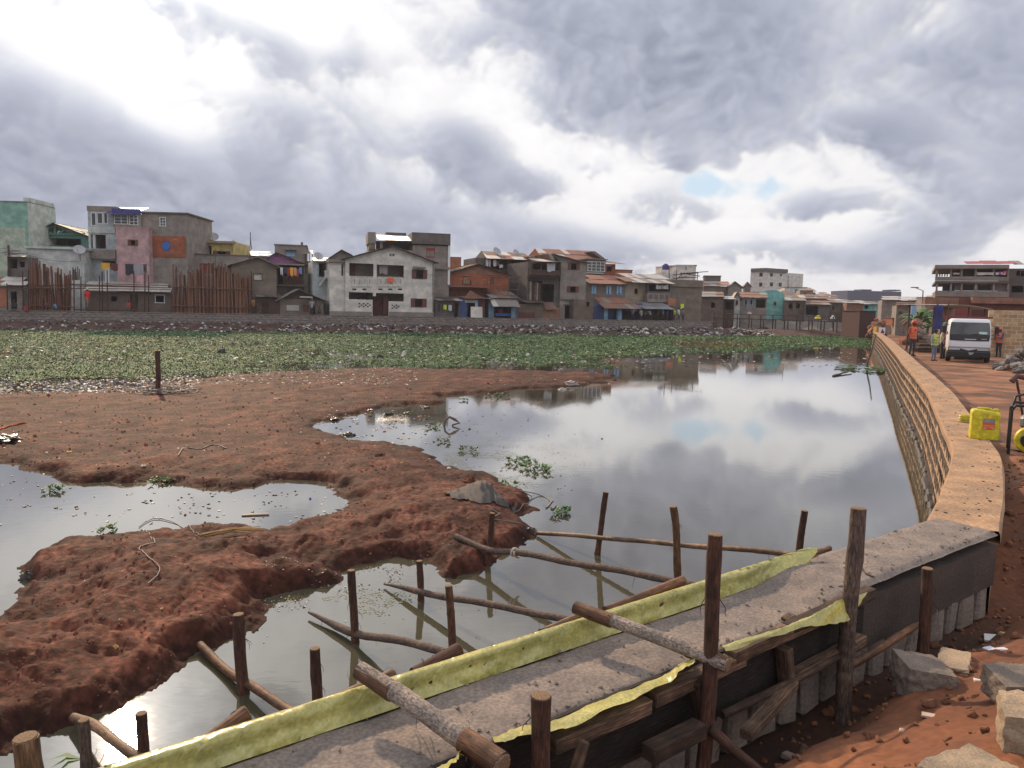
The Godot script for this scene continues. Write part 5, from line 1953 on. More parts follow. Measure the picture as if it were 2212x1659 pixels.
	h = house(f, "timber_shack", "low timber shack of grey boards left of the little gabled shack")
	B = body(h, f, 268, 488, 760, 9999, 3.0, MT.wood_dark, [[330, 790, 384, 900, "p", MT.sawn_dark], [282, 800, 325, 895, "p", MT.sawn]])
	slope_roof(h, f, 262, 500, 752, 280, 480, 715, 0.4, -3.0, [MT.iron_dark, MT.iron_grey], 1)
	f = face(2, 488, 905, qd(605) + 1.2, 20.9, PY)
	h = house(f, "gabled_shack", "little gabled shack with pale roof edges and a white slatted panel")
	B = body(h, f, 488, 872, 770, 9999, 4.0, MT.plaster_brown, [[690, 820, 745, 880, "p", MT.shutter], [765, 790, 800, 905, "o"]])
	gable(h, f, B, 652, 684, MT.wood_dark, [MT.iron_white, MT.iron_pale, MT.iron_grey], 0.5)
	for k in 5:
		slab(h, f, 546, 822 + k * 9.4, 655, 829 + k * 9.4, 0.02, 0.08, "white_slat", MT.white_frame)
	slab(h, f, 665, 742, 775, 754, 0.5, 1.1, "loose_sheet", MT.iron_white)

	# the white two storey house
	f = face(2, 925, 925, qd(715) + 1.2, 20.9, PY)
	h = house(f, "white_two_storey_house", "large white two storey gabled house with open verandas and red shutters")
	var holes := [[1100, 446, 1314, 568, "o"], [1343, 460, 1583, 580, "o"], [1686, 504, 1756, 588, "s"], [1678, 760, 1750, 838, "s"], [1096, 704, 1310, 772, "o"], [1336, 712, 1582, 788, "o"], [1306, 740, 1448, 924, "o"]]
	B = body(h, f, 1065, 1852, 424, 9999, 8.0, MT.plaster_white, holes)
	gable(h, f, B, 1480, 303, MT.plaster_white, [MT.iron_brown, MT.iron_grey, MT.iron_dark], 0.45, 3)
	var W := body(h, f, 925, 1064, 442, 9999, 7.0, MT.plaster_white, [[1030, 446, 1063, 560, "o"]], 0.3, "wing_wall")
	slab(h, f, 918, 412, 1066, 442, -7.0, 0.1, "wing_parapet", MT.plaster_grey)
	slab(h, f, 925, 872, 1300, 940, 0.002, 0.03, "plinth", MT.plaster_grey)
	slab(h, f, 1450, 878, 1852, 940, 0.002, 0.03, "plinth", MT.plaster_grey)
	# veranda backs, posts, and the pierced balustrades
	slab(h, f, 1080, 440, 1600, 600, -1.9, -1.8, "veranda_back_wall", MT.plaster_grey)
	slab(h, f, 1150, 455, 1100, 566, -1.75, -1.65, "red_door", MT.shutter)
	slab(h, f, 1548, 470, 1583, 580, -1.75, -1.65, "red_door", MT.shutter)
	slab(h, f, 1400, 745, 1446, 924, -1.4, -1.3, "red_door", MT.shutter)
	slab(h, f, 1308, 740, 1398, 924, -1.8, -1.7, "door", MT.wood_red)
	slab(h, f, 1060, 640, 1600, 690, -3.0, -0.25, "veranda_floor", MT.plaster_grey)
	for seg in [[1122, 1302, 4], [1355, 1572, 5]]:
		for k in seg[2]:
			var x0: float = lerpf(seg[0], seg[1], float(k) / seg[2])
			var x1: float = lerpf(seg[0], seg[1], float(k + 1) / seg[2])
			var a := fuv(f, x0, 570, -0.06)
			var b := fuv(f, x1, 656, -0.06)
			var m := mb()
			var cx := (a.x + b.x) / 2
			var w := (b.x - a.x)
			var hs := []
			for e in [[0.0, 0.70, 0.20, 0.16], [-0.16, 0.66, 0.10, 0.10], [0.16, 0.66, 0.10, 0.10], [0.0, 0.38, 0.20, 0.30]]:
				hs.append(Rect2(cx + e[0] * w - e[2] * w / 2, lerpf(b.y, a.y, e[1]) - e[3] * (a.y - b.y) / 2, e[2] * w, e[3] * (a.y - b.y)))
			panel(m, a.x + 0.015, b.x - 0.015, b.y, a.y, hs, 0.10, 0.08)
			obj("balustrade_panel", m, MT.plaster_white, h)
			var sl := mb()
			sl.bx(cx - w * 0.4, cx + w * 0.4, fuv(f, x0, 686).y, fuv(f, x0, 672).y, 0.002, 0.012)
			if k % 2 == 0:
				obj("slot", sl, MT.near_black, h)
		slab(h, f, seg[0] - 6, 566, seg[1] + 6, 572, 0.0, 0.16, "handrail", MT.plaster_white)
	for blk in [[1180, 1292, 800, 840, 6], [1472, 1545, 815, 852, 4]]:
		for k in blk[4]:
			for r in 3:
				if (k + r) % 2 == 0:
					var x: float = lerpf(blk[0], blk[1], (k + 0.5) / blk[4])
					var y: float = lerpf(blk[2], blk[3], (r + 0.5) / 3.0)
					slab(h, f, x - 8, y - 6, x + 8, y + 6, 0.002, 0.012, "vent_opening", MT.near_black)
	slab(h, f, 1672, 476, 1778, 494, 0.0, 0.55, "window_hood", MT.plaster_grey)
	for k in 2:
		var x := 1464.0 + k * 26.0
		var vm := mb()
		var a := fuv(f, x - 9, 366)
		var b := fuv(f, x + 9, 388)
		panel(vm, a.x, b.x, b.y, a.y, [Rect2(a.x + 0.08, b.y + 0.12, b.x - a.x - 0.16, a.y - b.y - 0.24)], 0.03, 0.028)
		obj("gable_vent", vm, MT.plaster_dark, h)
	cloth(f, 1436, 578, 1492, 618, 0.25, lin(0.75, 0.13, 0.05), "orange red cloth over the white house's balustrade", "")
	cloth(f, 1365, 465, 1440, 545, -0.5, lin(0.30, 0.27, 0.25), "grey net hanging in the white house's upper veranda", "")
	wire("drain pipe running down the white house's right corner", fpt(f, 1842, 440, 0.1), fpt(f, 1842, 880, 0.1), 0.0, 0.045, "drain_pipe", "pipe")

	# grey concrete house behind it
	f = face(2, 1265, 740, 85, 14, PY)
	h = house(f, "concrete_house", "tall unfinished grey concrete house with a shiny lean-to on its roof terrace")
	B = body(h, f, 1268, 1985, 335, 9999, 8.0, MT.plaster_grey, [])
	var Bt := body(h, f, 1662, 1985, 292, 400, 7.5, MT.plaster_grey, [[1782, 312, 1858, 394, "c", MT.red_door]], -0.01, "upper_wall")
	slab(h, f, 1655, 174, 1995, 288, -7.4, 0.35, "parapet_block", MT.plaster_dark)
	slab(h, f, 1425, 174, 1602, 340, -6.0, -4.0, "stair_head", MT.plaster_dark)
	slab(h, f, 1265, 172, 1335, 275, -4.0, 0.1, "corner_block", MT.plaster_grey)
	slab(h, f, 1275, 275, 1330, 340, -4.0, 0.0, "corner_base", MT.plaster_brown)
	slab(h, f, 1372, 258, 1396, 340, -0.4, -0.1, "terrace_post", MT.plaster_grey)
	slab(h, f, 1335, 250, 1660, 338, -4.0, -3.9, "terrace_wall", MT.plaster_dark)
	slope_roof(h, f, 1376, 1664, 254, 1322, 1600, 202, 0.4, -3.4, [MT.iron_white], 1)
	slab(h, f, 1975, 290, 1990, 640, 0.05, 0.2, "pipe", MT.white_frame)
	slab(h, f, 1852, 480, 1990, 505, 0.0, 0.3, "ledge", MT.plaster_grey)
	f = face(2, 1990, 640, 96, 12, PY)
	h = house(f, "brick_block", "small plain salmon brick block behind the concrete house")
	B = body(h, f, 1960, 2090, 400, 9999, 6.0, MT.brick_orange, [])
	flat_cap(h, B, 0.03, 0.1, MT.brick_dull)
	f = face(2, 920, 500, 84, 14, PY)
	h = house(f, "hip_house", "grey roofed house peeping over the white house's left wing")
	B = body(h, f, 930, 1180, 405, 9999, 6.0, MT.plaster_grey, [])
	gable(h, f, B, 1032, 336, MT.plaster_grey, [MT.iron_brown, MT.iron_grey], 0.4)

	# ---- right of the white house
	f = face(3, 105, 640, qd(975) + 4.5, 20, PY)
	h = house(f, "red_brick_house", "red brick gabled house with an overhanging ledge")
	B = body(h, f, 105, 628, 432, 9999, 7.0, MT.brick_red, [[222, 452, 298, 524, "w", MT.sawn_dark], [440, 460, 500, 520, "c", MT.shutter]])
	gable(h, f, B, 355, 348, MT.brick_dull, [MT.iron_dark, MT.iron_brown], 0.4)
	slab(h, f, 92, 540, 470, 556, -0.1, 1.1, "ledge", MT.plaster_grey)
	slab(h, f, 100, 560, 440, 640, 0.004, 0.05, "lower_wall", MT.wood_red)
	slab(h, f, 230, 458, 290, 520, -0.15, -0.12, "curtain", MT.plaster_beige)
	for k in 60:
		var uv := Vector2(rng.randf_range(B.u0 + 0.3, B.u1 - 0.4), rng.randf_range(fuv(f, 300, 540).y + 0.1, B.v1 - 0.1))
		var bm := mb()
		bm.box(Vector3(uv.x, uv.y, 0.004), Vector3(0.36, 0.12, 0.03))
		obj("brick", bm, [MT.brick_red, MT.brick_orange, MT.brick_dull][rng.randi() % 3], h)
	f = face(3, 335, 440, qd(1040) + 11.0, 20, PY)
	h = house(f, "laundry_house", "house with patched iron roof and washing along its dark upper gallery")
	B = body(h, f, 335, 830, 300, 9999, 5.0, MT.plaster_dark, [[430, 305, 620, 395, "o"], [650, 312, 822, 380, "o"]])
	slab(h, f, 640, 380, 835, 455, 0.0, 0.5, "gallery_front", MT.wood_red)
	slab(h, f, 425, 395, 640, 450, 0.0, 0.5, "gallery_front", MT.wood_dark)
	slope_roof(h, f, 425, 845, 306, 410, 770, 242, 0.9, -3.0, [MT.iron_grey, MT.iron_pale, MT.iron_rust, MT.iron_brown], 2)
	var lw := mb()
	lw.poly([fuv(f, 337, 292), fuv(f, 392, 226), fuv(f, 432, 292)], -0.2, -0.02)
	obj("gable", lw, MT.plaster_beige, h)
	dish(f, 525, 234, 2.0, 0.6, "pale satellite dish standing on the patched iron roof")
	dish(f, 695, 246, 2.4, 0.5, "low satellite dish on the patched iron roof, right of the other")
	lg = "washing along the dark gallery"
	cc = [[428, 305, 448, 365, lin(0.6, 0.6, 0.62), "white shirt, leftmost"], [450, 305, 472, 368, lin(0.4, 0.4, 0.45), "grey shirt"], [494, 308, 520, 366, lin(0.62, 0.58, 0.56), "white blouse"], [525, 320, 545, 360, lin(0.2, 0.1, 0.1), "brown cloth"], [548, 350, 580, 380, lin(0.6, 0.6, 0.6), "small white cloth"], [700, 354, 730, 398, lin(0.6, 0.58, 0.54), "white towel alone on the red gallery"]]
	for c in cc:
		cloth(f, c[0], c[1], c[2], c[3], 0.45, c[4], "%s drying on the dark gallery under the patched roof" % c[5], lg)
	f = face(3, 780, 420, qd(1200) + 17.0, 18, PY)
	h = house(f, "long_roof_house", "house with a long rust red roof and orange brick gable")
	B = body(h, f, 785, 1490, 300, 9999, 7.0, MT.brick_orange, [[845, 255, 862, 290, "o"]])
	slope_roof(h, f, 905, 1492, 302, 890, 1385, 222, 0.5, -3.6, [MT.iron_red, MT.iron_rust, MT.iron_red, MT.iron_pale], 2)
	lw = mb()
	lw.poly([fuv(f, 782, 300), fuv(f, 865, 208), fuv(f, 930, 300)], -0.3, -0.02)
	obj("gable", lw, MT.brick_orange, h)
	lw = mb()
	lw.poly([fuv(f, 1360, 236), fuv(f, 1390, 232), fuv(f, 1480, 296), fuv(f, 1450, 300)], -3.7, 0.1)
	obj("gable_parapet", lw, MT.plaster_brown, h)
	f = face(3, 820, 840, qd(1165) + 2.0, 20.9, PY)
	h = house(f, "grey_corner_house", "tall grey rendered house with a timber balcony and an arched passage below")
	B = body(h, f, 1093, 1318, 330, 9999, 8.0, MT.plaster_grey, [[1180, 330, 1232, 398, "s"], [1172, 540, 1225, 598, "s"], [1128, 706, 1198, 846, "o"]])
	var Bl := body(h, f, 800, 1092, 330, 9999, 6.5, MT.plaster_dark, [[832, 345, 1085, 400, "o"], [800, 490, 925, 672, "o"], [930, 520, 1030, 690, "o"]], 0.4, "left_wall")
	gable(h, f, B, 1000, 258, MT.plaster_grey, [MT.iron_red, MT.iron_grey, MT.iron_pale], 0.4)
	slope_roof(h, f, 815, 1088, 326, 880, 1060, 306, 1.0, -1.5, [MT.iron_pale, MT.iron_grey], 1)
	slab(h, f, 820, 396, 1092, 452, 0.2, 0.5, "balcony_front", MT.wood_dark)
	slab(h, f, 812, 456, 1098, 468, -0.5, 0.7, "balcony_floor", MT.plaster_dark)
	for k in 4:
		slab(h, f, 832 + k * 82, 326, 842 + k * 82, 400, 0.3, 0.45, "balcony_post", MT.wood_dark)
	for k in 6:
		slab(h, f, 796 + k * 21, 495 + k * 4, 806 + k * 21 + (k % 2) * 4, 668, -0.1, 0.05, "standing_board", [MT.sawn, MT.plaster_grey, MT.sawn_dark][k % 3])
	slab(h, f, 1120, 700, 1206, 712, 0.0, 0.15, "arch_head", MT.plaster_dark)
	slab(h, f, 1093, 655, 1320, 670, 0.002, 0.10, "string_course", MT.plaster_dark)
	cloth(f, 968, 338, 1042, 412, 0.6, lin(0.48, 0.48, 0.52), "patterned white cloth hung out on the timber balcony", "")
	f = face(3, 1320, 430, qd(1290) + 12.0, 18, PY)
	h = house(f, "dark_upper_house", "dark grey upper storey with a pale ledge right of the grey corner house")
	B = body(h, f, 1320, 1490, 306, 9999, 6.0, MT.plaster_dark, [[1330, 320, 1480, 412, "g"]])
	slab(h, f, 1312, 418, 1470, 432, 0.0, 0.5, "ledge", MT.white_wash)
	flat_cap(h, B, 0.2, 0.12, MT.iron_grey)
	f = face(3, 1470, 470, qd(1310) + 14.0, 18, PY)
	h = house(f, "red_annex_house", "small dark red house with a square window beside the dark upper storey")
	B = body(h, f, 1480, 1575, 345, 9999, 5.0, MT.brick_red, [[1498, 362, 1542, 412, "w"]])
	slope_roof(h, f, 1478, 1606, 346, 1480, 1570, 318, 0.5, -5.0, [MT.iron_dark, MT.iron_brown], 1)
	f = face(3, 1570, 480, qd(1340) + 18.0, 16, PY)
	h = house(f, "brick_parapet_house", "low salmon brick parapet house behind the rusty roof")
	B = body(h, f, 1560, 1725, 402, 9999, 5.0, MT.brick_orange, [])
	flat_cap(h, B, 0.05, 0.12, MT.brick_dull)
	f = face(3, 1310, 660, qd(1290) + 4.0, 20, PY)
	h = house(f, "rust_roof_house", "house with rust red roof and three pale blue windows")
	B = body(h, f, 1312, 1664, 522, 9999, 6.0, MT.plaster_brown, [[1368, 532, 1402, 606, "w", MT.shutter_sky], [1500, 545, 1534, 614, "w", MT.shutter_sky], [1592, 548, 1630, 618, "w", MT.shutter_sky]])
	slope_roof(h, f, 1302, 1676, 522, 1330, 1600, 448, 0.5, -4.0, [MT.iron_rust, MT.iron_red, MT.iron_brown], 2)
	for px in [1366, 1388, 1496, 1520, 1588, 1612]:
		slab(h, f, px, 540, px + 14, 608, 0.02, 0.07, "shutter", MT.shutter_sky)
	f = face(3, 1665, 690, qd(1360) + 4.5, 20, PY)
	h = house(f, "beige_house", "beige rendered house with one small window under a patched grey roof")
	B = body(h, f, 1665, 1862, 506, 9999, 6.0, MT.plaster_beige, [[1744, 560, 1770, 610, "w"]])
	slope_roof(h, f, 1612, 1872, 502, 1640, 1800, 434, 0.5, -4.5, [MT.iron_grey, MT.iron_pale, MT.iron_brown], 2)
	f = face(3, 1862, 690, qd(1400) + 4.0, 20, PY)
	h = house(f, "balcony_house", "house with a dark open balcony over a pale balustrade")
	B = body(h, f, 1862, 2070, 516, 9999, 6.0, MT.plaster_dark, [[1870, 522, 2055, 590, "o"]])
	slope_roof(h, f, 1760, 2075, 516, 1720, 1990, 438, 0.6, -4.5, [MT.iron_pale, MT.iron_grey], 2)
	slab(h, f, 1858, 602, 2056, 686, 0.0, 0.6, "balustrade", MT.plaster_grey)
	for k in 4:
		slab(h, f, 1870 + k * 48, 614, 1905 + k * 48, 655, 0.602, 0.612, "balustrade_recess", MT.plaster_dark)
	slab(h, f, 2042, 650, 2102, 712, 0.0, 0.9, "brick_pier", MT.brick_orange)
	for k in 5:
		cloth(f, 1935 + k * 22, 528 + 6 * (k % 2), 1953 + k * 22, 568, 0.25, [lin(0.55, 0.55, 0.55), lin(0.5, 0.48, 0.44), lin(0.3, 0.3, 0.34)][k % 3], "%s in the dark open balcony" % ["white rag hanging leftmost", "cream rag hanging second", "grey rag hanging in the middle", "white rag hanging fourth", "cream rag hanging rightmost"][k], "rags hung in the dark balcony")
	f = face(3, 2062, 780, qd(1460) + 4.5, 20, PY)
	h = house(f, "concrete_box_house", "flat topped grey concrete house with bare roof trusses lying on it")
	B = body(h, f, 2066, 2345, 492, 9999, 6.0, MT.plaster_brown, [])
	slab(h, f, 2060, 480, 2350, 552, -6.1, 0.25, "parapet_band", MT.plaster_brown)
	f = face(3, 1895, 480, qd(1440) + 30.0, 16, PY)
	h = house(f, "white_flat_house", "white flat roofed house with a water tank behind the concrete house")
	B = body(h, f, 2110, 2262, 362, 9999, 7.0, MT.plaster_white, [[2195, 372, 2204, 400, "o"]])
	flat_cap(h, B, 0.1, 0.12, MT.plaster_white)
	var Bw := body(h, f, 1990, 2108, 428, 9999, 7.0, MT.white_wash, [], 0.2, "lower_wall")
	slab(h, f, 1985, 398, 2050, 424, -3.0, -1.0, "roof_block", MT.plaster_white)
	var tk := mb()
	var tp := fuv(f, 2016, 396, 2.0)
	tk.lathe(Vector3(tp.x, tp.y, -2.0), [Vector2(0, 0), Vector2(0.55, 0), Vector2(0.55, 0.7), Vector2(0.3, 0.95), Vector2(0, 1.0)], 12)
	obj("water_tank", tk, MT.blue_tarp, h)
	f = face(3, 2040, 500, qd(1460) + 6.0, 20, PY)
	for k in 9:
		var x := 2050.0 + k * 32.0
		var lab := "rough pole %s in the jumble on the concrete house's roof" % ["standing at the left end", "standing second", "leaning third", "leaning fourth", "lying low in the middle", "sloping to the right", "lying along the front", "reaching out past the corner", "standing at the right end"][k]
		var e := [[0, 490, 0, 368], [30, 490, 34, 400], [0, 480, 70, 420], [-30, 470, 60, 455], [-90, 440, 130, 425], [-60, 425, 110, 452], [-160, 472, 60, 462], [-120, 430, 120, 412], [-10, 490, 0, 420]][k] as Array
		pole("roof_pole", lab, "pole", fpt(f, x + e[0], e[1], -1.0), fpt(f, x + e[2], e[3], -1.4), 0.06, 0.05, MT.wood_dark, "poles on the concrete house's roof", [], 0, false)

	# ---- stalls along the quay
	f = face(3, 0, 835, qd(945) + 1.0, 20.9, PY)
	h = house(f, "rubble_stall_shack", "low shack with broken sheets piled on its roof right of the white house")
	B = body(h, f, -15, 200, 668, 9999, 2.6, MT.plaster_dark, [[150, 690, 185, 820, "o"]])
	slope_roof(h, f, -20, 205, 672, 0, 190, 634, 0.5, -2.6, [MT.iron_pale, MT.iron_dark, MT.iron_grey], 2, 0.6)
	cc = [[4, 700, 22, 764, lin(0.03, 0.03, 0.03), "black trousers"], [54, 706, 80, 748, lin(0.55, 0.6, 0.06), "bright yellow shirt"], [98, 708, 126, 758, lin(0.5, 0.5, 0.48), "white shirt"], [134, 700, 158, 772, lin(0.05, 0.03, 0.03), "dark brown coat"]]
	for c in cc:
		cloth(f, c[0], c[1], c[2], c[3], 0.3, c[4], "%s hung on the rubble roofed shack's front" % c[5], "clothes hung on the rubble roofed shack")
	f = face(3, 205, 835, qd(1000) + 1.0, 20.9, PY)
	h = house(f, "blue_stall", "deep blue shop stall with a white door frame and little brick pediment")
	B = body(h, f, 203, 420, 655, 9999, 3.0, MT.blue_paint, [[266, 690, 330, 830, "o"]])
	var pd := mb()
	pd.poly([fuv(f, 236, 652), fuv(f, 284, 580), fuv(f, 392, 640), fuv(f, 392, 652)], 0.002, 0.3)
	obj("pediment", pd, MT.brick_dull, h)
	slab(h, f, 244, 662, 356, 690, 0.02, 0.10, "door_head", MT.white_wash)
	slab(h, f, 334, 690, 356, 752, 0.02, 0.10, "door_jamb", MT.white_wash)
	slope_roof(h, f, 196, 446, 655, 230, 430, 632, 0.6, -3.0, [MT.iron_dark, MT.brick_dull], 1)
	slab(h, f, 378, 668, 420, 832, 0.05, 0.12, "dark_curtain", MT.wood_red)
	var bb := thing("white_board", "white board leaning on the counter before the blue stall", "board", fpt(f, 345, 832, 0.9), f.turn)
	var bm2 := mb()
	bm2.box(Vector3(0, 0.75, 0), Vector3(1.35, 1.2, 0.04), Basis.from_euler(Vector3(-0.12, 0, 0)))
	obj("panel", bm2, MT.plaster_white, bb)
	for k in 4:
		var lm := mb()
		lm.bx(-0.6 + 0.36 * k, -0.45 + 0.36 * k, 0, 0.16, -0.1, 0.1)
		obj("foot", lm, MT.plaster_grey, bb)
	f = face(3, 455, 835, qd(1060) + 1.0, 20.9, PY)
	h = house(f, "turquoise_post_stall", "market stall with a corrugated awning, blue counter and turquoise posts")
	B = body(h, f, 452, 720, 650, 9999, 3.0, MT.plaster_dark, [[505, 722, 650, 832, "o"]])
	slope_roof(h, f, 470, 722, 722, 478, 700, 652, 1.5, 0.1, [MT.iron_pale, MT.iron_grey], 1, 0.7)
	slope_roof(h, f, 448, 735, 650, 470, 640, 588, 0.3, -3.0, [MT.iron_brown, MT.iron_grey, MT.iron_dark], 2, 0.8)
	slab(h, f, 655, 730, 690, 836, 0.3, 0.5, "post", MT.blue_pale)
	slab(h, f, 455, 690, 500, 836, 0.2, 0.3, "post", MT.blue_pale)
	slab(h, f, 512, 780, 648, 806, -0.6, 0.2, "counter", MT.shutter_blue)
	slab(h, f, 536, 746, 578, 800, -0.4, -0.3, "red_goods", MT.red_door)
	f = face(3, 720, 840, qd(1120) + 1.2, 20.9, PY)
	h = house(f, "grey_plank_shack", "sagging grey shack between the stall and the grey corner house")
	B = body(h, f, 722, 932, 700, 9999, 3.0, MT.mud_wall, [])
	slope_roof(h, f, 700, 945, 690, 760, 900, 655, 0.4, -3.0, [MT.iron_dark, MT.iron_brown], 1)
	slab(h, f, 722, 770, 860, 838, 0.01, 0.1, "wood_skirting", MT.wood_red)
	f = face(3, 930, 845, qd(1180) + 1.0, 20.9, PY)
	h = house(f, "brick_lean_shack", "brick lean-to with a sloping roof against the grey corner house")
	B = body(h, f, 932, 1086, 730, 9999, 1.2, MT.brick_dull, [])
	slope_roof(h, f, 925, 1040, 745, 945, 1040, 690, 0.4, -0.9, [MT.brick_orange, MT.iron_brown], 1)
	f = face(3, 1200, 850, qd(1250) + 1.0, 20.9, PY)
	h = house(f, "stone_shack", "dim stone walled yard right of the arched passage")
	B = body(h, f, 1206, 1382, 660, 9999, 1.0, MT.mud_wall, [[1320, 680, 1345, 720, "o"]])
	f = face(3, 1380, 860, qd(1300) + 1.2, 20.9, PY)
	h = house(f, "long_awning_stall", "blue walled shop row under a long rusty corrugated awning")
	B = body(h, f, 1382, 1815, 690, 9999, 3.0, MT.blue_paint, [[1560, 760, 1790, 850, "o"]])
	slope_roof(h, f, 1470, 1815, 742, 1395, 1660, 645, 1.9, -1.6, [MT.iron_brown, MT.iron_rust, MT.iron_grey, MT.iron_brown], 2, 0.8)
	slab(h, f, 1480, 730, 1505, 858, 1.2, 1.35, "post", MT.blue_pale)
	f = face(3, 1800, 860, qd(1395) + 1.2, 20.9, PY)
	h = house(f, "blue_awning_stall", "open market stall under a bluish sheet awning")
	B = body(h, f, 1815, 2090, 720, 9999, 3.0, MT.wood_dark, [[1830, 745, 2080, 850, "o"]])
	slope_roof(h, f, 1815, 2095, 746, 1760, 2000, 688, 1.6, -1.8, [MT.iron_blue, MT.iron_grey, MT.iron_blue], 2, 0.8)

# ---------------------------------------------------------------- floating weeds, scum and litter
func leaf(m: MB, o: Vector3, dir: float, len: float, wid: float, lift: float, curl: float) -> void:
	var f := Vector3(cos(dir), 0, sin(dir))
	var s := Vector3(-sin(dir), 0, cos(dir))
	var a := o
	var b := o + f * len * 0.5 + Vector3(0, lift * 0.6, 0)
	var c := o + f * len + Vector3(0, lift - curl, 0)
	m.tri(a, b - s * wid, b + s * wid)
	m.tri(b - s * wid, c, b + s * wid)

func rosette(seed_: int, n: int, size: float) -> ArrayMesh:
	var r := RandomNumberGenerator.new()
	r.seed = seed_
	var m := mb()
	for i in n:
		leaf(m, Vector3(r.randf_range(-0.05, 0.05), 0.0, r.randf_range(-0.05, 0.05)) * size, TAU * i / n + r.randf(), size * r.randf_range(0.6, 1.0), size * r.randf_range(0.16, 0.26), size * r.randf_range(0.15, 0.8), size * r.randf_range(0.0, 0.25))
	return m.mesh()

func multi(called: String, me: Mesh, xf: Array, cols: Array, m: Material, label: String, cat: String) -> void:
	var mm := MultiMesh.new()
	mm.transform_format = MultiMesh.TRANSFORM_3D
	mm.use_colors = true
	mm.mesh = me
	mm.instance_count = xf.size()
	for i in xf.size():
		mm.set_instance_transform(i, xf[i])
		mm.set_instance_color(i, cols[i])
	var o := MultiMeshInstance3D.new()
	o.name = numbered(called)
	o.multimesh = mm
	o.material_override = m
	add_child(o)
	o.set_meta("kind", "stuff")
	tag(o, label, cat)

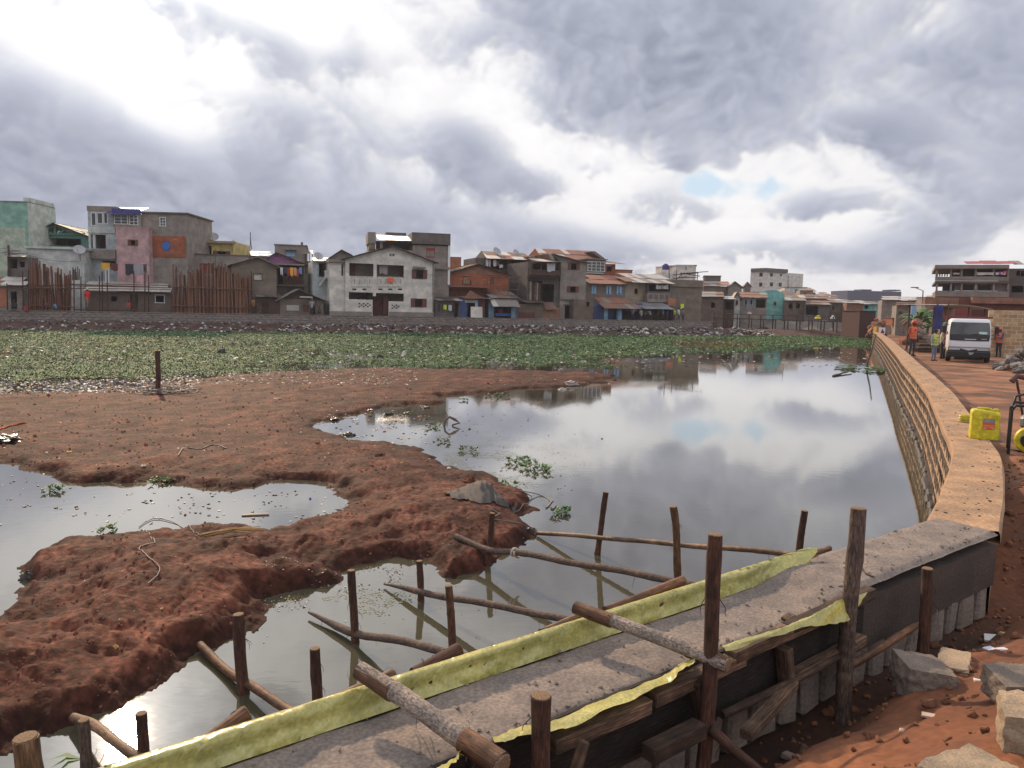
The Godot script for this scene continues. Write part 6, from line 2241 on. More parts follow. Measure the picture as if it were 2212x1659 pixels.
func build_weeds() -> void:
	var lm := mat("weed", lin(0.135, 0.205, 0.098), 0.62)
	lm.vertex_color_use_as_albedo = true
	lm.cull_mode = BaseMaterial3D.CULL_DISABLED
	lm.backlight_enabled = true
	lm.backlight = Color(0.02, 0.06, 0.02)
	lm.metallic_specular = 0.25
	var field := plan([-700, 716, -60, 712, 300, 714, 600, 712, 800, 716, 1100, 721, 1300, 725, 1480, 724, 1600, 719, 1750, 714, 1888, 713, 1893, 742, 1850, 752, 1810, 748, 1750, 750, 1690, 752, 1655, 757, 1560, 762, 1505, 760, 1440, 766, 1350, 770, 1290, 770, 1265, 776, 1310, 786, 1340, 795, 1280, 792, 1250, 789, 1100, 793, 860, 795, 700, 798, 560, 804, 400, 813, 150, 819, -60, 821, -700, 835])
	var bare := plan([1440, 738, 1500, 733, 1600, 736, 1645, 742, 1640, 752, 1560, 756, 1470, 752])
	var lo := Vector2(1e9, 1e9)
	var hi := -lo
	for p in field:
		lo = lo.min(p)
		hi = hi.max(p)
	lo.x = maxf(lo.x, -62.0)
	var xf := []
	var cs := []
	var big := []
	var bigc := []
	var pn := FastNoiseLite.new()
	pn.seed = 90
	pn.frequency = 0.11
	pn.fractal_octaves = 3
	var tries := 0
	while xf.size() < 230000 and tries < 620000:
		tries += 1
		# as many plants per square metre everywhere, but larger clumps far off
		var z := lerpf(hi.y, lo.y, pow(rng.randf(), 1.55))
		var p := Vector2(rng.randf_range(lo.x, hi.x), z)
		if absf(p.x / -z) > 0.86 or not Geometry2D.is_point_in_polygon(p + Vector2(pn.get_noise_2d(p.x * 5.0, p.y * 5.0), pn.get_noise_2d(p.x * 5.0 + 70.0, p.y * 5.0)) * 2.4, field):
			continue
		var n := pn.get_noise_2d(p.x, p.y)
		var dry := Geometry2D.is_point_in_polygon(p, bare)
		if dry and rng.randf() < 0.75:
			continue
		if n < -0.22 and rng.randf() < 0.8:
			continue
		var d := -z
		var sc := rng.randf_range(0.75, 1.3) * lerpf(0.9, 1.45, smoothstep(25.0, 90.0, d))
		var b := Basis(Vector3.UP, rng.randf() * TAU) * Basis.from_euler(Vector3(rng.randf_range(-0.3, 0.3), 0, rng.randf_range(-0.3, 0.3)))
		xf.append(Transform3D(b.scaled(Vector3(sc, sc * rng.randf_range(0.4, 1.0), sc)), Vector3(p.x, 0.01 + 0.05 * maxf(0.0, n), p.y)))
		var g := rng.randf()
		var yel := smoothstep(0.05, 0.5, pn.get_noise_2d(p.x * 0.6 + 300.0, p.y * 1.5))
		if z < -70.0 and p.x > 8.0:
			yel = 0.5 + 0.5 * yel
		var c := Color(0.80, 0.95, 0.92).lerp(Color(1.1, 1.08, 0.62), yel * 0.7)
		if g < 0.10:
			c = Color(2.1, 1.75, 2.2)           # much paler leaves, scattered at random
		elif g < 0.28:
			c = Color(0.35, 0.38, 0.32)
		elif dry:
			c = Color(1.1, 0.72, 0.42)
		cs.append(c * rng.randf_range(0.7, 1.25))
	multi("floating_weed_mat", rosette(3, 6, 0.125), xf, cs, lm, "broad mat of floating green weeds covering the basin below the houses", "weeds")
	# counted clumps floating by themselves
	var clumps := [
		[1130, 1000, 0.55, 26, "largest floating green plant clump, in mid water left of centre"], [1165, 1018, 0.42, 20, "second plant clump touching the largest one on its right"], [1212, 1109, 0.24, 12, "small leafy plant floating off the tip of the mud point"],
		[1080, 856, 0.75, 18, "plant clump floating under the long mud spit"], [1010, 974, 0.36, 10, "narrow plant clump left of the largest one"], [936, 922, 0.34, 9, "plant clump beside the wire hoop"], [955, 957, 0.28, 7, "tiny plant clump below the wire hoop"],
		[354, 1040, 0.32, 12, "green plant at the far rim of the inner pool"], [112, 1060, 0.26, 8, "dark plant alone in the left of the inner pool"], [238, 1148, 0.24, 8, "dull plant at the near rim of the inner pool"], [1098, 1047, 0.24, 6, "yellowish plant near the right shore of the mud mound"], [1000, 865, 0.4, 8, "plants at the edge of the reeds by the dark shore"]]
	for q in clumps:
		var o := thing("floating_plant", q[4], "water plant", on(q[0], q[1], 0.01), 0.0, "plant clumps floating in the open water")
		for k in q[3]:
			var a := rng.randf() * TAU
			var r: float = q[2] * sqrt(rng.randf())
			var l := obj("leaf_cluster", rosette(10 + k % 5, 6, 0.095), mat("leaf_%d" % (k % 3), [lin(0.06, 0.13, 0.03), lin(0.09, 0.17, 0.05), lin(0.045, 0.09, 0.03)][k % 3], 0.62), o, Vector3(cos(a) * r * 0.6, rng.randf() * 0.03, sin(a) * r * 0.8))
			l.rotation = Vector3(rng.randf_range(-0.3, 0.3), rng.randf() * TAU, rng.randf_range(-0.3, 0.3))
	# raft of cut plants against the wall with sticks poking from it
	var raft := thing("weed_raft", "raft of dead green weeds drifting against the retaining wall", "weeds", on(1862, 797, 0.01))
	for k in 60:
		var a := rng.randf() * TAU
		var r := sqrt(rng.randf())
		var l := obj("leaf_cluster", rosette(20 + k % 4, 7, 0.34), mat("leaf_%d" % (k % 3), Color.WHITE), raft, Vector3(cos(a) * r * 1.35, rng.randf() * 0.06, sin(a) * r * 2.6 - cos(a) * r * 0.9))
		l.rotation.y = rng.randf() * TAU
		l.scale = Vector3(1.0, 0.28, 1.0)
	for q in [[1805, 773, 0.35, 1850, 792, 0.05, "dark stick slanting up from the weed raft"], [1800, 812, 0.02, 1840, 800, 0.1, "stick lying in the water left of the weed raft"], [1872, 792, 0.05, 1893, 722, 2.2, "thin pale pole leaning on the retaining wall's end"]]:
		pole("driftwood_stick", q[6], "stick", on(q[0], q[1], q[2]), at(q[3], q[4], -on(q[0], q[1], q[2]).z + 0.3) if q[5] > 1.0 else on(q[3], q[4], q[5]), 0.05, 0.03, MT.bark_grey, "", [], 0, false)
	# bits of litter and scum: flat flakes on water and mud
	var fl := mb()
	fl.cham(Vector3.ZERO, Vector3(1, 0.12, 0.7), 0.05, Basis.IDENTITY, 0.09, rng)
	var fm := mat("litter", lin(0.9, 0.9, 0.9), 0.6)
	fm.vertex_color_use_as_albedo = true
	xf = []
	cs = []
	var zones := [   # polygon corner pixels x0, y0, x1, y1, count, size, chance of pale
		[-60, 812, 420, 856, 1700, 0.09, 0.35], [380, 800, 900, 838, 800, 0.09, 0.4], [0, 715, 1880, 790, 900, 0.14, 0.9],
		[690, 875, 980, 960, 420, 0.06, 0.35], [300, 1060, 750, 1130, 320, 0.035, 0.6], [0, 1010, 300, 1150, 120, 0.04, 0.4], [570, 1240, 760, 1320, 300, 0.018, 0.4], [770, 1225, 900, 1290, 200, 0.018, 0.3],
		[0, 860, 950, 1010, 420, 0.035, 0.6], [960, 860, 1250, 1060, 260, 0.03, 0.1], [100, 1150, 1100, 1400, 260, 0.012, 0.5], [1000, 795, 1320, 838, 120, 0.07, 0.5]]
	for zn in zones:
		for k in zn[4]:
			var p := on(rng.randf_range(zn[0], zn[2]), rng.randf_range(zn[1], zn[3]), 0.0)
			var d := -p.z
			var h := 0.006
			if d < 34.0:
				h = maxf(0.006, mud_h(p.x, d) + 0.004)
			elif zn[1] < 724 and zn[1] != 715:
				h = maxf(0.02, slope_h(Vector2(p.x, d))) + 0.05
			else:
				h = 0.16
			if zn[5] < 0.07 and pn.get_noise_2d(p.x * 14.0, p.z * 14.0) < 0.05:
				continue
			var e: float = zn[5] * rng.randf_range(0.35, 1.3)
			xf.append(Transform3D(Basis.from_euler(Vector3(rng.randf_range(-0.25, 0.25), rng.randf() * TAU, rng.randf_range(-0.25, 0.25))).scaled(Vector3(e, e, e)), Vector3(p.x, h, p.z)))
			var pale: bool = rng.randf() < zn[6]
			var c := Color(0.55, 0.52, 0.48) if pale else Color(0.07, 0.055, 0.05)
			if rng.randf() < 0.08:
				c = [Color(0.35, 0.08, 0.06), Color(0.08, 0.12, 0.3), Color(0.5, 0.4, 0.1)][rng.randi() % 3]
			cs.append(c * rng.randf_range(0.6, 1.2))
	var dv := (QB - QA).normalized()
	for k in 7000:
		var s := rng.randf_range(-14.0, 82.0)
		var t := 8.5 * pow(rng.randf(), 0.8)
		var p := QA + dv * s + Vector2(dv.y, -dv.x) * t
		if pn.get_noise_2d(p.x * 3.0, p.y * 3.0) < -0.12:
			continue
		var e := rng.randf_range(0.05, 0.34) * (0.8 + 0.01 * s)
		var b := Basis.from_euler(Vector3(rng.randf_range(-0.7, 0.7), rng.randf() * TAU, rng.randf_range(-0.7, 0.7))).scaled(Vector3(e, e, e))
		xf.append(Transform3D(b, Vector3(p.x, slope_h(p) + e * 0.2, -p.y)))
		cs.append((Color(0.50, 0.47, 0.45) if rng.randf() < 0.42 else Color(0.11, 0.085, 0.075)) * rng.randf_range(0.5, 1.2))
	multi("scattered_litter", fl.mesh(), xf, cs, fm, "small scraps of plastic and rubbish strewn over mud, scum and weeds", "litter")
	# duckweed film
	xf = []
	cs = []
	var dk := mb()
	for k in 5:
		dk.tri(Vector3.ZERO, Vector3(cos(TAU * k / 5), 0, sin(TAU * k / 5)), Vector3(cos(TAU * (k + 1) / 5), 0, sin(TAU * (k + 1) / 5)))
	for k in 16000:
		var zx := rng.randfn(1050.0, 95.0) if k % 12 else rng.randf_range(620, 900)
		var zy := rng.randfn(1000.0, 42.0) if k % 12 else rng.randf_range(1255, 1330)
		var p := on(zx, zy, 0.004)
		if sdf_at(p.x, -p.z) > -0.02 or pn.get_noise_2d(p.x * 9.0, p.z * 9.0) < (0.0 if k % 12 else 0.12):
			continue
		var e := rng.randf_range(0.004, 0.011)
		xf.append(Transform3D(Basis(Vector3.UP, rng.randf() * 6.0).scaled(Vector3(e, 1, e)), p))
		cs.append(Color(0.95, 1.0, 0.85) * rng.randf_range(0.7, 1.3))
	var dm := mat("duckweed", lin(0.105, 0.13, 0.075), 0.6)
	dm.vertex_color_use_as_albedo = true
	multi("duckweed_film", dk.mesh(), xf, cs, dm, "thin film of duckweed specks along the mud shore", "duckweed")

func mud_at(px: float, py: float, extra := 0.0) -> Vector3:
	var h := 0.05
	var p := Vector3.ZERO
	for k in 6:
		p = on(px, py, h)
		h = maxf(0.0, mud_h(p.x, -p.z))
	p.y = h + extra
	return p

func ring_cord(called: String, label: String, pts: Array, r: float, m: Material, cat := "cord", group := "") -> void:   # a cord through pixels, resting on the mud
	var w := []
	var c := Curve3D.new()
	for i in range(0, pts.size(), 2):
		c.add_point(mud_at(pts[i], pts[i + 1], 0.012))
	for i in c.point_count:
		var t := (c.get_point_position(mini(i + 1, c.point_count - 1)) - c.get_point_position(maxi(i - 1, 0))) * 0.18
		c.set_point_in(i, -t)
		c.set_point_out(i, t)
	var L := c.get_baked_length()
	var rad := []
	for i in 40:
		var q := c.sample_baked(L * i / 39.0)
		q.y = maxf(q.y, mud_h(q.x, -q.z) + r)
		w.append(q)
		rad.append(r)
	var mm := mb()
	mm.tube(w, rad, 5)
	tag(obj(called, mm, m), label, cat, group)

func build_shore_things() -> void:
	build_weeds()
	# stake standing on the mud with a coil of wire at its foot
	var f := mud_at(341, 846)
	pole("mud_stake", "lone upright stake on the far mud flat with wire round its foot", "stake", f - Vector3(0, 0.3, 0), at(341, 758, -f.z), 0.075, 0.07, MT.bark_red, "", [], 2, true)
	var wm := plain("rusty_wire", lin(0.16, 0.13, 0.12), 0.6)
	var coil := thing("wire_coil", "tangled grey wire heaped round the lone stake on the mud flat", "wire", f)
	for k in 9:
		var m := mb()
		var pts := []
		var rad := []
		var cx := rng.randf_range(-0.1, 0.7)
		var rr := rng.randf_range(0.25, 0.6)
		for i in 25:
			var a := TAU * i / 24.0 * 1.05
			pts.append(Vector3(cx + cos(a) * rr * 1.5, 0.06 + 0.05 * sin(a * 2.0 + k) + 0.02 * k * 0.5, sin(a) * rr))
			rad.append(0.012)
		m.tube(pts, rad, 5)
		obj("loop", m, wm, coil)
	# dark tarp lying over a hump
	var tn := FastNoiseLite.new()
	tn.seed = 31
	tn.frequency = 1.0
	tn.fractal_octaves = 3
	var g := []
	var edge_a := [958, 1066, 1000, 1056, 1032, 1050, 1060, 1058, 1085, 1080, 1112, 1094]
	var edge_b := [975, 1078, 1012, 1082, 1040, 1090, 1064, 1088, 1088, 1096, 1118, 1100]
	for i in 41:
		var t := i / 40.0 * 5.0
		var j := mini(int(t), 4)
		t -= j
		var a := mud_at(lerpf(edge_a[j * 2], edge_a[j * 2 + 2], t), lerpf(edge_a[j * 2 + 1], edge_a[j * 2 + 3], t))
		var b := mud_at(lerpf(edge_b[j * 2], edge_b[j * 2 + 2], t), lerpf(edge_b[j * 2 + 1], edge_b[j * 2 + 3], t))
		for k in 13:
			var q := a.lerp(b, k / 12.0)
			var hump := exp(-pow((i - 18) / 9.0, 2.0)) * 0.14 + 0.03
			q.y = maxf(q.y, mud_h(q.x, -q.z)) + 0.015 + hump * sin(k / 12.0 * PI) + tn.get_noise_2d(i * 0.45, k * 0.5) * 0.05 * sin(k / 12.0 * PI)
			g.append(q)
	var tm := mb()
	tm.grid(g, 13)
	tag(obj("torn_tarpaulin", tm, mat("tarp_grey", lin(0.075, 0.066, 0.068), 0.85, T.fine, Vector3.ONE * 3.0)), "torn grey tarpaulin lying across the end of the mud mound", "tarpaulin")
	# bags and rubbish along the shore
	var bagm := plain("bag_black", lin(0.022, 0.018, 0.02), 0.35)
	var bags := [
		[723, 907, 0.42, 0.16, "heap of black bags at the left tip of the water inlet"], [755, 940, 0.36, 0.13, "flattened black bag at the near side of the inlet"], [800, 888, 0.34, 0.12, "black bag beside the far shore of the inlet, leftmost"],
		[838, 895, 0.36, 0.12, "black bag in the middle of the far shore row"], [880, 893, 0.34, 0.10, "wet black bag beside the orange scrap"], [918, 880, 0.5, 0.10, "long wet black bag at the right of the far shore row"], [18, 950, 0.75, 0.22, "dark rubbish heap at the left edge of the mud flat"], [480, 762, 0.6, 0.5, "dark bush of rubbish standing in the weeds"], [820, 773, 0.5, 0.35, "dark bundle in the weeds near the white jug"]]
	for i in bags.size():
		var q: Array = bags[i]
		crumple("plastic_bag", q[4], "plastic bag", mud_at(q[0], q[1], 0.0) if q[1] > 800 else on(q[0], q[1], 0.05), Vector3(q[2], q[3], q[2] * 0.6), bagm, 40 + i, "black bags along the water's edge", rng.randf() * 3.0)
	var odd := [
		[872, 767, 0.28, 0.5, "white crumpled container standing in the weeds", lin(0.62, 0.56, 0.55)], [1140, 768, 0.3, 0.35, "white crumpled bag in the weeds near open water", lin(0.55, 0.57, 0.58)], [1235, 826, 0.75, 0.3, "grey sack slumped at the end of the long mud spit", lin(0.30, 0.26, 0.24)], [1215, 842, 0.4, 0.16, "pale wet bag in the water below the grey sack", lin(0.4, 0.36, 0.34)],
		[905, 900, 0.10, 0.05, "small orange scrap among the black bags", lin(0.55, 0.17, 0.05)], [830, 932, 0.14, 0.05, "pink red plastic scrap floating in the inlet", lin(0.45, 0.08, 0.10)], [970, 1012, 0.10, 0.06, "clear white plastic at the shore above the mud mound", lin(0.6, 0.58, 0.58)], [150, 978, 0.12, 0.07, "yellow crumpled plastic on the left mud flat", lin(0.5, 0.34, 0.08)],
		[398, 970, 0.13, 0.07, "salmon crumpled plastic on the mud above the pool", lin(0.5, 0.28, 0.2)], [250, 1398, 0.05, 0.05, "yellow brown plastic piece on the near mud bank", lin(0.42, 0.26, 0.08)], [350, 1307, 0.035, 0.02, "pale yellow chip on the near mud bank", lin(0.5, 0.36, 0.16)], [670, 1078, 0.05, 0.05, "blue bottle cap floating in the inner pool", lin(0.05, 0.1, 0.4)],
		[400, 1113, 0.05, 0.04, "dark red scrap in the middle of the inner pool", lin(0.2, 0.05, 0.04)], [310, 1007, 0.1, 0.05, "white foam scrap on the mud above the pool's left", lin(0.5, 0.45, 0.4)], [868, 1000, 0.08, 0.05, "yellowish leaf litter on the mud mound", lin(0.4, 0.25, 0.1)], [800, 768, 0.3, 0.15, "pale flattened box on the weeds' edge", lin(0.5, 0.48, 0.44)],
		[985, 1006, 0.05, 0.04, "small white scrap beside the clear plastic", lin(0.6, 0.6, 0.6)], [600, 862, 0.28, 0.05, "flat brown board lying on the far mud flat", lin(0.09, 0.05, 0.04)], [1300, 948, 0.07, 0.04, "dark speck drifting alone in open water", lin(0.04, 0.035, 0.03)], [1014, 927, 0.10, 0.06, "dark half sunk ball right of the wire hoop", lin(0.07, 0.06, 0.06)]]
	for i in odd.size():
		var q: Array = odd[i]
		crumple("rubbish_piece", q[4], "rubbish", mud_at(q[0], q[1], 0.0) if q[1] > 800 else on(q[0], q[1], 0.05), Vector3(q[2], q[3], q[2] * 0.7), plain("odd_%d" % i, q[5], 0.6), 70 + i, "", rng.randf() * 3.0)
	# hoop sticking out of the inlet
	var ho := on(974, 920, 0.0)
	var hp := []
	for e in [[-0.16, 0.0], [-0.14, 0.14], [-0.04, 0.22], [0.10, 0.16], [0.22, 0.08], [0.05, 0.03], [0.04, 0.0]]:
		hp.append(ho + Vector3(e[0], e[1], 0))
	var hm := mb()
	hm.tube(hp, [0.028, 0.03, 0.03, 0.035, 0.03, 0.025, 0.025], 8, true, 0.15, rng)
	tag(obj("bent_hoop", hm, plain("hoop", lin(0.12, 0.09, 0.08), 0.8)), "bent brown hoop poking out of the inlet", "hoop")
	# wires and cords
	var cg := "loose cords on the mud"
	ring_cord("loose_cord", "dark cord winding down the near mud bank", [330, 1130, 310, 1150, 335, 1175, 300, 1185, 320, 1205, 345, 1225, 340, 1250, 320, 1262], 0.006, wm, "cord", cg)
	ring_cord("loose_cord", "dark cord looping along the top of the near bank", [300, 1140, 330, 1122, 370, 1128, 395, 1142, 420, 1152, 450, 1158, 480, 1150], 0.006, wm, "cord", cg)
	ring_cord("loose_cord", "black wires curling over the tip of the mud mound", [1060, 1080, 1110, 1090, 1150, 1075, 1120, 1062, 1165, 1070, 1190, 1085, 1178, 1100, 1195, 1082], 0.008, wm, "cord", cg)
	ring_cord("loose_cord", "black wires trailing to the far rail's end", [1030, 1098, 1080, 1110, 1060, 1122, 1110, 1130, 1150, 1145], 0.008, wm, "cord", cg)
	ring_cord("loose_cord", "thin forked twig on the mud above the pool", [385, 985, 400, 968, 430, 972, 460, 962, 490, 970], 0.010, wm, "twig", cg)
	ring_cord("loose_cord", "orange red cord at the left edge of the mud flat", [-20, 938, 10, 925, 30, 918, 55, 914], 0.018, plain("red_cord", lin(0.5, 0.09, 0.04), 0.8), "cord", cg)
	var st := thing("straw_bundle", "bundle of dry yellow straw on the near mud bank", "straw", mud_at(500, 1156, 0.02), 0.5)
	for k in 16:
		var sm := mb()
		var y := rng.randf_range(0.0, 0.05)
		sm.tube([Vector3(-0.42 + rng.randf_range(0, 0.2), y, rng.randf_range(-0.05, 0.05)), Vector3(0, y + 0.02, rng.randf_range(-0.04, 0.04)), Vector3(0.4 - rng.randf_range(0, 0.2), y, rng.randf_range(-0.14, 0.14))], [0.007, 0.007, 0.004], 4)
		obj("stalk", sm, plain("straw", lin(0.34, 0.2, 0.085), 0.8), st)
	# crumbled clods all over the near banks
	var lump := mb()
	lump.cham(Vector3.ZERO, Vector3(1, 0.7, 0.8), 0.2, Basis.IDENTITY, 0.14, rng)
	var cx := []
	var cc := []
	for k in 6000:
		var d := 2.2 * pow(30.0 / 2.2, pow(rng.randf(), 0.8))
		var x := rng.randf_range(-0.75, 0.05) * d
		var h := mud_h(x, d)
		if h < 0.015 or _e1.get_noise_2d(x * 2.0 + 5.0, d * 2.0) < -0.05:
			continue
		var e := rng.randf_range(0.006, 0.022) * (2.0 if rng.randf() < 0.06 else 1.0) * (1.0 + d * 0.05)
		cx.append(Transform3D(Basis.from_euler(Vector3(rng.randf() * 0.6, rng.randf() * 6.0, rng.randf() * 0.6)).scaled(Vector3(e, e, e)), Vector3(x, h + e * 0.15, -d)))
		cc.append(Color(1, 1, 1) * rng.randf_range(0.7, 1.25))
	var cm := mat("clod", lin(0.20, 0.075, 0.05), 0.95)
	cm.vertex_color_use_as_albedo = true
	multi("mud_clods", lump.mesh(), cx, cc, cm, "crumbled clods of red mud lying on the banks", "earth")
	# a dark board end and stone by the left pool
	crumple("tyre_scrap", "dark curved rubber piece at the left end of the near bank", "rubber", mud_at(60, 1245, -0.02), Vector3(0.20, 0.16, 0.14), plain("rubber", lin(0.05, 0.042, 0.04), 0.6), 99)
	var bo := thing("floating_board", "thin dark board floating in the inner pool", "board", on(552, 1112, 0.01), 0.25)
	var bm := mb()
	bm.cham(Vector3.ZERO, Vector3(0.36, 0.025, 0.05), 0.006, Basis.IDENTITY, 0.008, rng)
	obj("wood", bm, MT.near_black if MT.has("near_black") else wm, bo)
	crumple("mud_boulder", "large red mud clod crowning the mud mound", "earth", mud_at(1015, 1040, -0.05), Vector3(0.42, 0.24, 0.3), MT.mud, 201)
	crumple("mud_boulder", "smaller pointed mud clod left of the large one", "earth", mud_at(820, 985, -0.04), Vector3(0.24, 0.18, 0.24), MT.mud, 202)
	crumple("mud_boulder", "dark grey stone on the near mud bank", "earth", mud_at(400, 1262, -0.03), Vector3(0.12, 0.09, 0.1), plain("dark_stone", lin(0.07, 0.05, 0.045), 0.9), 203)
	# green leaf caught on the left stake
	var lf := on(180, 1640, 0.22)
	var lm := mb()
	for k in 3:
		leaf(lm, Vector3.ZERO, 2.6 + k * 0.3, 0.16 + 0.03 * k, 0.02, 0.02 * k, 0.06)
	tag(obj("caught_leaf", lm, mat("leaf_1", Color.WHITE), null, lf), "green leaf blades caught on the stake left of the glare", "leaf")

# ---------------------------------------------------------------- people: one skin meshed from tapered limbs joined smoothly
var _poses := {}

func sk(pose: String) -> Array:          # limbs: [a, b, ra, rb, garment]; facing +z. garments: 0 skin, 1 top, 2 trousers, 3 shoes, 4 vest
	var hipy := 0.90
	var lean := 0.0
	var kl := Vector3(-0.10, 0.49, 0.02)
	var kr := Vector3(0.10, 0.49, 0.02)
	var al := Vector3(-0.12, 0.08, -0.02)
	var ar := Vector3(0.12, 0.08, -0.02)
	var el := Vector3(-0.25, 1.12, -0.03)
	var er := Vector3(0.25, 1.12, -0.03)
	var wl := Vector3(-0.27, 0.87, 0.05)
	var wr := Vector3(0.27, 0.87, 0.05)
	match pose:
		"walk":
			kl = Vector3(-0.09, 0.50, 0.16)
			al = Vector3(-0.10, 0.10, 0.20)
			kr = Vector3(0.10, 0.48, -0.02)
			ar = Vector3(0.10, 0.12, -0.28)
			wl = Vector3(-0.25, 0.90, -0.14)
			wr = Vector3(0.25, 0.92, 0.20)
		"work":
			el = Vector3(-0.24, 1.14, 0.10)
			wl = Vector3(-0.10, 1.12, 0.34)
			er = Vector3(0.24, 1.14, 0.10)
			wr = Vector3(0.10, 1.16, 0.34)
		"bend":
			lean = 0.75
			el = Vector3(-0.22, 0.90, 0.52)
			er = Vector3(0.22, 0.90, 0.52)
			wl = Vector3(-0.16, 0.66, 0.62)
			wr = Vector3(0.16, 0.66, 0.62)
		"sit":
			hipy = 0.30
			kl = Vector3(-0.14, 0.46, 0.36)
			kr = Vector3(0.14, 0.46, 0.36)
			al = Vector3(-0.12, 0.07, 0.44)
			ar = Vector3(0.12, 0.07, 0.44)
			el = Vector3(-0.24, 0.52, 0.10)
			er = Vector3(0.24, 0.52, 0.10)
			wl = Vector3(-0.08, 0.48, 0.32)
			wr = Vector3(0.08, 0.48, 0.32)
	var hip := Vector3(0, hipy, 0)
	var R := Basis(Vector3.RIGHT, lean)
	var chest := hip + R * Vector3(0, 0.38, 0.01)
	var neck := hip + R * Vector3(0, 0.56, -0.01)
	var head := hip + R * Vector3(0, 0.70, 0.03)
	var sl := hip + R * Vector3(-0.185, 0.50, -0.01)
	var sr := hip + R * Vector3(0.185, 0.50, -0.01)
	if pose == "sit":
		chest = hip + Vector3(0, 0.34, 0.06)
		neck = hip + Vector3(0, 0.50, 0.10)
		head = hip + Vector3(0, 0.64, 0.15)
		sl = hip + Vector3(-0.17, 0.45, 0.08)
		sr = hip + Vector3(0.17, 0.45, 0.08)
	var hl := (wl - el).normalized()
	var hr := (wr - er).normalized()
	return [[hip, chest, 0.135, 0.155, 1], [chest, neck - (neck - chest) * 0.25, 0.15, 0.10, 1], [neck, head, 0.055, 0.06, 0], [head, head + R * Vector3(0, 0.06, -0.01), 0.088, 0.095, 0], [head + R * Vector3(0, -0.01, 0.085), head + R * Vector3(0, 0.015, 0.09), 0.022, 0.012, 0],
		[hip + Vector3(-0.09, -0.02, 0), kl, 0.088, 0.060, 2], [hip + Vector3(0.09, -0.02, 0), kr, 0.088, 0.060, 2], [kl, al, 0.060, 0.042, 2], [kr, ar, 0.060, 0.042, 2],
		[al + Vector3(0, -0.03, -0.03), al + Vector3(0, -0.045, 0.15), 0.042, 0.034, 3], [ar + Vector3(0, -0.03, -0.03), ar + Vector3(0, -0.045, 0.15), 0.042, 0.034, 3],
		[sl, el, 0.062, 0.046, 1], [sr, er, 0.062, 0.046, 1], [el, wl, 0.044, 0.030, 5], [er, wr, 0.044, 0.030, 5], [wl, wl + hl * 0.16, 0.030, 0.022, 0], [wr, wr + hr * 0.16, 0.030, 0.022, 0], [wl + hl * 0.03, wl + hl * 0.08 + Vector3(0.035, 0, 0.03), 0.014, 0.011, 0], [wr + hr * 0.03, wr + hr * 0.08 + Vector3(-0.035, 0, 0.03), 0.014, 0.011, 0]]

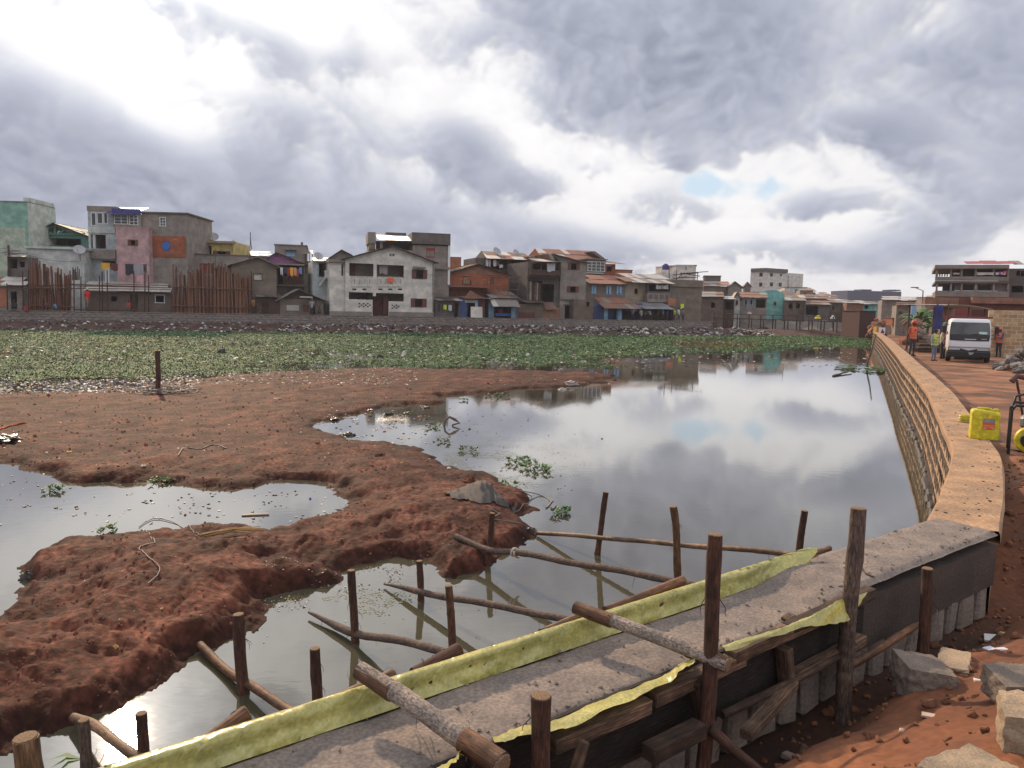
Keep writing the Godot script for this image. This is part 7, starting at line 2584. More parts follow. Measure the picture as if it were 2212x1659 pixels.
func skin(pose: String) -> Dictionary:
	if _poses.has(pose):
		return _poses[pose]
	var limbs := sk(pose)
	var cell := 0.034
	var lo := Vector3(-0.48, -0.05, -0.42)
	var nx := 29
	var ny := 54
	var nz := 40
	var f := PackedFloat32Array()
	f.resize(nx * ny * nz)
	f.fill(1.0)
	# each limb only touches the cells near it; distances join with a smooth minimum
	for l in limbs:
		var a: Vector3 = l[0]
		var b: Vector3 = l[1]
		var ab := b - a
		var ll2 := maxf(ab.length_squared(), 1e-6)
		var pad := Vector3.ONE * (maxf(l[2], l[3]) + 0.10)
		var p0 := ((a.min(b) - pad - lo) / cell).floor()
		var p1 := ((a.max(b) + pad - lo) / cell).ceil()
		for z in range(maxi(0, int(p0.z)), mini(nz, int(p1.z) + 1)):
			for y in range(maxi(0, int(p0.y)), mini(ny, int(p1.y) + 1)):
				for x in range(maxi(0, int(p0.x)), mini(nx, int(p1.x) + 1)):
					var p := lo + Vector3(x, y, z) * cell
					var t := clampf((p - a).dot(ab) / ll2, 0.0, 1.0)
					var d := p.distance_to(a + ab * t) - lerpf(l[2], l[3], t)
					var i := (z * ny + y) * nx + x
					var e := f[i]
					var k := 0.035
					var h := maxf(k - absf(d - e), 0.0) / k
					f[i] = minf(d, e) - h * h * k * 0.25
	var vid := {}
	var vs := PackedVector3Array()
	var idx := PackedInt32Array()
	var part := PackedInt32Array()
	for z in nz - 1:
		for y in ny - 1:
			for x in nx - 1:
				var o := (z * ny + y) * nx + x
				var c := [f[o], f[o + 1], f[o + nx], f[o + nx + 1], f[o + nx * ny], f[o + nx * ny + 1], f[o + nx * ny + nx], f[o + nx * ny + nx + 1]]
				var m := 0
				for k in 8:
					if c[k] < 0.0:
						m |= 1 << k
				if m == 0 or m == 255:
					continue
				var s := Vector3.ZERO
				var n := 0
				for e in [[0, 1], [2, 3], [4, 5], [6, 7], [0, 2], [1, 3], [4, 6], [5, 7], [0, 4], [1, 5], [2, 6], [3, 7]]:
					var va: float = c[e[0]]
					var vb: float = c[e[1]]
					if (va < 0.0) != (vb < 0.0):
						var t := va / (va - vb)
						var pa := Vector3(e[0] & 1, (e[0] >> 1) & 1, e[0] >> 2)
						var pb := Vector3(e[1] & 1, (e[1] >> 1) & 1, e[1] >> 2)
						s += pa.lerp(pb, t)
						n += 1
				var p := lo + (Vector3(x, y, z) + s / n) * cell
				vid[o] = vs.size()
				vs.append(p)
				var best := 1e9
				var g := 0
				for l in limbs:
					var ab: Vector3 = l[1] - l[0]
					var t := clampf((p - l[0]).dot(ab) / maxf(ab.length_squared(), 1e-6), 0.0, 1.0)
					var d := p.distance_to(l[0] + ab * t) - lerpf(l[2], l[3], t)
					if d < best:
						best = d
						g = l[4]
				part.append(g)
	for z in range(1, nz - 1):
		for y in range(1, ny - 1):
			for x in range(1, nx - 1):
				var o := (z * ny + y) * nx + x
				var inside := f[o] < 0.0
				for ax in 3:
					var st: int = [1, nx, nx * ny][ax]
					if (f[o + st] < 0.0) == inside:
						continue
					var u: int = [nx, nx * ny, 1][ax]
					var w: int = [nx * ny, 1, nx][ax]
					var q := [o, o - u, o - u - w, o - w]
					if not (vid.has(q[0]) and vid.has(q[1]) and vid.has(q[2]) and vid.has(q[3])):
						continue
					var a: int = vid[q[0]]
					var b: int = vid[q[1]]
					var c2: int = vid[q[2]]
					var d2: int = vid[q[3]]
					if inside:
						idx.append_array([a, c2, b, a, d2, c2])
					else:
						idx.append_array([a, b, c2, a, c2, d2])
	var ns := PackedVector3Array()
	ns.resize(vs.size())
	for k in range(0, idx.size(), 3):
		var n := (vs[idx[k + 2]] - vs[idx[k]]).cross(vs[idx[k + 1]] - vs[idx[k]])
		for e in 3:
			ns[idx[k + e]] += n
	for k in ns.size():
		ns[k] = ns[k].normalized()
	_poses[pose] = {"v": vs, "n": ns, "i": idx, "g": part, "head": limbs[3][0]}
	return _poses[pose]

# pal: skin, top, trousers, shoes, sleeves (below the elbow)
func person(pose: String, label: String, feet: Vector3, turn: float, tall: float, top: Color, legs: Color, hat = null, vest = null, group := "", bare := true) -> Node3D:
	var d := skin(pose)
	var flesh := lin(0.085, 0.045, 0.03)
	var pal := [flesh, top, legs, lin(0.03, 0.025, 0.025), top, flesh if bare else top]
	var cs := PackedColorArray()
	for g in d.g:
		cs.append(pal[g])
	var arr := []
	arr.resize(Mesh.ARRAY_MAX)
	arr[Mesh.ARRAY_VERTEX] = d.v
	arr[Mesh.ARRAY_NORMAL] = d.n
	arr[Mesh.ARRAY_COLOR] = cs
	arr[Mesh.ARRAY_INDEX] = d.i
	var am := ArrayMesh.new()
	am.add_surface_from_arrays(Mesh.PRIMITIVE_TRIANGLES, arr)
	var o := thing("person", label, "person", feet, turn, group)
	o.scale = Vector3.ONE * tall / 1.69
	var pm := mat("person_cloth", Color.WHITE, 0.9)
	pm.vertex_color_use_as_albedo = true
	obj("body", am, pm, o)
	var hd: Vector3 = d.head
	var hm := mb()
	if hat != null:
		hm.lathe(hd + Vector3(0, 0.06, -0.005), [Vector2(0.165, -0.012), Vector2(0.115, 0.004), Vector2(0.112, 0.05), Vector2(0.085, 0.095), Vector2(0.0, 0.115)], 14)
		obj("helmet", hm, plain("hat_%s" % (hat as Color).to_html(false), hat, 0.45), o)
	else:
		hm.lathe(hd + Vector3(0, 0.035, -0.018), [Vector2(0.100, -0.03), Vector2(0.106, 0.02), Vector2(0.088, 0.08), Vector2(0.0, 0.125)], 12)
		obj("hair", hm, plain("hair", lin(0.015, 0.012, 0.012), 0.9), o)
	if vest != null:
		# an open safety vest with a darker band, a shell round the trunk
		var vm := mb()
		var prof := [[0.86, 0.185, 0.16], [1.02, 0.175, 0.158], [1.20, 0.185, 0.165], [1.36, 0.185, 0.150], [1.45, 0.12, 0.11]]
		var p := []
		for j in prof.size():
			for i in 21:
				var a := PI / 2 + TAU * i / 20.0
				p.append(Vector3(cos(a) * prof[j][1], prof[j][0], sin(a) * prof[j][2] + 0.003))
		vm.grid(p, 21)
		obj("vest", vm, plain("vest_%s" % (vest as Color).to_html(false), vest, 0.7), o)
		for y in [0.98, 1.12]:
			var bm := mb()
			p = []
			for j in 2:
				for i in 21:
					var a := PI / 2 + TAU * i / 20.0
					p.append(Vector3(cos(a) * 0.186, y + 0.045 * j, sin(a) * 0.168 + 0.003))
			bm.grid(p, 21)
			obj("band", bm, plain("vest_band", lin(0.16, 0.19, 0.14), 0.5), o)
	return o

func stand_at(px: float, py: float, d: float) -> Vector3:
	return at(px, py, d)

# ---------------------------------------------------------------- on and beside the dirt road
func rock(sz: Vector3, seed_: int) -> MB:
	var r := RandomNumberGenerator.new()
	r.seed = seed_
	var m := mb()
	m.cham(Vector3.ZERO, sz, minf(sz.x, minf(sz.y, sz.z)) * 0.24, Basis.IDENTITY, minf(sz.y, sz.z) * 0.22, r)
	return m

func build_road_things() -> void:
	var w3 := Vector3.ONE
	# yellow jerrycan on the coping
	var jp := on(2124, 947, TOP)
	var j := thing("jerrycan", "bright yellow plastic jerrycan with a red label standing on the wall", "jerrycan", jp, -0.42)
	var ym := mat("yellow_plastic", lin(0.74, 0.63, 0.025), 0.5, T.fine, w3 * 0.7)
	ym.subsurf_scatter_enabled = true
	ym.subsurf_scatter_strength = 0.08
	var body_ := mb()
	var W := 0.335
	var D := 0.215
	var rings := [[0.0, 0.93, 0.0], [0.012, 1.0, 0.0], [0.10, 1.0, 0.0], [0.11, 0.985, 0.0], [0.30, 0.985, 0.0], [0.315, 1.0, 0.0], [0.345, 1.0, 0.0], [0.372, 0.95, 0.0], [0.385, 0.82, 0.0], [0.388, 0.02, 0.0]]
	var p := []
	var n := 33
	for rg in rings:
		for i in n:
			var a := -TAU * i / (n - 1)
			var c := cos(a)
			var s := sin(a)
			var e := 0.28
			p.append(Vector3(signf(c) * pow(absf(c), e) * W / 2 * rg[1], rg[0] - (0.022 * smoothstep(-0.2, 0.5, c) if rg[0] > 0.33 else 0.0), signf(s) * pow(absf(s), e) * D / 2 * rg[1]))
	body_.grid(p, n)
	obj("body", body_, ym, j)
	var hm := mb()
	hm.tube([Vector3(-0.10, 0.372, 0), Vector3(-0.085, 0.396, 0), Vector3(0.0, 0.398, 0), Vector3(0.06, 0.392, 0), Vector3(0.075, 0.36, 0)], [0.017, 0.018, 0.018, 0.018, 0.017], 10)
	obj("handle", hm, ym, j)
	var cm := mb()
	cm.lathe(Vector3(0.118, 0.355, 0), [Vector2(0, 0), Vector2(0.03, 0), Vector2(0.03, 0.04), Vector2(0.027, 0.046), Vector2(0, 0.047)], 14)
	obj("cap", cm, ym, j)
	# label: grey head with pale lines, orange red block below
	var lb := mb()
	lb.box(Vector3(0.035, 0.205, D / 2 + 0.001), Vector3(0.135, 0.145, 0.003))
	var lo := obj("label", lb, plain("label_red", lin(0.62, 0.10, 0.03), 0.5), j)
	var lg := mb()
	lg.box(Vector3(0.035, 0.250, D / 2 + 0.003), Vector3(0.135, 0.052, 0.003))
	obj("grey_band", lg, plain("label_grey", lin(0.23, 0.22, 0.25), 0.5), lo)
	for e in [[0.245, 0.05, 0.012, 0.006], [0.262, 0.05, 0.03, 0.004], [0.185, 0.12, 0.035, 0.007], [0.166, 0.11, 0.035, 0.005], [0.150, 0.03, -0.012, 0.012], [0.150, 0.03, 0.082, 0.012]]:
		var lt := mb()
		lt.box(Vector3(e[2], e[0], D / 2 + 0.0052), Vector3(e[1], e[3], 0.002))
		obj("print_line", lt, plain("label_pale", lin(0.62, 0.42, 0.26), 0.5), lo)
	# roll of yellow hose behind it
	var cl := thing("hose_coil", "flat coil of yellow hose lying on the wall left of the jerrycan", "hose", on(2086, 912, TOP), 0.3)
	for k in 4:
		var tm := mb()
		var pts := []
		var rad := []
		for i in 25:
			var a := TAU * i / 24.0
			pts.append(Vector3(cos(a) * (0.085 + 0.004 * k), 0.016 + 0.026 * k, sin(a) * (0.085 - 0.005 * k)))
			rad.append(0.015)
		tm.tube(pts, rad, 7)
		obj("turn", tm, plain("hose_olive", lin(0.36, 0.33, 0.08), 0.6) if k < 2 else ym, cl)
	# motor pump at the right edge
	var pp := ground_at(2244, 990)
	var pu := thing("motor_pump", "yellow and black motor pump in a tube frame at the right edge", "pump", pp, -0.55)
	pu.scale = Vector3.ONE * 1.15
	var blk := plain("black_metal", lin(0.018, 0.018, 0.022), 0.4)
	var gm := plain("grey_metal", lin(0.25, 0.25, 0.27), 0.4, 0.5)
	for s in [-1, 1]:
		var fm := mb()
		fm.tube([Vector3(-0.30, 0.03, 0.2 * s), Vector3(-0.30, 0.54, 0.2 * s), Vector3(-0.26, 0.60, 0.2 * s), Vector3(0.26, 0.60, 0.2 * s), Vector3(0.30, 0.54, 0.2 * s), Vector3(0.30, 0.03, 0.2 * s), Vector3(-0.30, 0.03, 0.2 * s)], [0.016, 0.016, 0.016, 0.016, 0.016, 0.016, 0.016], 8)
		obj("frame_loop", fm, blk, pu)
	for x in [-0.30, 0.30]:
		for y in [0.04, 0.58]:
			var bm := mb()
			bm.tube([Vector3(x, y, -0.2), Vector3(x, y, 0.2)], [0.014, 0.014], 8)
			obj("cross_bar", bm, blk, pu)
	var hd := mb()
	hd.tube([Vector3(-0.28, 0.6, 0.05), Vector3(-0.27, 0.69, 0.05), Vector3(-0.16, 0.73, 0.05), Vector3(0.16, 0.73, 0.05), Vector3(0.26, 0.68, 0.05)], [0.014, 0.014, 0.014, 0.014, 0.014], 8)
	obj("handle", hd, blk, pu)
	var en := mb()
	en.cham(Vector3(0.02, 0.22, 0.0), Vector3(0.36, 0.30, 0.30), 0.03)
	obj("engine_block", en, blk, pu)
	var ft := mb()
	ft.cham(Vector3(0.06, 0.50, 0.0), Vector3(0.42, 0.13, 0.34), 0.035)
	obj("fuel_tank", ft, ym, pu)
	var st := mb()
	st.lathe(Vector3(-0.11, 0.22, 0.155), [Vector2(0, 0.07), Vector2(0.06, 0.07), Vector2(0.07, 0.06), Vector2(0.135, 0.05), Vector2(0.15, 0.02), Vector2(0.15, 0.0)], 22, Basis.from_euler(Vector3(PI / 2, 0, 0)))
	var so := obj("starter_cover", st, ym, pu)
	var sg := mb()
	sg.lathe(Vector3(-0.11, 0.22, 0.222), [Vector2(0, 0.010), Vector2(0.085, 0.010), Vector2(0.09, 0.0)], 20, Basis.from_euler(Vector3(PI / 2, 0, 0)))
	obj("starter_grille", sg, blk, so)
	var ex := mb()
	ex.cham(Vector3(-0.14, 0.40, -0.03), Vector3(0.14, 0.14, 0.2), 0.03)
	obj("exhaust_box", ex, gm, pu)
	var ph := mb()
	ph.lathe(Vector3(0.26, 0.2, 0.0), [Vector2(0, 0), Vector2(0.11, 0), Vector2(0.13, 0.05), Vector2(0.11, 0.12), Vector2(0.05, 0.14)], 16, Basis.from_euler(Vector3(0, 0, PI / 2)))
	obj("pump_housing", ph, gm, pu)
	# bent elbow of a dark pipe above the pump, held by a stick
	var bp := at(2200, 820, 11.5)
	var bo := thing("suction_hose", "dark brown bent hose end reaching in from the right edge", "hose", bp)
	var bh := mb()
	bh.tube([Vector3(-0.10, -0.03, 0), Vector3(-0.03, 0.05, 0), Vector3(0.10, 0.03, 0), Vector3(0.30, -0.06, 0.0), Vector3(0.6, -0.3, 0.05)], [0.045, 0.042, 0.04, 0.04, 0.04], 10)
	obj("hose", bh, plain("hose_brown", lin(0.10, 0.045, 0.035), 0.7), bo)
	var gt := ground_at(2210, 905)
	pole("leaning_stick", "grey stick leaning under the bent hose at the right edge", "stick", gt, bp + Vector3(-0.02, -0.02, 0), 0.02, 0.018, MT.bark_grey, "", [], 0)

	# ---- truck
	var td := 38.5
	var tp := ground_at(2090, 783)
	td = -tp.z
	var t := thing("flatbed_truck", "white light truck with dark windscreen parked facing the camera", "truck", Vector3(tp.x, road_h(td) - 0.02, -td), -atan2(tp.x, td) * 0.86)
	var wp := plain("truck_white", lin(0.74, 0.74, 0.78), 0.35)
	wp.clearcoat_enabled = true
	wp.clearcoat = 0.5
	var tk := plain("truck_black", lin(0.015, 0.015, 0.017), 0.5)
	# cab: outline rows (height, half width, front z), rounded corners
	var rows := [[0.62, 0.98, 0.0], [0.80, 1.0, 0.03], [1.15, 1.0, 0.02], [1.45, 0.99, -0.04], [1.80, 0.975, -0.14], [2.10, 0.95, -0.23], [2.24, 0.91, -0.31], [2.30, 0.80, -0.44]]
	var q := []
	for r in rows:
		var hw: float = r[1]
		var fz: float = r[2]
		for e in [[-hw, -1.7], [-hw, fz - 0.22], [-hw + 0.05, fz - 0.07], [-hw + 0.18, fz - 0.01], [0.0, fz + 0.03], [hw - 0.18, fz - 0.01], [hw - 0.05, fz - 0.07], [hw, fz - 0.22], [hw, -1.7]]:
			q.append(Vector3(e[0], r[0], e[1]))
	var cab := mb()
	cab.grid(q, 9)
	cab.quad(q[63], q[64], q[70], q[71])
	cab.quad(q[64], q[65], q[69], q[70])
	cab.quad(q[65], q[66], q[68], q[69])
	cab.tri(q[66], q[67], q[68])
	cab.bx(-0.95, 0.95, 0.62, 2.2, -1.72, -1.68)
	obj("cab", cab, wp, t)
	var glass := plain("windscreen", lin(0.012, 0.015, 0.022), 0.08)
	glass.metallic_specular = 0.6
	var ws := mb()
	var wq := []
	for e in [[1.47, 0.93, -0.035], [1.62, 0.925, -0.08], [1.80, 0.915, -0.13], [2.0, 0.895, -0.19], [2.11, 0.87, -0.225]]:
		for k in 7:
			var f := k / 6.0 * 2.0 - 1.0
			wq.append(Vector3(f * e[1], e[0], e[2] + 0.05 - 0.07 * f * f))
	ws.grid(wq, 7)
	obj("windscreen", ws, glass, t)
	var bpn := mb()
	wq = []
	for e in [[1.14, 0.90, 0.03], [1.30, 0.92, 0.01], [1.468, 0.93, -0.03]]:
		for k in 7:
			var f := k / 6.0 * 2.0 - 1.0
			wq.append(Vector3(f * e[1], e[0], e[2] + 0.045 - 0.07 * f * f))
	bpn.grid(wq, 7)
	obj("front_panel", bpn, tk, t)
	var em := mb()
	em.bx(-0.22, 0.30, 1.205, 1.24, 0.075, 0.085)
	obj("name_strip", em, MT.white_frame if MT.has("white_frame") else wp, t)
	em = mb()
	em.bx(0.55, 0.78, 1.235, 1.255, 0.04, 0.06)
	obj("name_strip", em, wp, t)
	for s in [-1, 1]:
		var hl := mb()
		hl.cham(Vector3(0.66 * s, 0.70, 0.02), Vector3(0.50, 0.15, 0.10), 0.02)
		obj("headlight", hl, plain("lamp_glass", lin(0.45, 0.46, 0.48), 0.15), t)
		var il := mb()
		il.cham(Vector3(0.93 * s, 0.72, -0.03), Vector3(0.07, 0.12, 0.10), 0.015)
		obj("indicator", il, plain("indicator_orange", lin(0.5, 0.15, 0.03), 0.3), t)
		var mr := mb()
		mr.cham(Vector3(1.20 * s, 1.72, 0.06), Vector3(0.20, 0.38, 0.08), 0.03)
		var mo := obj("mirror", mr, tk, t)
		var ma := mb()
		ma.tube([Vector3(0.98 * s, 1.98, -0.15), Vector3(1.2 * s, 1.92, 0.05)], [0.016, 0.016], 6)
		ma.tube([Vector3(0.98 * s, 1.46, -0.05), Vector3(1.2 * s, 1.52, 0.05)], [0.016, 0.016], 6)
		obj("mirror_arm", ma, tk, mo)
		var sw := mb()
		sw.quad(Vector3(1.003 * s, 1.46, -1.2), Vector3(0.93 * s, 2.02, -1.15), Vector3(0.93 * s, 2.02, -0.45), Vector3(0.998 * s, 1.46, -0.30))
		obj("side_window", sw, glass, t)
		for z in [-0.55, -3.3]:
			var wm := mb()
			wm.lathe(Vector3(0.90 * s - 0.12, 0.38, z), [Vector2(0, 0), Vector2(0.34, 0), Vector2(0.38, 0.04), Vector2(0.38, 0.20), Vector2(0.34, 0.24), Vector2(0, 0.24)], 18, Basis.from_euler(Vector3(0, 0, -PI / 2)))
			var wo := obj("wheel", wm, tk, t)
			var rm := mb()
			rm.lathe(Vector3(0.90 * s - 0.13, 0.38, z), [Vector2(0, 0), Vector2(0.2, 0), Vector2(0.2, 0.26), Vector2(0, 0.26)], 14, Basis.from_euler(Vector3(0, 0, -PI / 2)))
			obj("rim", rm, gm, wo)
		var wip := mb()
		wip.tube([Vector3(0.1 * s + 0.1, 1.46, 0.03), Vector3(0.1 * s + 0.45, 1.52, 0.0)], [0.012, 0.012], 5)
		obj("wiper", wip, tk, t)
	var strip := mb()
	strip.cham(Vector3(0, 0.60, 0.035), Vector3(1.96, 0.07, 0.10), 0.015)
	strip.cham(Vector3(0, 0.795, 0.045), Vector3(1.90, 0.022, 0.06), 0.006)
	obj("trim_strip", strip, tk, t)
	var gr := mb()
	gr.cham(Vector3(0, 0.68, 0.0), Vector3(0.80, 0.17, 0.06), 0.015)
	obj("grille", gr, plain("grille_dark", lin(0.06, 0.03, 0.03), 0.6), t)
	var bu := mb()
	bu.cham(Vector3(0, 0.42, 0.06), Vector3(2.0, 0.32, 0.22), 0.04)
	obj("bumper", bu, tk, t)
	bu = mb()
	bu.cham(Vector3(-0.05, 0.20, 0.0), Vector3(1.2, 0.10, 0.14), 0.03)
	obj("air_dam", bu, tk, t)
	var pl := mb()
	pl.cham(Vector3(0.12, 0.47, 0.175), Vector3(0.34, 0.16, 0.014), 0.004)
	var po := obj("number_plate", pl, tk, t)
	for e in [[0.505, 0.24], [0.44, 0.18]]:
		for k in 5:
			if k == 4 and e[1] < 0.2:
				continue
			var lm := mb()
			lm.bx(0.12 - e[1] / 2 + k * e[1] / 5, 0.12 - e[1] / 2 + (k + 0.7) * e[1] / 5, e[0] - 0.022, e[0] + 0.022, 0.1825, 0.185)
			obj("plate_mark", lm, wp, po)
	var card := mb()
	card.box(Vector3(0.60, 1.56, 0.0), Vector3(0.36, 0.13, 0.01), Basis.from_euler(Vector3(-0.3, -0.1, 0)))
	obj("pale_card", card, plain("card_green", lin(0.45, 0.62, 0.58), 0.6), t)
	# load bed with maroon stakes
	var ch := mb()
	ch.bx(-0.40, 0.40, 0.55, 0.72, -4.6, -0.4)
	obj("chassis", ch, tk, t)
	var maroon := plain("maroon", lin(0.17, 0.03, 0.035), 0.6)
	var bd := mb()
	bd.bx(-1.08, 1.08, 0.86, 0.98, -4.8, -1.8)
	obj("bed_floor", bd, maroon, t)
	for k in 3:
		var sdm := mb()
		sdm.bx(-1.08, 1.08, 1.1 + k * 0.4, 1.24 + k * 0.4, -1.86, -1.80)
		obj("head_board", sdm, maroon, t)
		for s in [-1, 1]:
			sdm = mb()
			sdm.bx(1.04 * s, 1.08 * s, 1.1 + k * 0.22, 1.26 + k * 0.22, -4.8, -1.88)
			obj("side_board", sdm, maroon, t)
	var hb := mb()
	hb.bx(-1.16, 1.16, 2.32, 2.42, -1.9, -1.78)
	obj("head_rail", hb, maroon, t)

	# ---- workers
	var wg := "site workers by the truck"
	person("stand", "worker in orange vest and red helmet behind the retaining wall", Vector3(at(1969, 769, 39).x, at(1969, 769, 39).y, -39.0), 0.3, 1.72, lin(0.35, 0.07, 0.03), lin(0.045, 0.045, 0.07), lin(0.45, 0.05, 0.03), lin(0.72, 0.14, 0.05), wg)
	var gw := ground_at(2016, 780)
	person("stand", "worker in yellow green safety vest and jeans left of the truck", gw, 0.5, 1.68, lin(0.30, 0.34, 0.34), lin(0.16, 0.19, 0.27), null, lin(0.50, 0.60, 0.10), wg, false)
	var w3p := ground_at(2033, 775)
	person("work", "worker in cream shirt and dark trousers standing against the truck's left side", w3p, 0.9, 1.68, lin(0.50, 0.49, 0.33), lin(0.07, 0.055, 0.06), null, null, wg, false)
	var w4 := ground_at(2156, 772)
	person("work", "worker in orange helmet and vest facing the truck's right mirror", w4, -1.2, 1.74, lin(0.05, 0.08, 0.16), lin(0.03, 0.03, 0.05), lin(0.75, 0.13, 0.07), lin(0.62, 0.12, 0.05), wg, false)
	var w5 := at(1951, 719, 80)
	person("bend", "brown clad worker bending far along the road", w5, 1.0, 1.7, lin(0.25, 0.12, 0.06), lin(0.2, 0.11, 0.06), null, null, "")
	# ---- rubble heap beside the truck
	for k in 4:
		mat("rubble_%d" % k, [lin(0.30, 0.285, 0.275), lin(0.40, 0.38, 0.36), lin(0.20, 0.185, 0.19), lin(0.33, 0.26, 0.22)][k], 0.95, T.earth, w3 * 1.6, T.n_earth, 0.8)
	var o := ground_at(2150, 800)
	var heap := thing("stone_heap", "heap of grey building stone between the truck and the block wall", "stone heap", o)
	var meshes := []
	for k in 10:
		meshes.append(rock(Vector3(0.42, 0.24, 0.32) * rng.randf_range(0.7, 1.25), 300 + k).mesh())
	for k in 230:
		var a := rng.randf() * TAU
		var r := sqrt(rng.randf())
		var z := sin(a) * r * 5.0 - 1.5
		var x := cos(a) * r * 2.9 + 2.9 - 0.62 * z
		var hgt := 1.55 * pow(maxf(0.0, 1.0 - r), 0.8)
		var g := bank_h(-(o.z + z), o.x + x - wx(-(o.z + z)))
		var s := obj("stone", meshes[k % 10], MT["rubble_%d" % (rng.randi() % 4)], heap, Vector3(x, g - o.y + hgt * rng.randf_range(0.75, 1.05) + 0.03, z))
		s.rotation = Vector3(rng.randf_range(-0.6, 0.6), rng.randf() * TAU, rng.randf_range(-0.6, 0.6))
	# ---- beige block wall
	var f := face(5, 1742, 1100, 47, -24, road_h(47))
	var bw := thing("block_wall", "unrendered beige concrete block wall behind the truck", "wall", f.o, f.turn)
	var core := mb()
	var tr := fuv(f, 1742, 760)
	core.bx(0.0, 13.0, -0.5, tr.y - 0.02, -0.22, -0.03)
	obj("mortar", core, mat("mortar_pale", lin(0.80, 0.64, 0.45), 0.95, T.fine, w3, null, 1.0, null, w3, true), bw)
	for k in 3:
		mat("cement_block_%d" % k, [lin(0.72, 0.50, 0.29), lin(0.66, 0.45, 0.26), lin(0.80, 0.58, 0.36)][k], 0.95, T.fine, w3 * 1.4, T.n_fine, 0.6, T.stain, w3 * 0.3, true)
	var blkm := mb()
	blkm.cham(Vector3.ZERO, Vector3(0.46, 0.205, 0.2), 0.012)
	var bmesh := blkm.mesh()
	var rowsn := int(tr.y / 0.235)
	for r in rowsn:
		for c in 20:
			var bk := obj("block", bmesh, MT["cement_block_%d" % (rng.randi() % 3)], bw, Vector3(0.26 + 0.5 * c + 0.25 * (r % 2), 0.12 + 0.235 * r, -0.12 + rng.randf_range(-0.008, 0.012)))
			bk.rotation.y = rng.randf_range(-0.01, 0.01)
	# ---- shelter with blue tarpaulin
	f = face(5, 1055, 1010, 50, 4, road_h(50))
	var sh := thing("work_shelter", "open sided work shelter with maroon boards and a bowed sheet roof", "shelter", f.o, f.turn)
	for e in [[1195, 700], [1530, 730], [1735, 750]]:
		var a := fuv(f, e[0], e[1])
		for z in [-0.1, -3.8]:
			var pm := mb()
			pm.tube([Vector3(a.x, -0.2, z), Vector3(a.x, a.y, z)], [0.07, 0.06], 7)
			obj("post", pm, MT.bark_grey, sh)
	slab(sh, f, 1330, 700, 1520, 860, -3.9, -3.8, "board_wall", maroon)
	slab(sh, f, 1545, 720, 1740, 860, -4.0, -3.9, "board_wall", plain("dark_maroon", lin(0.07, 0.02, 0.02), 0.8))
	slab(sh, f, 1200, 700, 1330, 860, -3.7, -3.6, "side_cloth", plain("dusty_cloth", lin(0.22, 0.14, 0.13), 0.9))
	var a0 := fuv(f, 1130, 690)
	var a1 := fuv(f, 1750, 735)
	for k in 6:
		var u0 := lerpf(a0.x, a1.x, k / 6.0)
		var u1 := lerpf(a0.x, a1.x, (k + 1) / 6.0)
		var y0 := lerpf(a0.y, a1.y, k / 6.0) + 0.16 * sin(PI * k / 6.0 * 0.9 + 0.3) - 0.13
		var y1 := lerpf(a0.y, a1.y, (k + 1) / 6.0) + 0.16 * sin(PI * (k + 1) / 6.0 * 0.9 + 0.3) - 0.13
		var rm := mb()
		var up := Vector3(0, 0.03, 0)
		var A := Vector3(u0, y0, 0.5)
		var B := Vector3(u1 + 0.03, y1, 0.5)
		var C := Vector3(u1 + 0.03, y1 + 0.05, -4.2)
		var Dd := Vector3(u0, y0 + 0.05, -4.2)
		rm.quad(A + up, Dd + up, C + up, B + up)
		rm.quad(B, C, Dd, A)
		rm.quad(A, A + up, B + up, B)
		obj("roof_sheet", rm, plain("roof_sheet_grey", lin(0.30, 0.29, 0.28), 0.5), sh)
	var bt := thing("blue_tarpaulin", "dark blue tarpaulin hung up at the shelter's left end", "tarpaulin", f.o, f.turn)
	var b0 := fuv(f, 1050, 1005, -0.6)
	var b1 := fuv(f, 1192, 700, -0.6)
	var tarp := mb()
	p = []
	for jy in 9:
		for ix in 13:
			p.append(Vector3(lerpf(b0.x, b1.x, ix / 12.0), lerpf(b1.y, b0.y, jy / 8.0), 0.6 + 0.06 * sin(ix * 1.9 + jy * 0.3) + 0.03 * sin(jy * 1.1)))
	tarp.grid(p, 13)
	obj("sheet", tarp, mat("tarp_blue", lin(0.04, 0.045, 0.24), 0.5, T.fine, w3 * 1.2), bt)
	for e in [[1052, 690], [1190, 690]]:
		var a := fuv(f, e[0], e[1])
		var pm := mb()
		pm.tube([Vector3(a.x, -0.2, 0.52), Vector3(a.x, a.y + 0.1, 0.52)], [0.05, 0.05], 7)
		obj("pole", pm, MT.bark_grey, bt)
	# stack of boards and earth on the road, farther on
	for q2 in [[900, 960, 52, "low stack of grey boards behind the orange vested worker", 2.6, 0.5], [890, 1000, 50, "lower stack of boards near the tarpaulin", 2.2, 0.35]]:
		var bf := face(5, q2[0], q2[1], q2[2], 6, road_h(q2[2]))
		var bs := thing("board_stack", q2[3], "board stack", bf.o, bf.turn, "stacks of boards along the road")
		for k in 4:
			var bm := mb()
			bm.bx(0.06 * (k % 2), q2[4] - 0.1 * (k % 3), q2[5] * k / 4.0 + 0.01, q2[5] * (k + 0.8) / 4.0, -0.8, 0.0)
			obj("board", bm, [MT.sawn_dark, MT.bark_grey][k % 2], bs)
	# warning board on the wall's end
	var wf := face(5, 400, 1070, 68, 4, TOP)
	var wb := thing("warning_sign", "small white sign with red triangle beside a yellow block at the wall's far end", "sign", wf.o, wf.turn)
	slab(wb, wf, 372, 985, 445, 1068, 0.0, 0.06, "board", MT.white_frame if MT.has("white_frame") else wp)
	var tri := mb()
	tri.poly([fuv(wf, 384, 1058), fuv(wf, 434, 1058), fuv(wf, 409, 1000)], 0.062, 0.075)
	obj("triangle", tri, maroon, wb)
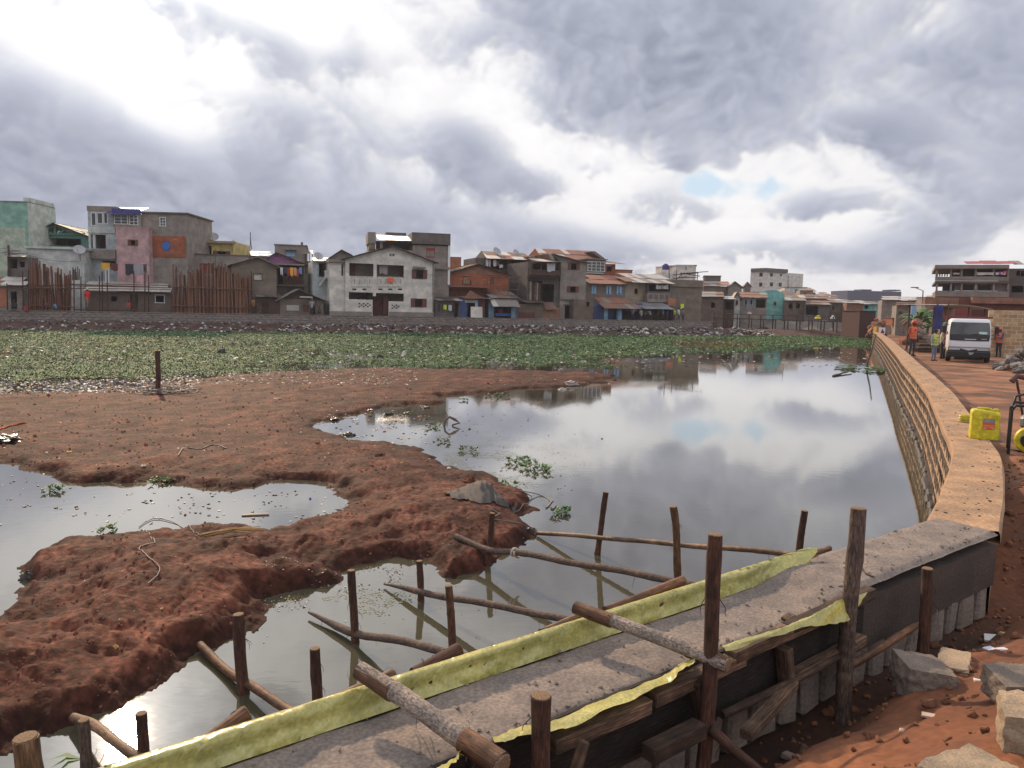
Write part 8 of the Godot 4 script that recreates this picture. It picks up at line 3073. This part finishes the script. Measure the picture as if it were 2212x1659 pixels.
	slab(wb, wf, 338, 975, 395, 1060, -0.6, -0.1, "yellow_block", plain("ochre", lin(0.5, 0.27, 0.05), 0.8))

# ---------------------------------------------------------------- town, bridge and people farther off
func simple_house(z: int, x0: float, x1: float, yt: float, d: float, ang: float, deep: float, m: Material, label: String, wins := [], roof := "flat", ry := 0.0, mats := [], base := 0.3) -> Dictionary:
	var f := face(z, x0, 700, d, ang, base)
	var h := house(f, "town_house", label)
	var B := body(h, f, x0, x1, yt, 9999, deep, m, wins)
	match roof:
		"flat": flat_cap(h, B, 0.12, 0.14, MT.plaster_dark)
		"cap": flat_cap(h, B, 0.25, 0.45, MT.plaster_dark)
		"slope": slope_roof(h, f, x0 - 6, x1 + 6, yt, x0 + 8, x1 - 8, ry, 0.4, -deep, mats, 2, 1.1)
		"gable": gable(h, f, B, (x0 + x1) / 2, ry, m, mats, 0.4)
	return {"f": f, "h": h, "B": B}

func build_distance() -> void:
	var IR := [MT.iron_grey, MT.iron_pale, MT.iron_brown]
	var RU := [MT.iron_brown, MT.iron_rust, MT.iron_grey]
	var s: Dictionary
	# white block with dark roof slab: two faces meeting at a corner
	var f := face(4, 838, 430, 222, -58, 0.3)
	var h := house(f, "white_block", "white three storey block with a dark flat roof slab standing above the shacks")
	var B := body(h, f, 838, 1005, 242, 9999, 16.0, MT.plaster_white, [[935, 252, 968, 292, "w"], [932, 362, 965, 402, "w"]])
	var f2 := face(4, 1005, 430, -(f.o + f.x * B.u1).z, 32, 0.3)
	f2.o = f.o + f.x * (B.u1 + 0.02)
	var side := Node3D.new()
	side.name = "right_wing"
	h.add_child(side)
	side.transform = (h.transform.affine_inverse() * Transform3D(Basis(Vector3.UP, f2.turn), f2.o))
	var sm := mb()
	var hs := []
	for w in [[1052, 254, 1082, 294], [1050, 358, 1084, 404], [1165, 262, 1182, 292], [1148, 362, 1180, 406]]:
		var a := fuv(f2, w[0], w[1])
		var b := fuv(f2, w[2], w[3])
		hs.append(Rect2(a.x, b.y, b.x - a.x, a.y - b.y))
	var e2 := fuv(f2, 1222, 242)
	panel(sm, 0.01, e2.x, -0.3, B.v1 - 0.01, hs, 0.0, 0.3)
	obj("wall", sm, MT.plaster_white, side)
	for r in hs:
		var dk := mb()
		dk.bx(r.position.x, r.end.x, r.position.y, r.end.y, -0.016, -0.006)
		obj("window", dk, MT.near_black, side)
	var capm := mb()
	capm.bx(-0.4, e2.x + 0.5, B.v1, B.v1 + 1.0, -B.u1, 0.5)
	obj("roof_slab", capm, MT.plaster_dark, side)
	# long blue grey building on the skyline
	f = face(5, -20, 640, 420, 2, 0.3)
	h = house(f, "blue_block", "long hazy blue grey block on the skyline left of the street lamp")
	B = body(h, f, -30, 655, 522, 9999, 20.0, MT.far_blue, [])
	slab(h, f, 160, 500, 275, 522, -10, 0.0, "stair_tower", MT.far_blue)
	slab(h, f, 530, 503, 645, 522, -10, 0.0, "stair_tower", MT.far_blue)
	for k in 16:
		for r in 3:
			slab(h, f, 12 + k * 40, 545 + r * 36, 24 + k * 40, 560 + r * 36, 0.02, 0.05, "window", MT.near_black)
	# shanties behind the footbridge, left to right
	simple_house(4, 20, 235, 172, 150, -12, 8, MT.plaster_white, "pale tower house behind the bare roof trusses", [[135, 185, 150, 225, "o"]])
	simple_house(4, 325, 508, 290, 160, -12, 8, MT.plaster_dark, "dark flat topped house left of the white block", [], "flat")
	simple_house(4, 318, 600, 402, 142, -12, 9, MT.plaster_brown, "house with a patched brown and grey roof below the dark flat topped house", [], "slope", 348, RU)
	simple_house(4, 590, 742, 405, 140, -12, 8, MT.plaster_grey, "grey gabled house left of the white block", [], "gable", 352, IR)
	simple_house(4, 770, 838, 392, 200, -12, 6, MT.plaster_dark, "small dark gable peeping left of the white block", [], "gable", 355, IR)
	simple_house(4, 1215, 1460, 415, 190, -12, 9, MT.white_wash, "pale wide house right of the white block", [[1330, 440, 1350, 470, "w"]], "flat")
	simple_house(4, 1455, 1555, 470, 200, -12, 8, MT.plaster_dark, "dark low house right of the pale wide house", [], "slope", 440, IR)
	simple_house(4, 285, 540, 520, 112, -12, 6, MT.mud_wall, "brown shack with a layered rusty roof at the quay's end", [[400, 580, 440, 640, "o"]], "slope", 462, RU)
	simple_house(4, 540, 660, 545, 112, -12, 5, MT.wood_dark, "dark shack under a small white sheet", [[560, 570, 640, 660, "o"]], "slope", 512, [MT.iron_white])
	simple_house(4, 655, 722, 520, 114, -12, 5, MT.white_wash, "narrow white gabled shack with one dark window", [[675, 555, 695, 605, "w"]], "gable", 470, IR)
	simple_house(4, 715, 1020, 528, 116, -12, 7, MT.plaster_grey, "long shack with a brown sheet roof and pale shutters left of the aqua house", [[770, 550, 800, 610, "w", MT.shutter_sky], [830, 545, 860, 605, "w", MT.shutter_sky], [900, 545, 1000, 640, "o"]], "slope", 470, RU)
	s = simple_house(4, 930, 1212, 520, 124, -12, 7, MT.aqua, "bright aqua house with a rounded gable", [[1090, 572, 1122, 612, "w", MT.yellow_pale]], "none")
	var gp := mb()
	var gpts := []
	for k in 13:
		var a := PI * k / 12.0
		gpts.append(fuv(s.f, 1071 - 141 * cos(a) * (1.0 if k != 12 else 1.0), 522 - 80 * pow(sin(a), 0.8)))
	gp.poly(gpts, -0.3, -0.005)
	obj("round_gable", gp, MT.aqua, s.h)
	slope_roof(s.h, s.f, 1080, 1300, 555, 1010, 1250, 448, -0.8, -8.0, IR, 2, 1.1)
	simple_house(4, 1212, 1440, 560, 122, -12, 6, MT.mud_wall, "dim red brown shack beside the aqua house", [[1260, 590, 1300, 650, "o"], [1340, 590, 1380, 650, "o"]], "slope", 500, IR)
	simple_house(4, 1375, 1795, 540, 150, -12, 9, MT.plaster_brown, "long brown shed below the skyline", [], "slope", 492, RU)
	simple_house(4, 1440, 1710, 605, 120, -12, 6, MT.plaster_dark, "dark open shed with a thin pale eave", [[1450, 620, 1580, 720, "o"]], "slope", 560, RU)
	simple_house(4, 1690, 1920, 585, 122, -12, 7, MT.plaster_brown, "brown shed with a pale patched roof under the blue block", [[1740, 620, 1765, 660, "w"]], "slope", 545, IR)
	simple_house(4, 1900, 2090, 590, 118, -12, 6, MT.brick_dull, "dull red shed left of the aqua roofed shack", [[1940, 690, 2020, 780, "o"]], "slope", 560, IR)
	simple_house(4, 2050, 2240, 600, 124, -12, 6, MT.aqua, "shack with a faded aqua wall and jumbled pale roof", [[2100, 610, 2140, 650, "o"]], "slope", 570, IR)
	simple_house(5, 410, 830, 640, 100, -22, 8, MT.plaster_grey, "grey house with a pale flat eave left of the banana plants", [[540, 700, 590, 840, "o"]], "slope", 590, [MT.iron_pale])
	simple_house(5, 595, 850, 705, 84, -22, 6, MT.plaster_grey, "small grey house with red tiled roof edge behind the far worker", [[620, 780, 660, 810, "w"]], "slope", 668, RU)
	# rust red sheet metal box at the canal's end
	f = face(5, 130, 1040, 92, 4, 0.0)
	h = house(f, "rust_shack", "windowless rust red sheet metal box at the far end of the water")
	B = body(h, f, 128, 330, 780, 9999, 4.0, MT.rust_dark, [])
	flat_cap(h, B, 0.1, 0.08, MT.rust_dark)
	# blue panel, brick heap, orange machine parts
	f = face(5, 785, 860, 70, 2, road_h(70))
	var bp := thing("blue_hoarding", "upright sky blue panel before the banana plants", "hoarding", f.o, f.turn)
	slab(bp, f, 785, 710, 838, 850, 0, 0.1, "panel", MT.shutter_sky)
	slab(bp, f, 800, 850, 822, 1000, 0, 0.08, "post", MT.wood_dark)
	f = face(5, 545, 1000, 86, 2, road_h(86))
	var om := thing("orange_skip", "orange skip standing far along the road", "skip", f.o, f.turn)
	slab(om, f, 545, 868, 628, 960, -1.6, 0.0, "bin", plain("skip_orange", lin(0.30, 0.10, 0.045), 0.8))
	slab(om, f, 540, 862, 633, 872, -1.65, 0.05, "rim", MT.brick_dull)
	# heaps of rubbish and rubble
	var hp := [[330, 760, 480, 1050, 78, 2.2, "brown rubble heap beyond the wall's end"], [620, 860, 780, 1020, 90, 1.6, "orange brown earth heap around the skip"], [850, 880, 1040, 1000, 60, 1.6, "dark heap of timber and rubble near the tarpaulin"]]
	for q in hp:
		f = face(5, q[0], q[3], q[4], 2, road_h(q[4]))
		var a := fuv(f, q[2], q[1])
		var ho := thing("rubble_heap", q[6], "rubble heap", f.o + f.x * a.x * 0.5, f.turn, "heaps beside the road")
		for k in 40:
			var an := rng.randf() * TAU
			var r := sqrt(rng.randf())
			var st := obj("lump", rock(Vector3(0.7, 0.4, 0.5) * rng.randf_range(0.6, 1.4), 500 + k), [MT.brick_dull, MT.mud_wall, MT.plaster_brown, MT.brick_orange][k % 4], ho, Vector3(cos(an) * r * a.x * 0.55, maxf(0.05, a.y * (1.0 - r) * rng.randf_range(0.6, 1.0)), sin(an) * r * 1.5 - 0.8))
			st.rotation = Vector3(rng.randf() * 0.8, rng.randf() * 6.0, rng.randf() * 0.8)
	# three storey concrete frame building at the right
	f = face(5, 1090, 620, 76, -27, 4.0)
	h = house(f, "concrete_frame_building", "unfinished three storey grey building with open colonnaded floors and a red roof")
	B = body(h, f, 1090, 2020, 520, 620, 11.0, MT.plaster_grey, [])
	var G: Material = MT.plaster_grey
	slab(h, f, 1085, 190, 2025, 235, -11.0, 0.6, "roof_slab", G)
	slab(h, f, 1085, 340, 2020, 392, 0.0, 0.35, "parapet", G)
	slab(h, f, 1085, 392, 2025, 425, -11.0, 0.45, "floor_slab", MT.plaster_dark)
	slab(h, f, 1085, 520, 2020, 600, 0.0, 0.35, "parapet", G)
	slab(h, f, 1330, 425, 2020, 520, -0.8, -0.2, "upper_wall", G)
	for c in [1095, 1275, 1412, 1592, 1820, 2005]:
		slab(h, f, c, 235, c + 18, 340, -0.1, 0.25, "column", G)
		slab(h, f, c, 425, c + 18, 520, -0.15, 0.3, "column", G)
	for c in [1110, 1140, 1170, 1205, 1235]:
		slab(h, f, c, 240, c + 9, 335, -10.6, -10.3, "rear_column", G)
	slab(h, f, 1300, 240, 2005, 340, -3.0, -2.8, "inner_wall", MT.plaster_dark)
	slab(h, f, 1180, 425, 1330, 520, -4.0, -3.8, "inner_wall", MT.blue_paint)
	for w in [[1425, 445, 1560, 515], [1638, 445, 1785, 515]]:
		slab(h, f, w[0], w[1], w[2], w[3], -0.19, -0.16, "window", MT.near_black)
	slope_roof(h, f, 1440, 2110, 188, 1490, 2075, 138, -1.0, -6.0, [plain("roof_crimson", lin(0.30, 0.07, 0.075), 0.7)], 1, 1.2)
	slope_roof(h, f, 2030, 2230, 192, 2075, 2130, 136, -1.1, -6.0, IR, 1, 1.2)
	var wng := body(h, f, 2025, 2330, 236, 620, 9.0, MT.plaster_dark, [[2120, 262, 2160, 330, "o"], [2175, 268, 2212, 335, "o"], [2060, 455, 2200, 540, "o"]], 1.2, "side_wing")
	for c in [[1610, 285, 1830, 318, lin(0.5, 0.47, 0.47), "sagging white sheet"], [1850, 285, 1985, 315, lin(0.5, 0.46, 0.5), "pale blanket"], [1895, 275, 1960, 312, lin(0.28, 0.08, 0.3), "purple cloth"], [1310, 290, 1395, 312, lin(0.4, 0.36, 0.33), "grey bundle"], [1955, 265, 1990, 305, lin(0.5, 0.1, 0.06), "orange red cloth"]]:
		cloth(f, c[0], c[1], c[2], c[3], 0.36, c[4], "%s hung on the concrete building's upper floor" % c[5], "washing on the concrete building")
	for c in [[1120, 250], [1165, 258], [1208, 268]]:
		slab(h, f, c[0], c[1], c[0] + 28, c[1] + 26, -9.0, -8.6, "white_drum", MT.plaster_white)
	# supports below it and the red earth bank
	for c in [1370, 1545]:
		slab(h, f, c, 600, c + 22, 720, -0.1, 0.2, "pier", MT.plaster_brown)
	f = face(5, 955, 720, 66, -10, road_h(66))
	var eb := thing("red_brick_bank_wall", "long red brick and earth wall above the shelter", "wall", f.o, f.turn)
	slab(eb, f, 958, 600, 1400, 900, -0.5, 0.0, "brickwork", MT.brick_dull)
	slab(eb, f, 1400, 612, 2260, 900, -0.5, 0.1, "brickwork", MT.wood_red)
	slab(eb, f, 1560, 600, 2260, 690, 0.1, 0.5, "earth_step", MT.brick_dull)
	# street lamp, antenna masts
	var sl := at(1993, 665, 95)
	var lp := thing("street_lamp", "thin street lamp with a long bent arm right of the blue block", "street lamp", Vector3(sl.x, 0.3, sl.z))
	var lt := at(1994, 628, 95)
	var la := at(1976, 621, 95)
	var lm := mb()
	lm.tube([Vector3.ZERO, lt - lp.position, la - lp.position], [0.09, 0.07, 0.05], 8)
	obj("pole", lm, MT.plaster_grey, lp)
	lm = mb()
	lm.cham(la - lp.position, Vector3(0.9, 0.12, 0.25), 0.03)
	obj("lamp_head", lm, MT.plaster_dark, lp)
	for q in [[2165, 388, 2158, 620, 1, 74, "tall thin antenna mast behind the right pole screen", 0.04], [222, 175, 235, 330, 2, 84, "thin mast left of the purple house", 0.04], [1253, 280, 1250, 430, 4, 150, "thin mast at the white block's right corner", 0.08], [1865, 525, 1855, 720, 1, 72, "tall thin pole in the right pole screen", 0.04]]:
		var a := zp(q[4], q[2], q[3])
		var b := zp(q[4], q[0], q[1])
		pole("mast", q[6], "mast", at(a.x, a.y, q[5]), at(b.x, b.y, q[5]), q[7], q[7] * 0.7, MT.bark_grey, "", [], 0, false)
	# banana plants
	for q in [[880, 900, 500, 62, "banana plant with a broken drooping leaf left of the shelter"], [990, 880, 560, 66, "bushy banana plant behind the blue panel"], [1080, 700, 520, 70, "tall thin leaved plant below the concrete building"]]:
		f = face(5, q[0], q[1], q[3], 0, road_h(q[3]))
		var bn := thing("banana_plant", q[4], "plant", f.o)
		var hgt: float = fuv(f, q[0], q[2]).y
		var stm := mb()
		stm.tube([Vector3(0, -0.2, 0), Vector3(0.05, hgt * 0.3, 0), Vector3(0.1, hgt * 0.55, 0)], [0.14, 0.11, 0.07], 8)
		obj("stem", stm, mat("leaf_2", Color.WHITE), bn)
		for k in 13:
			var an := TAU * k / 13.0 * 2.4 + rng.randf()
			var lf := mb()
			var c := Vector3(cos(an), 0, sin(an))
			var sd := Vector3(-sin(an), 0, cos(an))
			var L := hgt * rng.randf_range(0.35, 0.55)
			var up := hgt * rng.randf_range(0.25, 0.5)
			var pts := []
			var y0 := hgt * rng.randf_range(0.25, 0.5)
			for i in 7:
				var t := i / 6.0
				var ctr := Vector3(0.08, y0, 0) + c * L * t + Vector3(0, up * (t * 1.6 - t * t * 1.5), 0)
				var w := 0.26 * sin(clampf(t * 1.05 + 0.08, 0, 1) * PI)
				pts.append_array([ctr - sd * w - Vector3(0, w * 0.4, 0), ctr, ctr + sd * w - Vector3(0, w * 0.4, 0)])
			lf.grid(pts, 3)
			obj("leaf", lf, mat("leaf_%d" % (k % 3), Color.WHITE), bn)
	# footbridge
	var ba := at(1545, 690, 104)
	var bb := at(1858, 697, 100)
	ba.y = 1.9
	bb.y = 1.75
	var fb := thing("footbridge", "long low timber footbridge across the far end of the basin", "bridge", ba)
	var n := 12
	var rel := bb - ba
	for k in n + 1:
		var p := rel * (k / float(n))
		for z in [-0.6, 0.6]:
			var pm := mb()
			pm.tube([p + Vector3(rng.randf_range(-0.1, 0.1), -2.4, z), p + Vector3(0, (0.7 if z < 0 else 0.05), z)], [0.09, 0.075], 6)
			obj("pile", pm, MT.wood_dark, fb)
	for z in [-0.6, -0.2, 0.2, 0.6]:
		var pm := mb()
		pm.box(rel / 2 + Vector3(0, 0.06, z), Vector3(rel.length(), 0.09, 0.36), Basis(rel.normalized(), Vector3.UP, rel.normalized().cross(Vector3.UP)))
		obj("deck_plank", pm, MT.sawn_dark, fb)
	var rm := mb()
	rm.tube([Vector3(0, 0.65, -0.6), rel + Vector3(0, 0.65, -0.6)], [0.05, 0.05], 6)
	obj("hand_rail", rm, MT.bark_grey, fb)
	# grey rubbish bank behind the bridge
	var gb := mb()
	var pts := []
	for i in 60:
		for j in 8:
			var p := at(1480 + 8.0 * i, 690, 112.0 + j * 2.0)
			p.y = 0.2 + 1.2 * smoothstep(0, 3, j) + _e2.get_noise_2d(p.x * 0.5, p.z * 0.5) * 0.9
			pts.append(p)
	for i in 60:
		for j in 8:
			pass
	gb.grid(pts, 8)
	struct("rubbish_bank", gb, MT.plaster_dark)
	# umbrellas and market goods
	var um := [[1585, 752, 114, 0.52, lin(0.62, 0.50, 0.04), "yellow market umbrella beyond the footbridge"], [1745, 752, 114, 0.34, lin(0.6, 0.62, 0.64), "small white umbrella right of the yellow one"], [820, 700, 116, 0.5, lin(0.5, 0.48, 0.5), "pale tarpaulin umbrella before the aqua house"]]
	for q in um:
		var p := zp(4, q[0], q[1])
		var c := at(p.x, p.y, q[2])
		var u := thing("umbrella", q[5], "umbrella", c)
		var cm := mb()
		cm.lathe(Vector3(0, 0.0, 0), [Vector2(q[3], -0.12), Vector2(q[3] * 0.97, 0.0), Vector2(q[3] * 0.55, 0.28), Vector2(0.0, 0.40)], 10)
		obj("canopy", cm, plain("umb_%s" % q[4].to_html(false), q[4], 0.8), u)
		var pm := mb()
		pm.tube([Vector3(0, -1.9, 0), Vector3(0, 0.6, 0)], [0.04, 0.03], 6)
		obj("pole", pm, MT.wood_dark, u)
	# people along the quay
	var d0 := qd(200)
	var pg := "people along the far quay"
	var P := func(z, x, y, d): 
		var q := zp(z, x, y)
		return at(q.x, q.y, d)
	person("walk", "person in a red top and pale hat between the pole stacks", P.call(1, 760, 1040, qd(190) + 0.5), 0.9, 1.75, lin(0.55, 0.03, 0.03), lin(0.28, 0.13, 0.09), lin(0.6, 0.5, 0.33), null, pg)
	person("sit", "child in a blue and white striped shirt sitting on the quay", P.call(1, 482, 1068, qd(120) + 0.3), -0.6, 1.3, lin(0.10, 0.28, 0.50), lin(0.12, 0.08, 0.07), null, null, pg)
	person("sit", "dark clad person sitting on the quay beside the striped child", P.call(1, 405, 1068, qd(101) + 0.3), 0.8, 1.5, lin(0.09, 0.05, 0.05), lin(0.09, 0.05, 0.05), null, null, pg)
	person("sit", "dark clad person sitting at the far left by the board shack", P.call(1, 128, 1065, 69.5), 0.3, 1.55, lin(0.02, 0.03, 0.025), lin(0.03, 0.03, 0.03), null, null, pg)
	person("sit", "small child in red sitting at the mud shack's door", P.call(1, 1115, 1048, qd(279) + 0.6), 0.2, 1.2, lin(0.5, 0.03, 0.04), lin(0.3, 0.15, 0.1), null, null, pg)
	person("stand", "man in a mustard top at the right end of the pole screen", P.call(2, 252, 905, qd(548) + 0.7), 1.2, 1.7, lin(0.24, 0.13, 0.045), lin(0.05, 0.03, 0.03), null, null, pg)
	person("stand", "person in a pale grey hooded top before the gabled shack", P.call(2, 768, 912, qd(675) + 0.6), 0.2, 1.7, lin(0.30, 0.31, 0.34), lin(0.05, 0.035, 0.04), lin(0.32, 0.33, 0.36), null, pg)
	person("sit", "dark person crouching on the quay right of the gabled shack", P.call(2, 838, 910, qd(690) + 0.5), 0.0, 1.5, lin(0.07, 0.05, 0.05), lin(0.05, 0.04, 0.04), null, null, pg)
	var mk := [[1725, 852, "walk", lin(0.4, 0.4, 0.42), "market goer in grey by the awning's post"], [1800, 858, "stand", lin(0.55, 0.53, 0.5), "market goer in white at the blue awning's left"], [1838, 856, "stand", lin(0.12, 0.15, 0.24), "market goer in dark blue beside the white clad one"], [1882, 857, "bend", lin(0.5, 0.5, 0.48), "market goer in pale grey bending under the blue awning"],
		[1945, 858, "stand", lin(0.20, 0.13, 0.10), "market goer in brown in the middle of the group"], [1992, 857, "walk", lin(0.32, 0.24, 0.22), "market goer in dusty pink right of the brown clad one"], [2030, 858, "stand", lin(0.03, 0.05, 0.30), "market goer in bright blue"], [2094, 858, "stand", lin(0.5, 0.55, 0.05), "market goer in bright yellow"], [2130, 852, "walk", lin(0.55, 0.52, 0.5), "market goer in white at the group's right"], [2172, 856, "stand", lin(0.2, 0.16, 0.15), "market goer in grey brown at the far right of the group"]]
	for q in mk:
		var pp := zp(3, q[0], q[1])
		person(q[2], q[4], at(pp.x, pp.y, qd(pp.x) + 0.8), rng.randf_range(-1.5, 1.5), rng.randf_range(1.55, 1.75), q[3], lin(0.06, 0.05, 0.06), null, null, pg)
	var bl := thing("blue_barrel", "sky blue plastic barrel under the long awning", "barrel", P.call(3, 1606, 850, qd(1337) + 0.9))
	var bm := mb()
	bm.lathe(Vector3.ZERO, [Vector2(0, 0), Vector2(0.30, 0), Vector2(0.32, 0.3), Vector2(0.34, 0.5), Vector2(0.33, 1.2), Vector2(0.26, 1.36), Vector2(0, 1.38)], 14)
	obj("drum", bm, MT.shutter_sky, bl)
	cloth(face(3, 2050, 780, qd(1460) + 3.9, 20, PATH_Y), 2152, 698, 2180, 740, 0.1, lin(0.6, 0.7, 0.05), "fluorescent yellow shirt hung on the concrete house", "")
	var rb := thing("red_bucket", "red bucket on the quay left of the pole stack", "bucket", P.call(1, 225, 1066, 69.3))
	bm = mb()
	bm.lathe(Vector3.ZERO, [Vector2(0, 0), Vector2(0.18, 0), Vector2(0.22, 0.45), Vector2(0.20, 0.45), Vector2(0.17, 0.03), Vector2(0, 0.03)], 14)
	obj("pail", bm, MT.red_door, rb)
	# ---- stacks of poles standing on end
	for q in [[265, 612, qd(66) + 1.0, 46, 650, "left screen of reddish wooden poles stacked upright by the quay"], [1492, 2185, qd(373) + 1.0, 88, 700, "right, wider screen of reddish wooden poles stacked upright by the quay"]]:
		f = face(1, q[0], 1075, q[2], 20.9, PATH_Y)
		var ps := thing("pole_stack", q[5], "pole stack", f.o, f.turn, "stacks of poles on the far bank")
		var w: float = fuv(f, q[1], 1075).x
		for k in q[3]:
			var x: float = w * (k + rng.randf() * 0.7) / q[3]
			var t: float = float(k) / q[3]
			var hh: float = fuv(f, q[0], q[4]).y * (1.02 - (0.24 * t if q[0] < 300 else 0.12 * sin(t * 9.0)) + rng.randf_range(-0.09, 0.09))
			var pm := mb()
			pm.tube([Vector3(x, 0, rng.randf_range(-0.3, 0.0)), Vector3(x + rng.randf_range(-0.15, 0.15), hh, rng.randf_range(-0.45, -0.15))], [0.085, 0.06], 7, true)
			obj("pole", pm, [MT.pole_red, MT.pole_tan, MT.pole_tan if t > 0.7 and q[0] > 300 else MT.pole_red, MT.bark_red][k % 4], ps)
		for yy in [860, 1020]:
			var rl := mb()
			rl.tube([Vector3(-0.2, fuv(f, q[0], yy).y, 0.14), Vector3(w + 0.2, fuv(f, q[0], yy + 6).y, 0.14)], [0.055, 0.05], 7)
			obj("binding_rail", rl, MT.sawn, ps)
		for k in 5:
			var up := mb()
			var x := w * (k + 0.5) / 5.0
			up.tube([Vector3(x, 0, 0.25), Vector3(x + 0.1, fuv(f, q[0], 840).y, 0.22)], [0.06, 0.05], 7)
			obj("upright", up, MT.peeled, ps)
	# rack of horizontal poles between them
	f = face(1, 60, 1075, qd(15) + 0.7, 20.9, PATH_Y)
	var rk := thing("pole_rack", "rack of long thin poles in front of the mud shack", "pole rack", f.o, f.turn)
	for k in 8:
		var a := fuv(f, [60, 620, 640, 880, 60, 620, 900, 640][k], [872, 836, 850, 832, 850, 872, 1045, 1055][k], -0.2)
		var b := fuv(f, [620, 1300, 1480, 1470, 640, 1475, 1240, 1180][k], [868, 858, 866, 848, 842, 880, 1056, 1066][k], -0.2)
		var pm := mb()
		pm.tube([Vector3(a.x, a.y, 0.2 + 0.05 * (k % 3)), Vector3(b.x, b.y, 0.2 + 0.05 * (k % 3))], [0.05, 0.04], 6)
		obj("long_pole", pm, [MT.sawn, MT.bark_red, MT.peeled][k % 3], rk)
	for x in [65, 200, 245, 640, 700, 860, 885, 930, 1160, 1250, 1285]:
		var a := fuv(f, x, 1070, -0.1)
		var b := fuv(f, x + rng.randf_range(-6, 6), rng.randf_range(690, 860), -0.1)
		var pm := mb()
		pm.tube([Vector3(a.x, 0, 0.1), Vector3(b.x, b.y, 0.1)], [0.06, 0.05], 6)
		obj("upright", pm, [MT.bark_red, MT.sawn_dark][int(x) % 2], rk)
	for k in 6:
		var x := 628.0 + k * 11.0
		var a := fuv(f, x, 800, 0.3)
		var b := fuv(f, x + rng.randf_range(-4, 4), rng.randf_range(675, 730), 0.3)
		var pm := mb()
		pm.tube([Vector3(a.x, a.y, -0.3), Vector3(b.x, b.y, -0.3)], [0.05, 0.04], 6)
		obj("leaning_pole", pm, MT.bark_red, rk)
	# washing before the pink house
	f = face(1, 850, 660, 76.0, 6, PATH_Y)
	wire("washing line before the pink house", fpt(f, 780, 640), fpt(f, 1290, 662), 0.15)
	for c in [[876, 650, 950, 705, lin(0.62, 0.34, 0.03), "orange yellow towel"], [905, 700, 948, 830, lin(0.45, 0.45, 0.48), "long pale patterned sheet"], [955, 655, 1018, 720, lin(0.10, 0.03, 0.03), "dark maroon cloth"], [1022, 658, 1076, 770, lin(0.45, 0.26, 0.28), "pink cloth"], [1082, 660, 1155, 755, lin(0.035, 0.03, 0.05), "navy trousers"], [1160, 664, 1232, 750, lin(0.27, 0.28, 0.32), "grey blue shirt"], [1180, 755, 1240, 820, lin(0.5, 0.3, 0.32), "low pink sheet"], [1238, 662, 1268, 730, lin(0.06, 0.06, 0.07), "black cloth"]]:
		cloth(f, c[0], c[1], c[2], c[3], 0.0, c[4], "%s on the washing line before the pink house" % c[5], "washing before the pink house")
	# scaffold of thin poles by the red brick house
	f = face(3, 440, 640, qd(1070) + 2.2, 20, PATH_Y)
	var sc := thing("pole_scaffold", "open scaffold of thin poles before the red brick house", "scaffold", f.o, f.turn)
	for q in [[472, 445, 462, 660], [634, 445, 626, 620], [722, 450, 708, 625], [430, 440, 738, 458], [470, 462, 725, 470], [636, 500, 712, 512], [520, 560, 720, 575]]:
		var a := fuv(f, q[0], q[1])
		var b := fuv(f, q[2], q[3])
		var pm := mb()
		pm.tube([Vector3(a.x, a.y, 0), Vector3(b.x, b.y, 0.02)], [0.05, 0.05], 6)
		obj("scaffold_pole", pm, MT.sawn, sc)
	# rows of ordinary roofs filling the town behind
	for k in 26:
		var px := -120.0 + 62.0 * k
		var d := 104.0 + 34.0 * fmod(k * 0.618, 1.0)
		var top := 590.0 + 0.022 * px + 22.0 * fmod(k * 0.37, 1.0)
		var col: Material = [MT.plaster_grey, MT.plaster_brown, MT.plaster_dark, MT.mud_wall, MT.brick_dull, MT.plaster_beige][k % 6]
		simple_house(0, px, px + 62.0 + 18.0 * fmod(k * 0.71, 1.0), top, d, 12, 8, col, "plain %s house of the second row glimpsed %s" % [["grey", "brown", "dark", "mud coloured", "brick", "beige"][k % 6], ["left of the turquoise block", "behind the turquoise block", "behind the teal gable", "behind the low white house", "behind the narrow three storey house", "behind the pink house", "behind the tall grey house", "behind the orange yellow house", "behind the pale yellow parapet", "behind the thin antenna mast", "behind the purple gable", "behind the pale blue shanty", "behind the white house's left wing", "behind the white house's gable", "behind the tall concrete house", "behind the red brick gable", "behind the laundry gallery", "behind the long rust roof", "behind the grey corner house", "behind the dark upper storey", "behind the beige house", "behind the dark open balcony", "behind the roof of loose poles", "beyond the quay's end", "behind the narrow white gabled shack", "behind the bright aqua house"][k]], [], "slope", top - 7.0, [IR, RU][k % 2], PATH_Y - 0.2)
	# small roofs crowding the skyline at the right
	var nth := -1
	for k in 26:
		var px := 1490.0 + 21.0 * k + 9.0 * fmod(k * 0.618, 1.0)
		if (px > 1640.0 and px < 1690.0) or (px > 1775.0 and px < 1960.0):
			continue
		nth += 1
		var d := 150.0 + 120.0 * fmod(k * 0.382, 1.0)
		var top := 628.0 + 0.020 * (px - 1490.0) + 20.0 * fmod(k * 0.73, 1.0) - 6.0
		var w := 24.0 + 26.0 * fmod(k * 0.47, 1.0)
		var col: Material = [MT.plaster_grey, MT.white_wash, MT.plaster_brown, MT.pale_blue, MT.brick_dull, MT.plaster_beige][k % 6]
		var q := simple_house(0, px, px + w, top, d, -14, 8, col, "small hazy %s house, %s from the left of the skyline roofs at the right" % [["grey", "whitewashed", "brown", "pale blue", "brick", "beige"][k % 6], ["first", "second", "third", "fourth", "fifth", "sixth", "seventh", "eighth", "ninth", "tenth", "eleventh", "twelfth", "thirteenth", "fourteenth", "fifteenth", "sixteenth", "seventeenth"][nth]], [[px + w * 0.3, top + 5, px + w * 0.45, top + 11, "w"]], "slope" if k % 3 else "flat", top - 6.0, [IR, RU][k % 2])
		q.h.set_meta("group", "small hazy houses on the skyline")
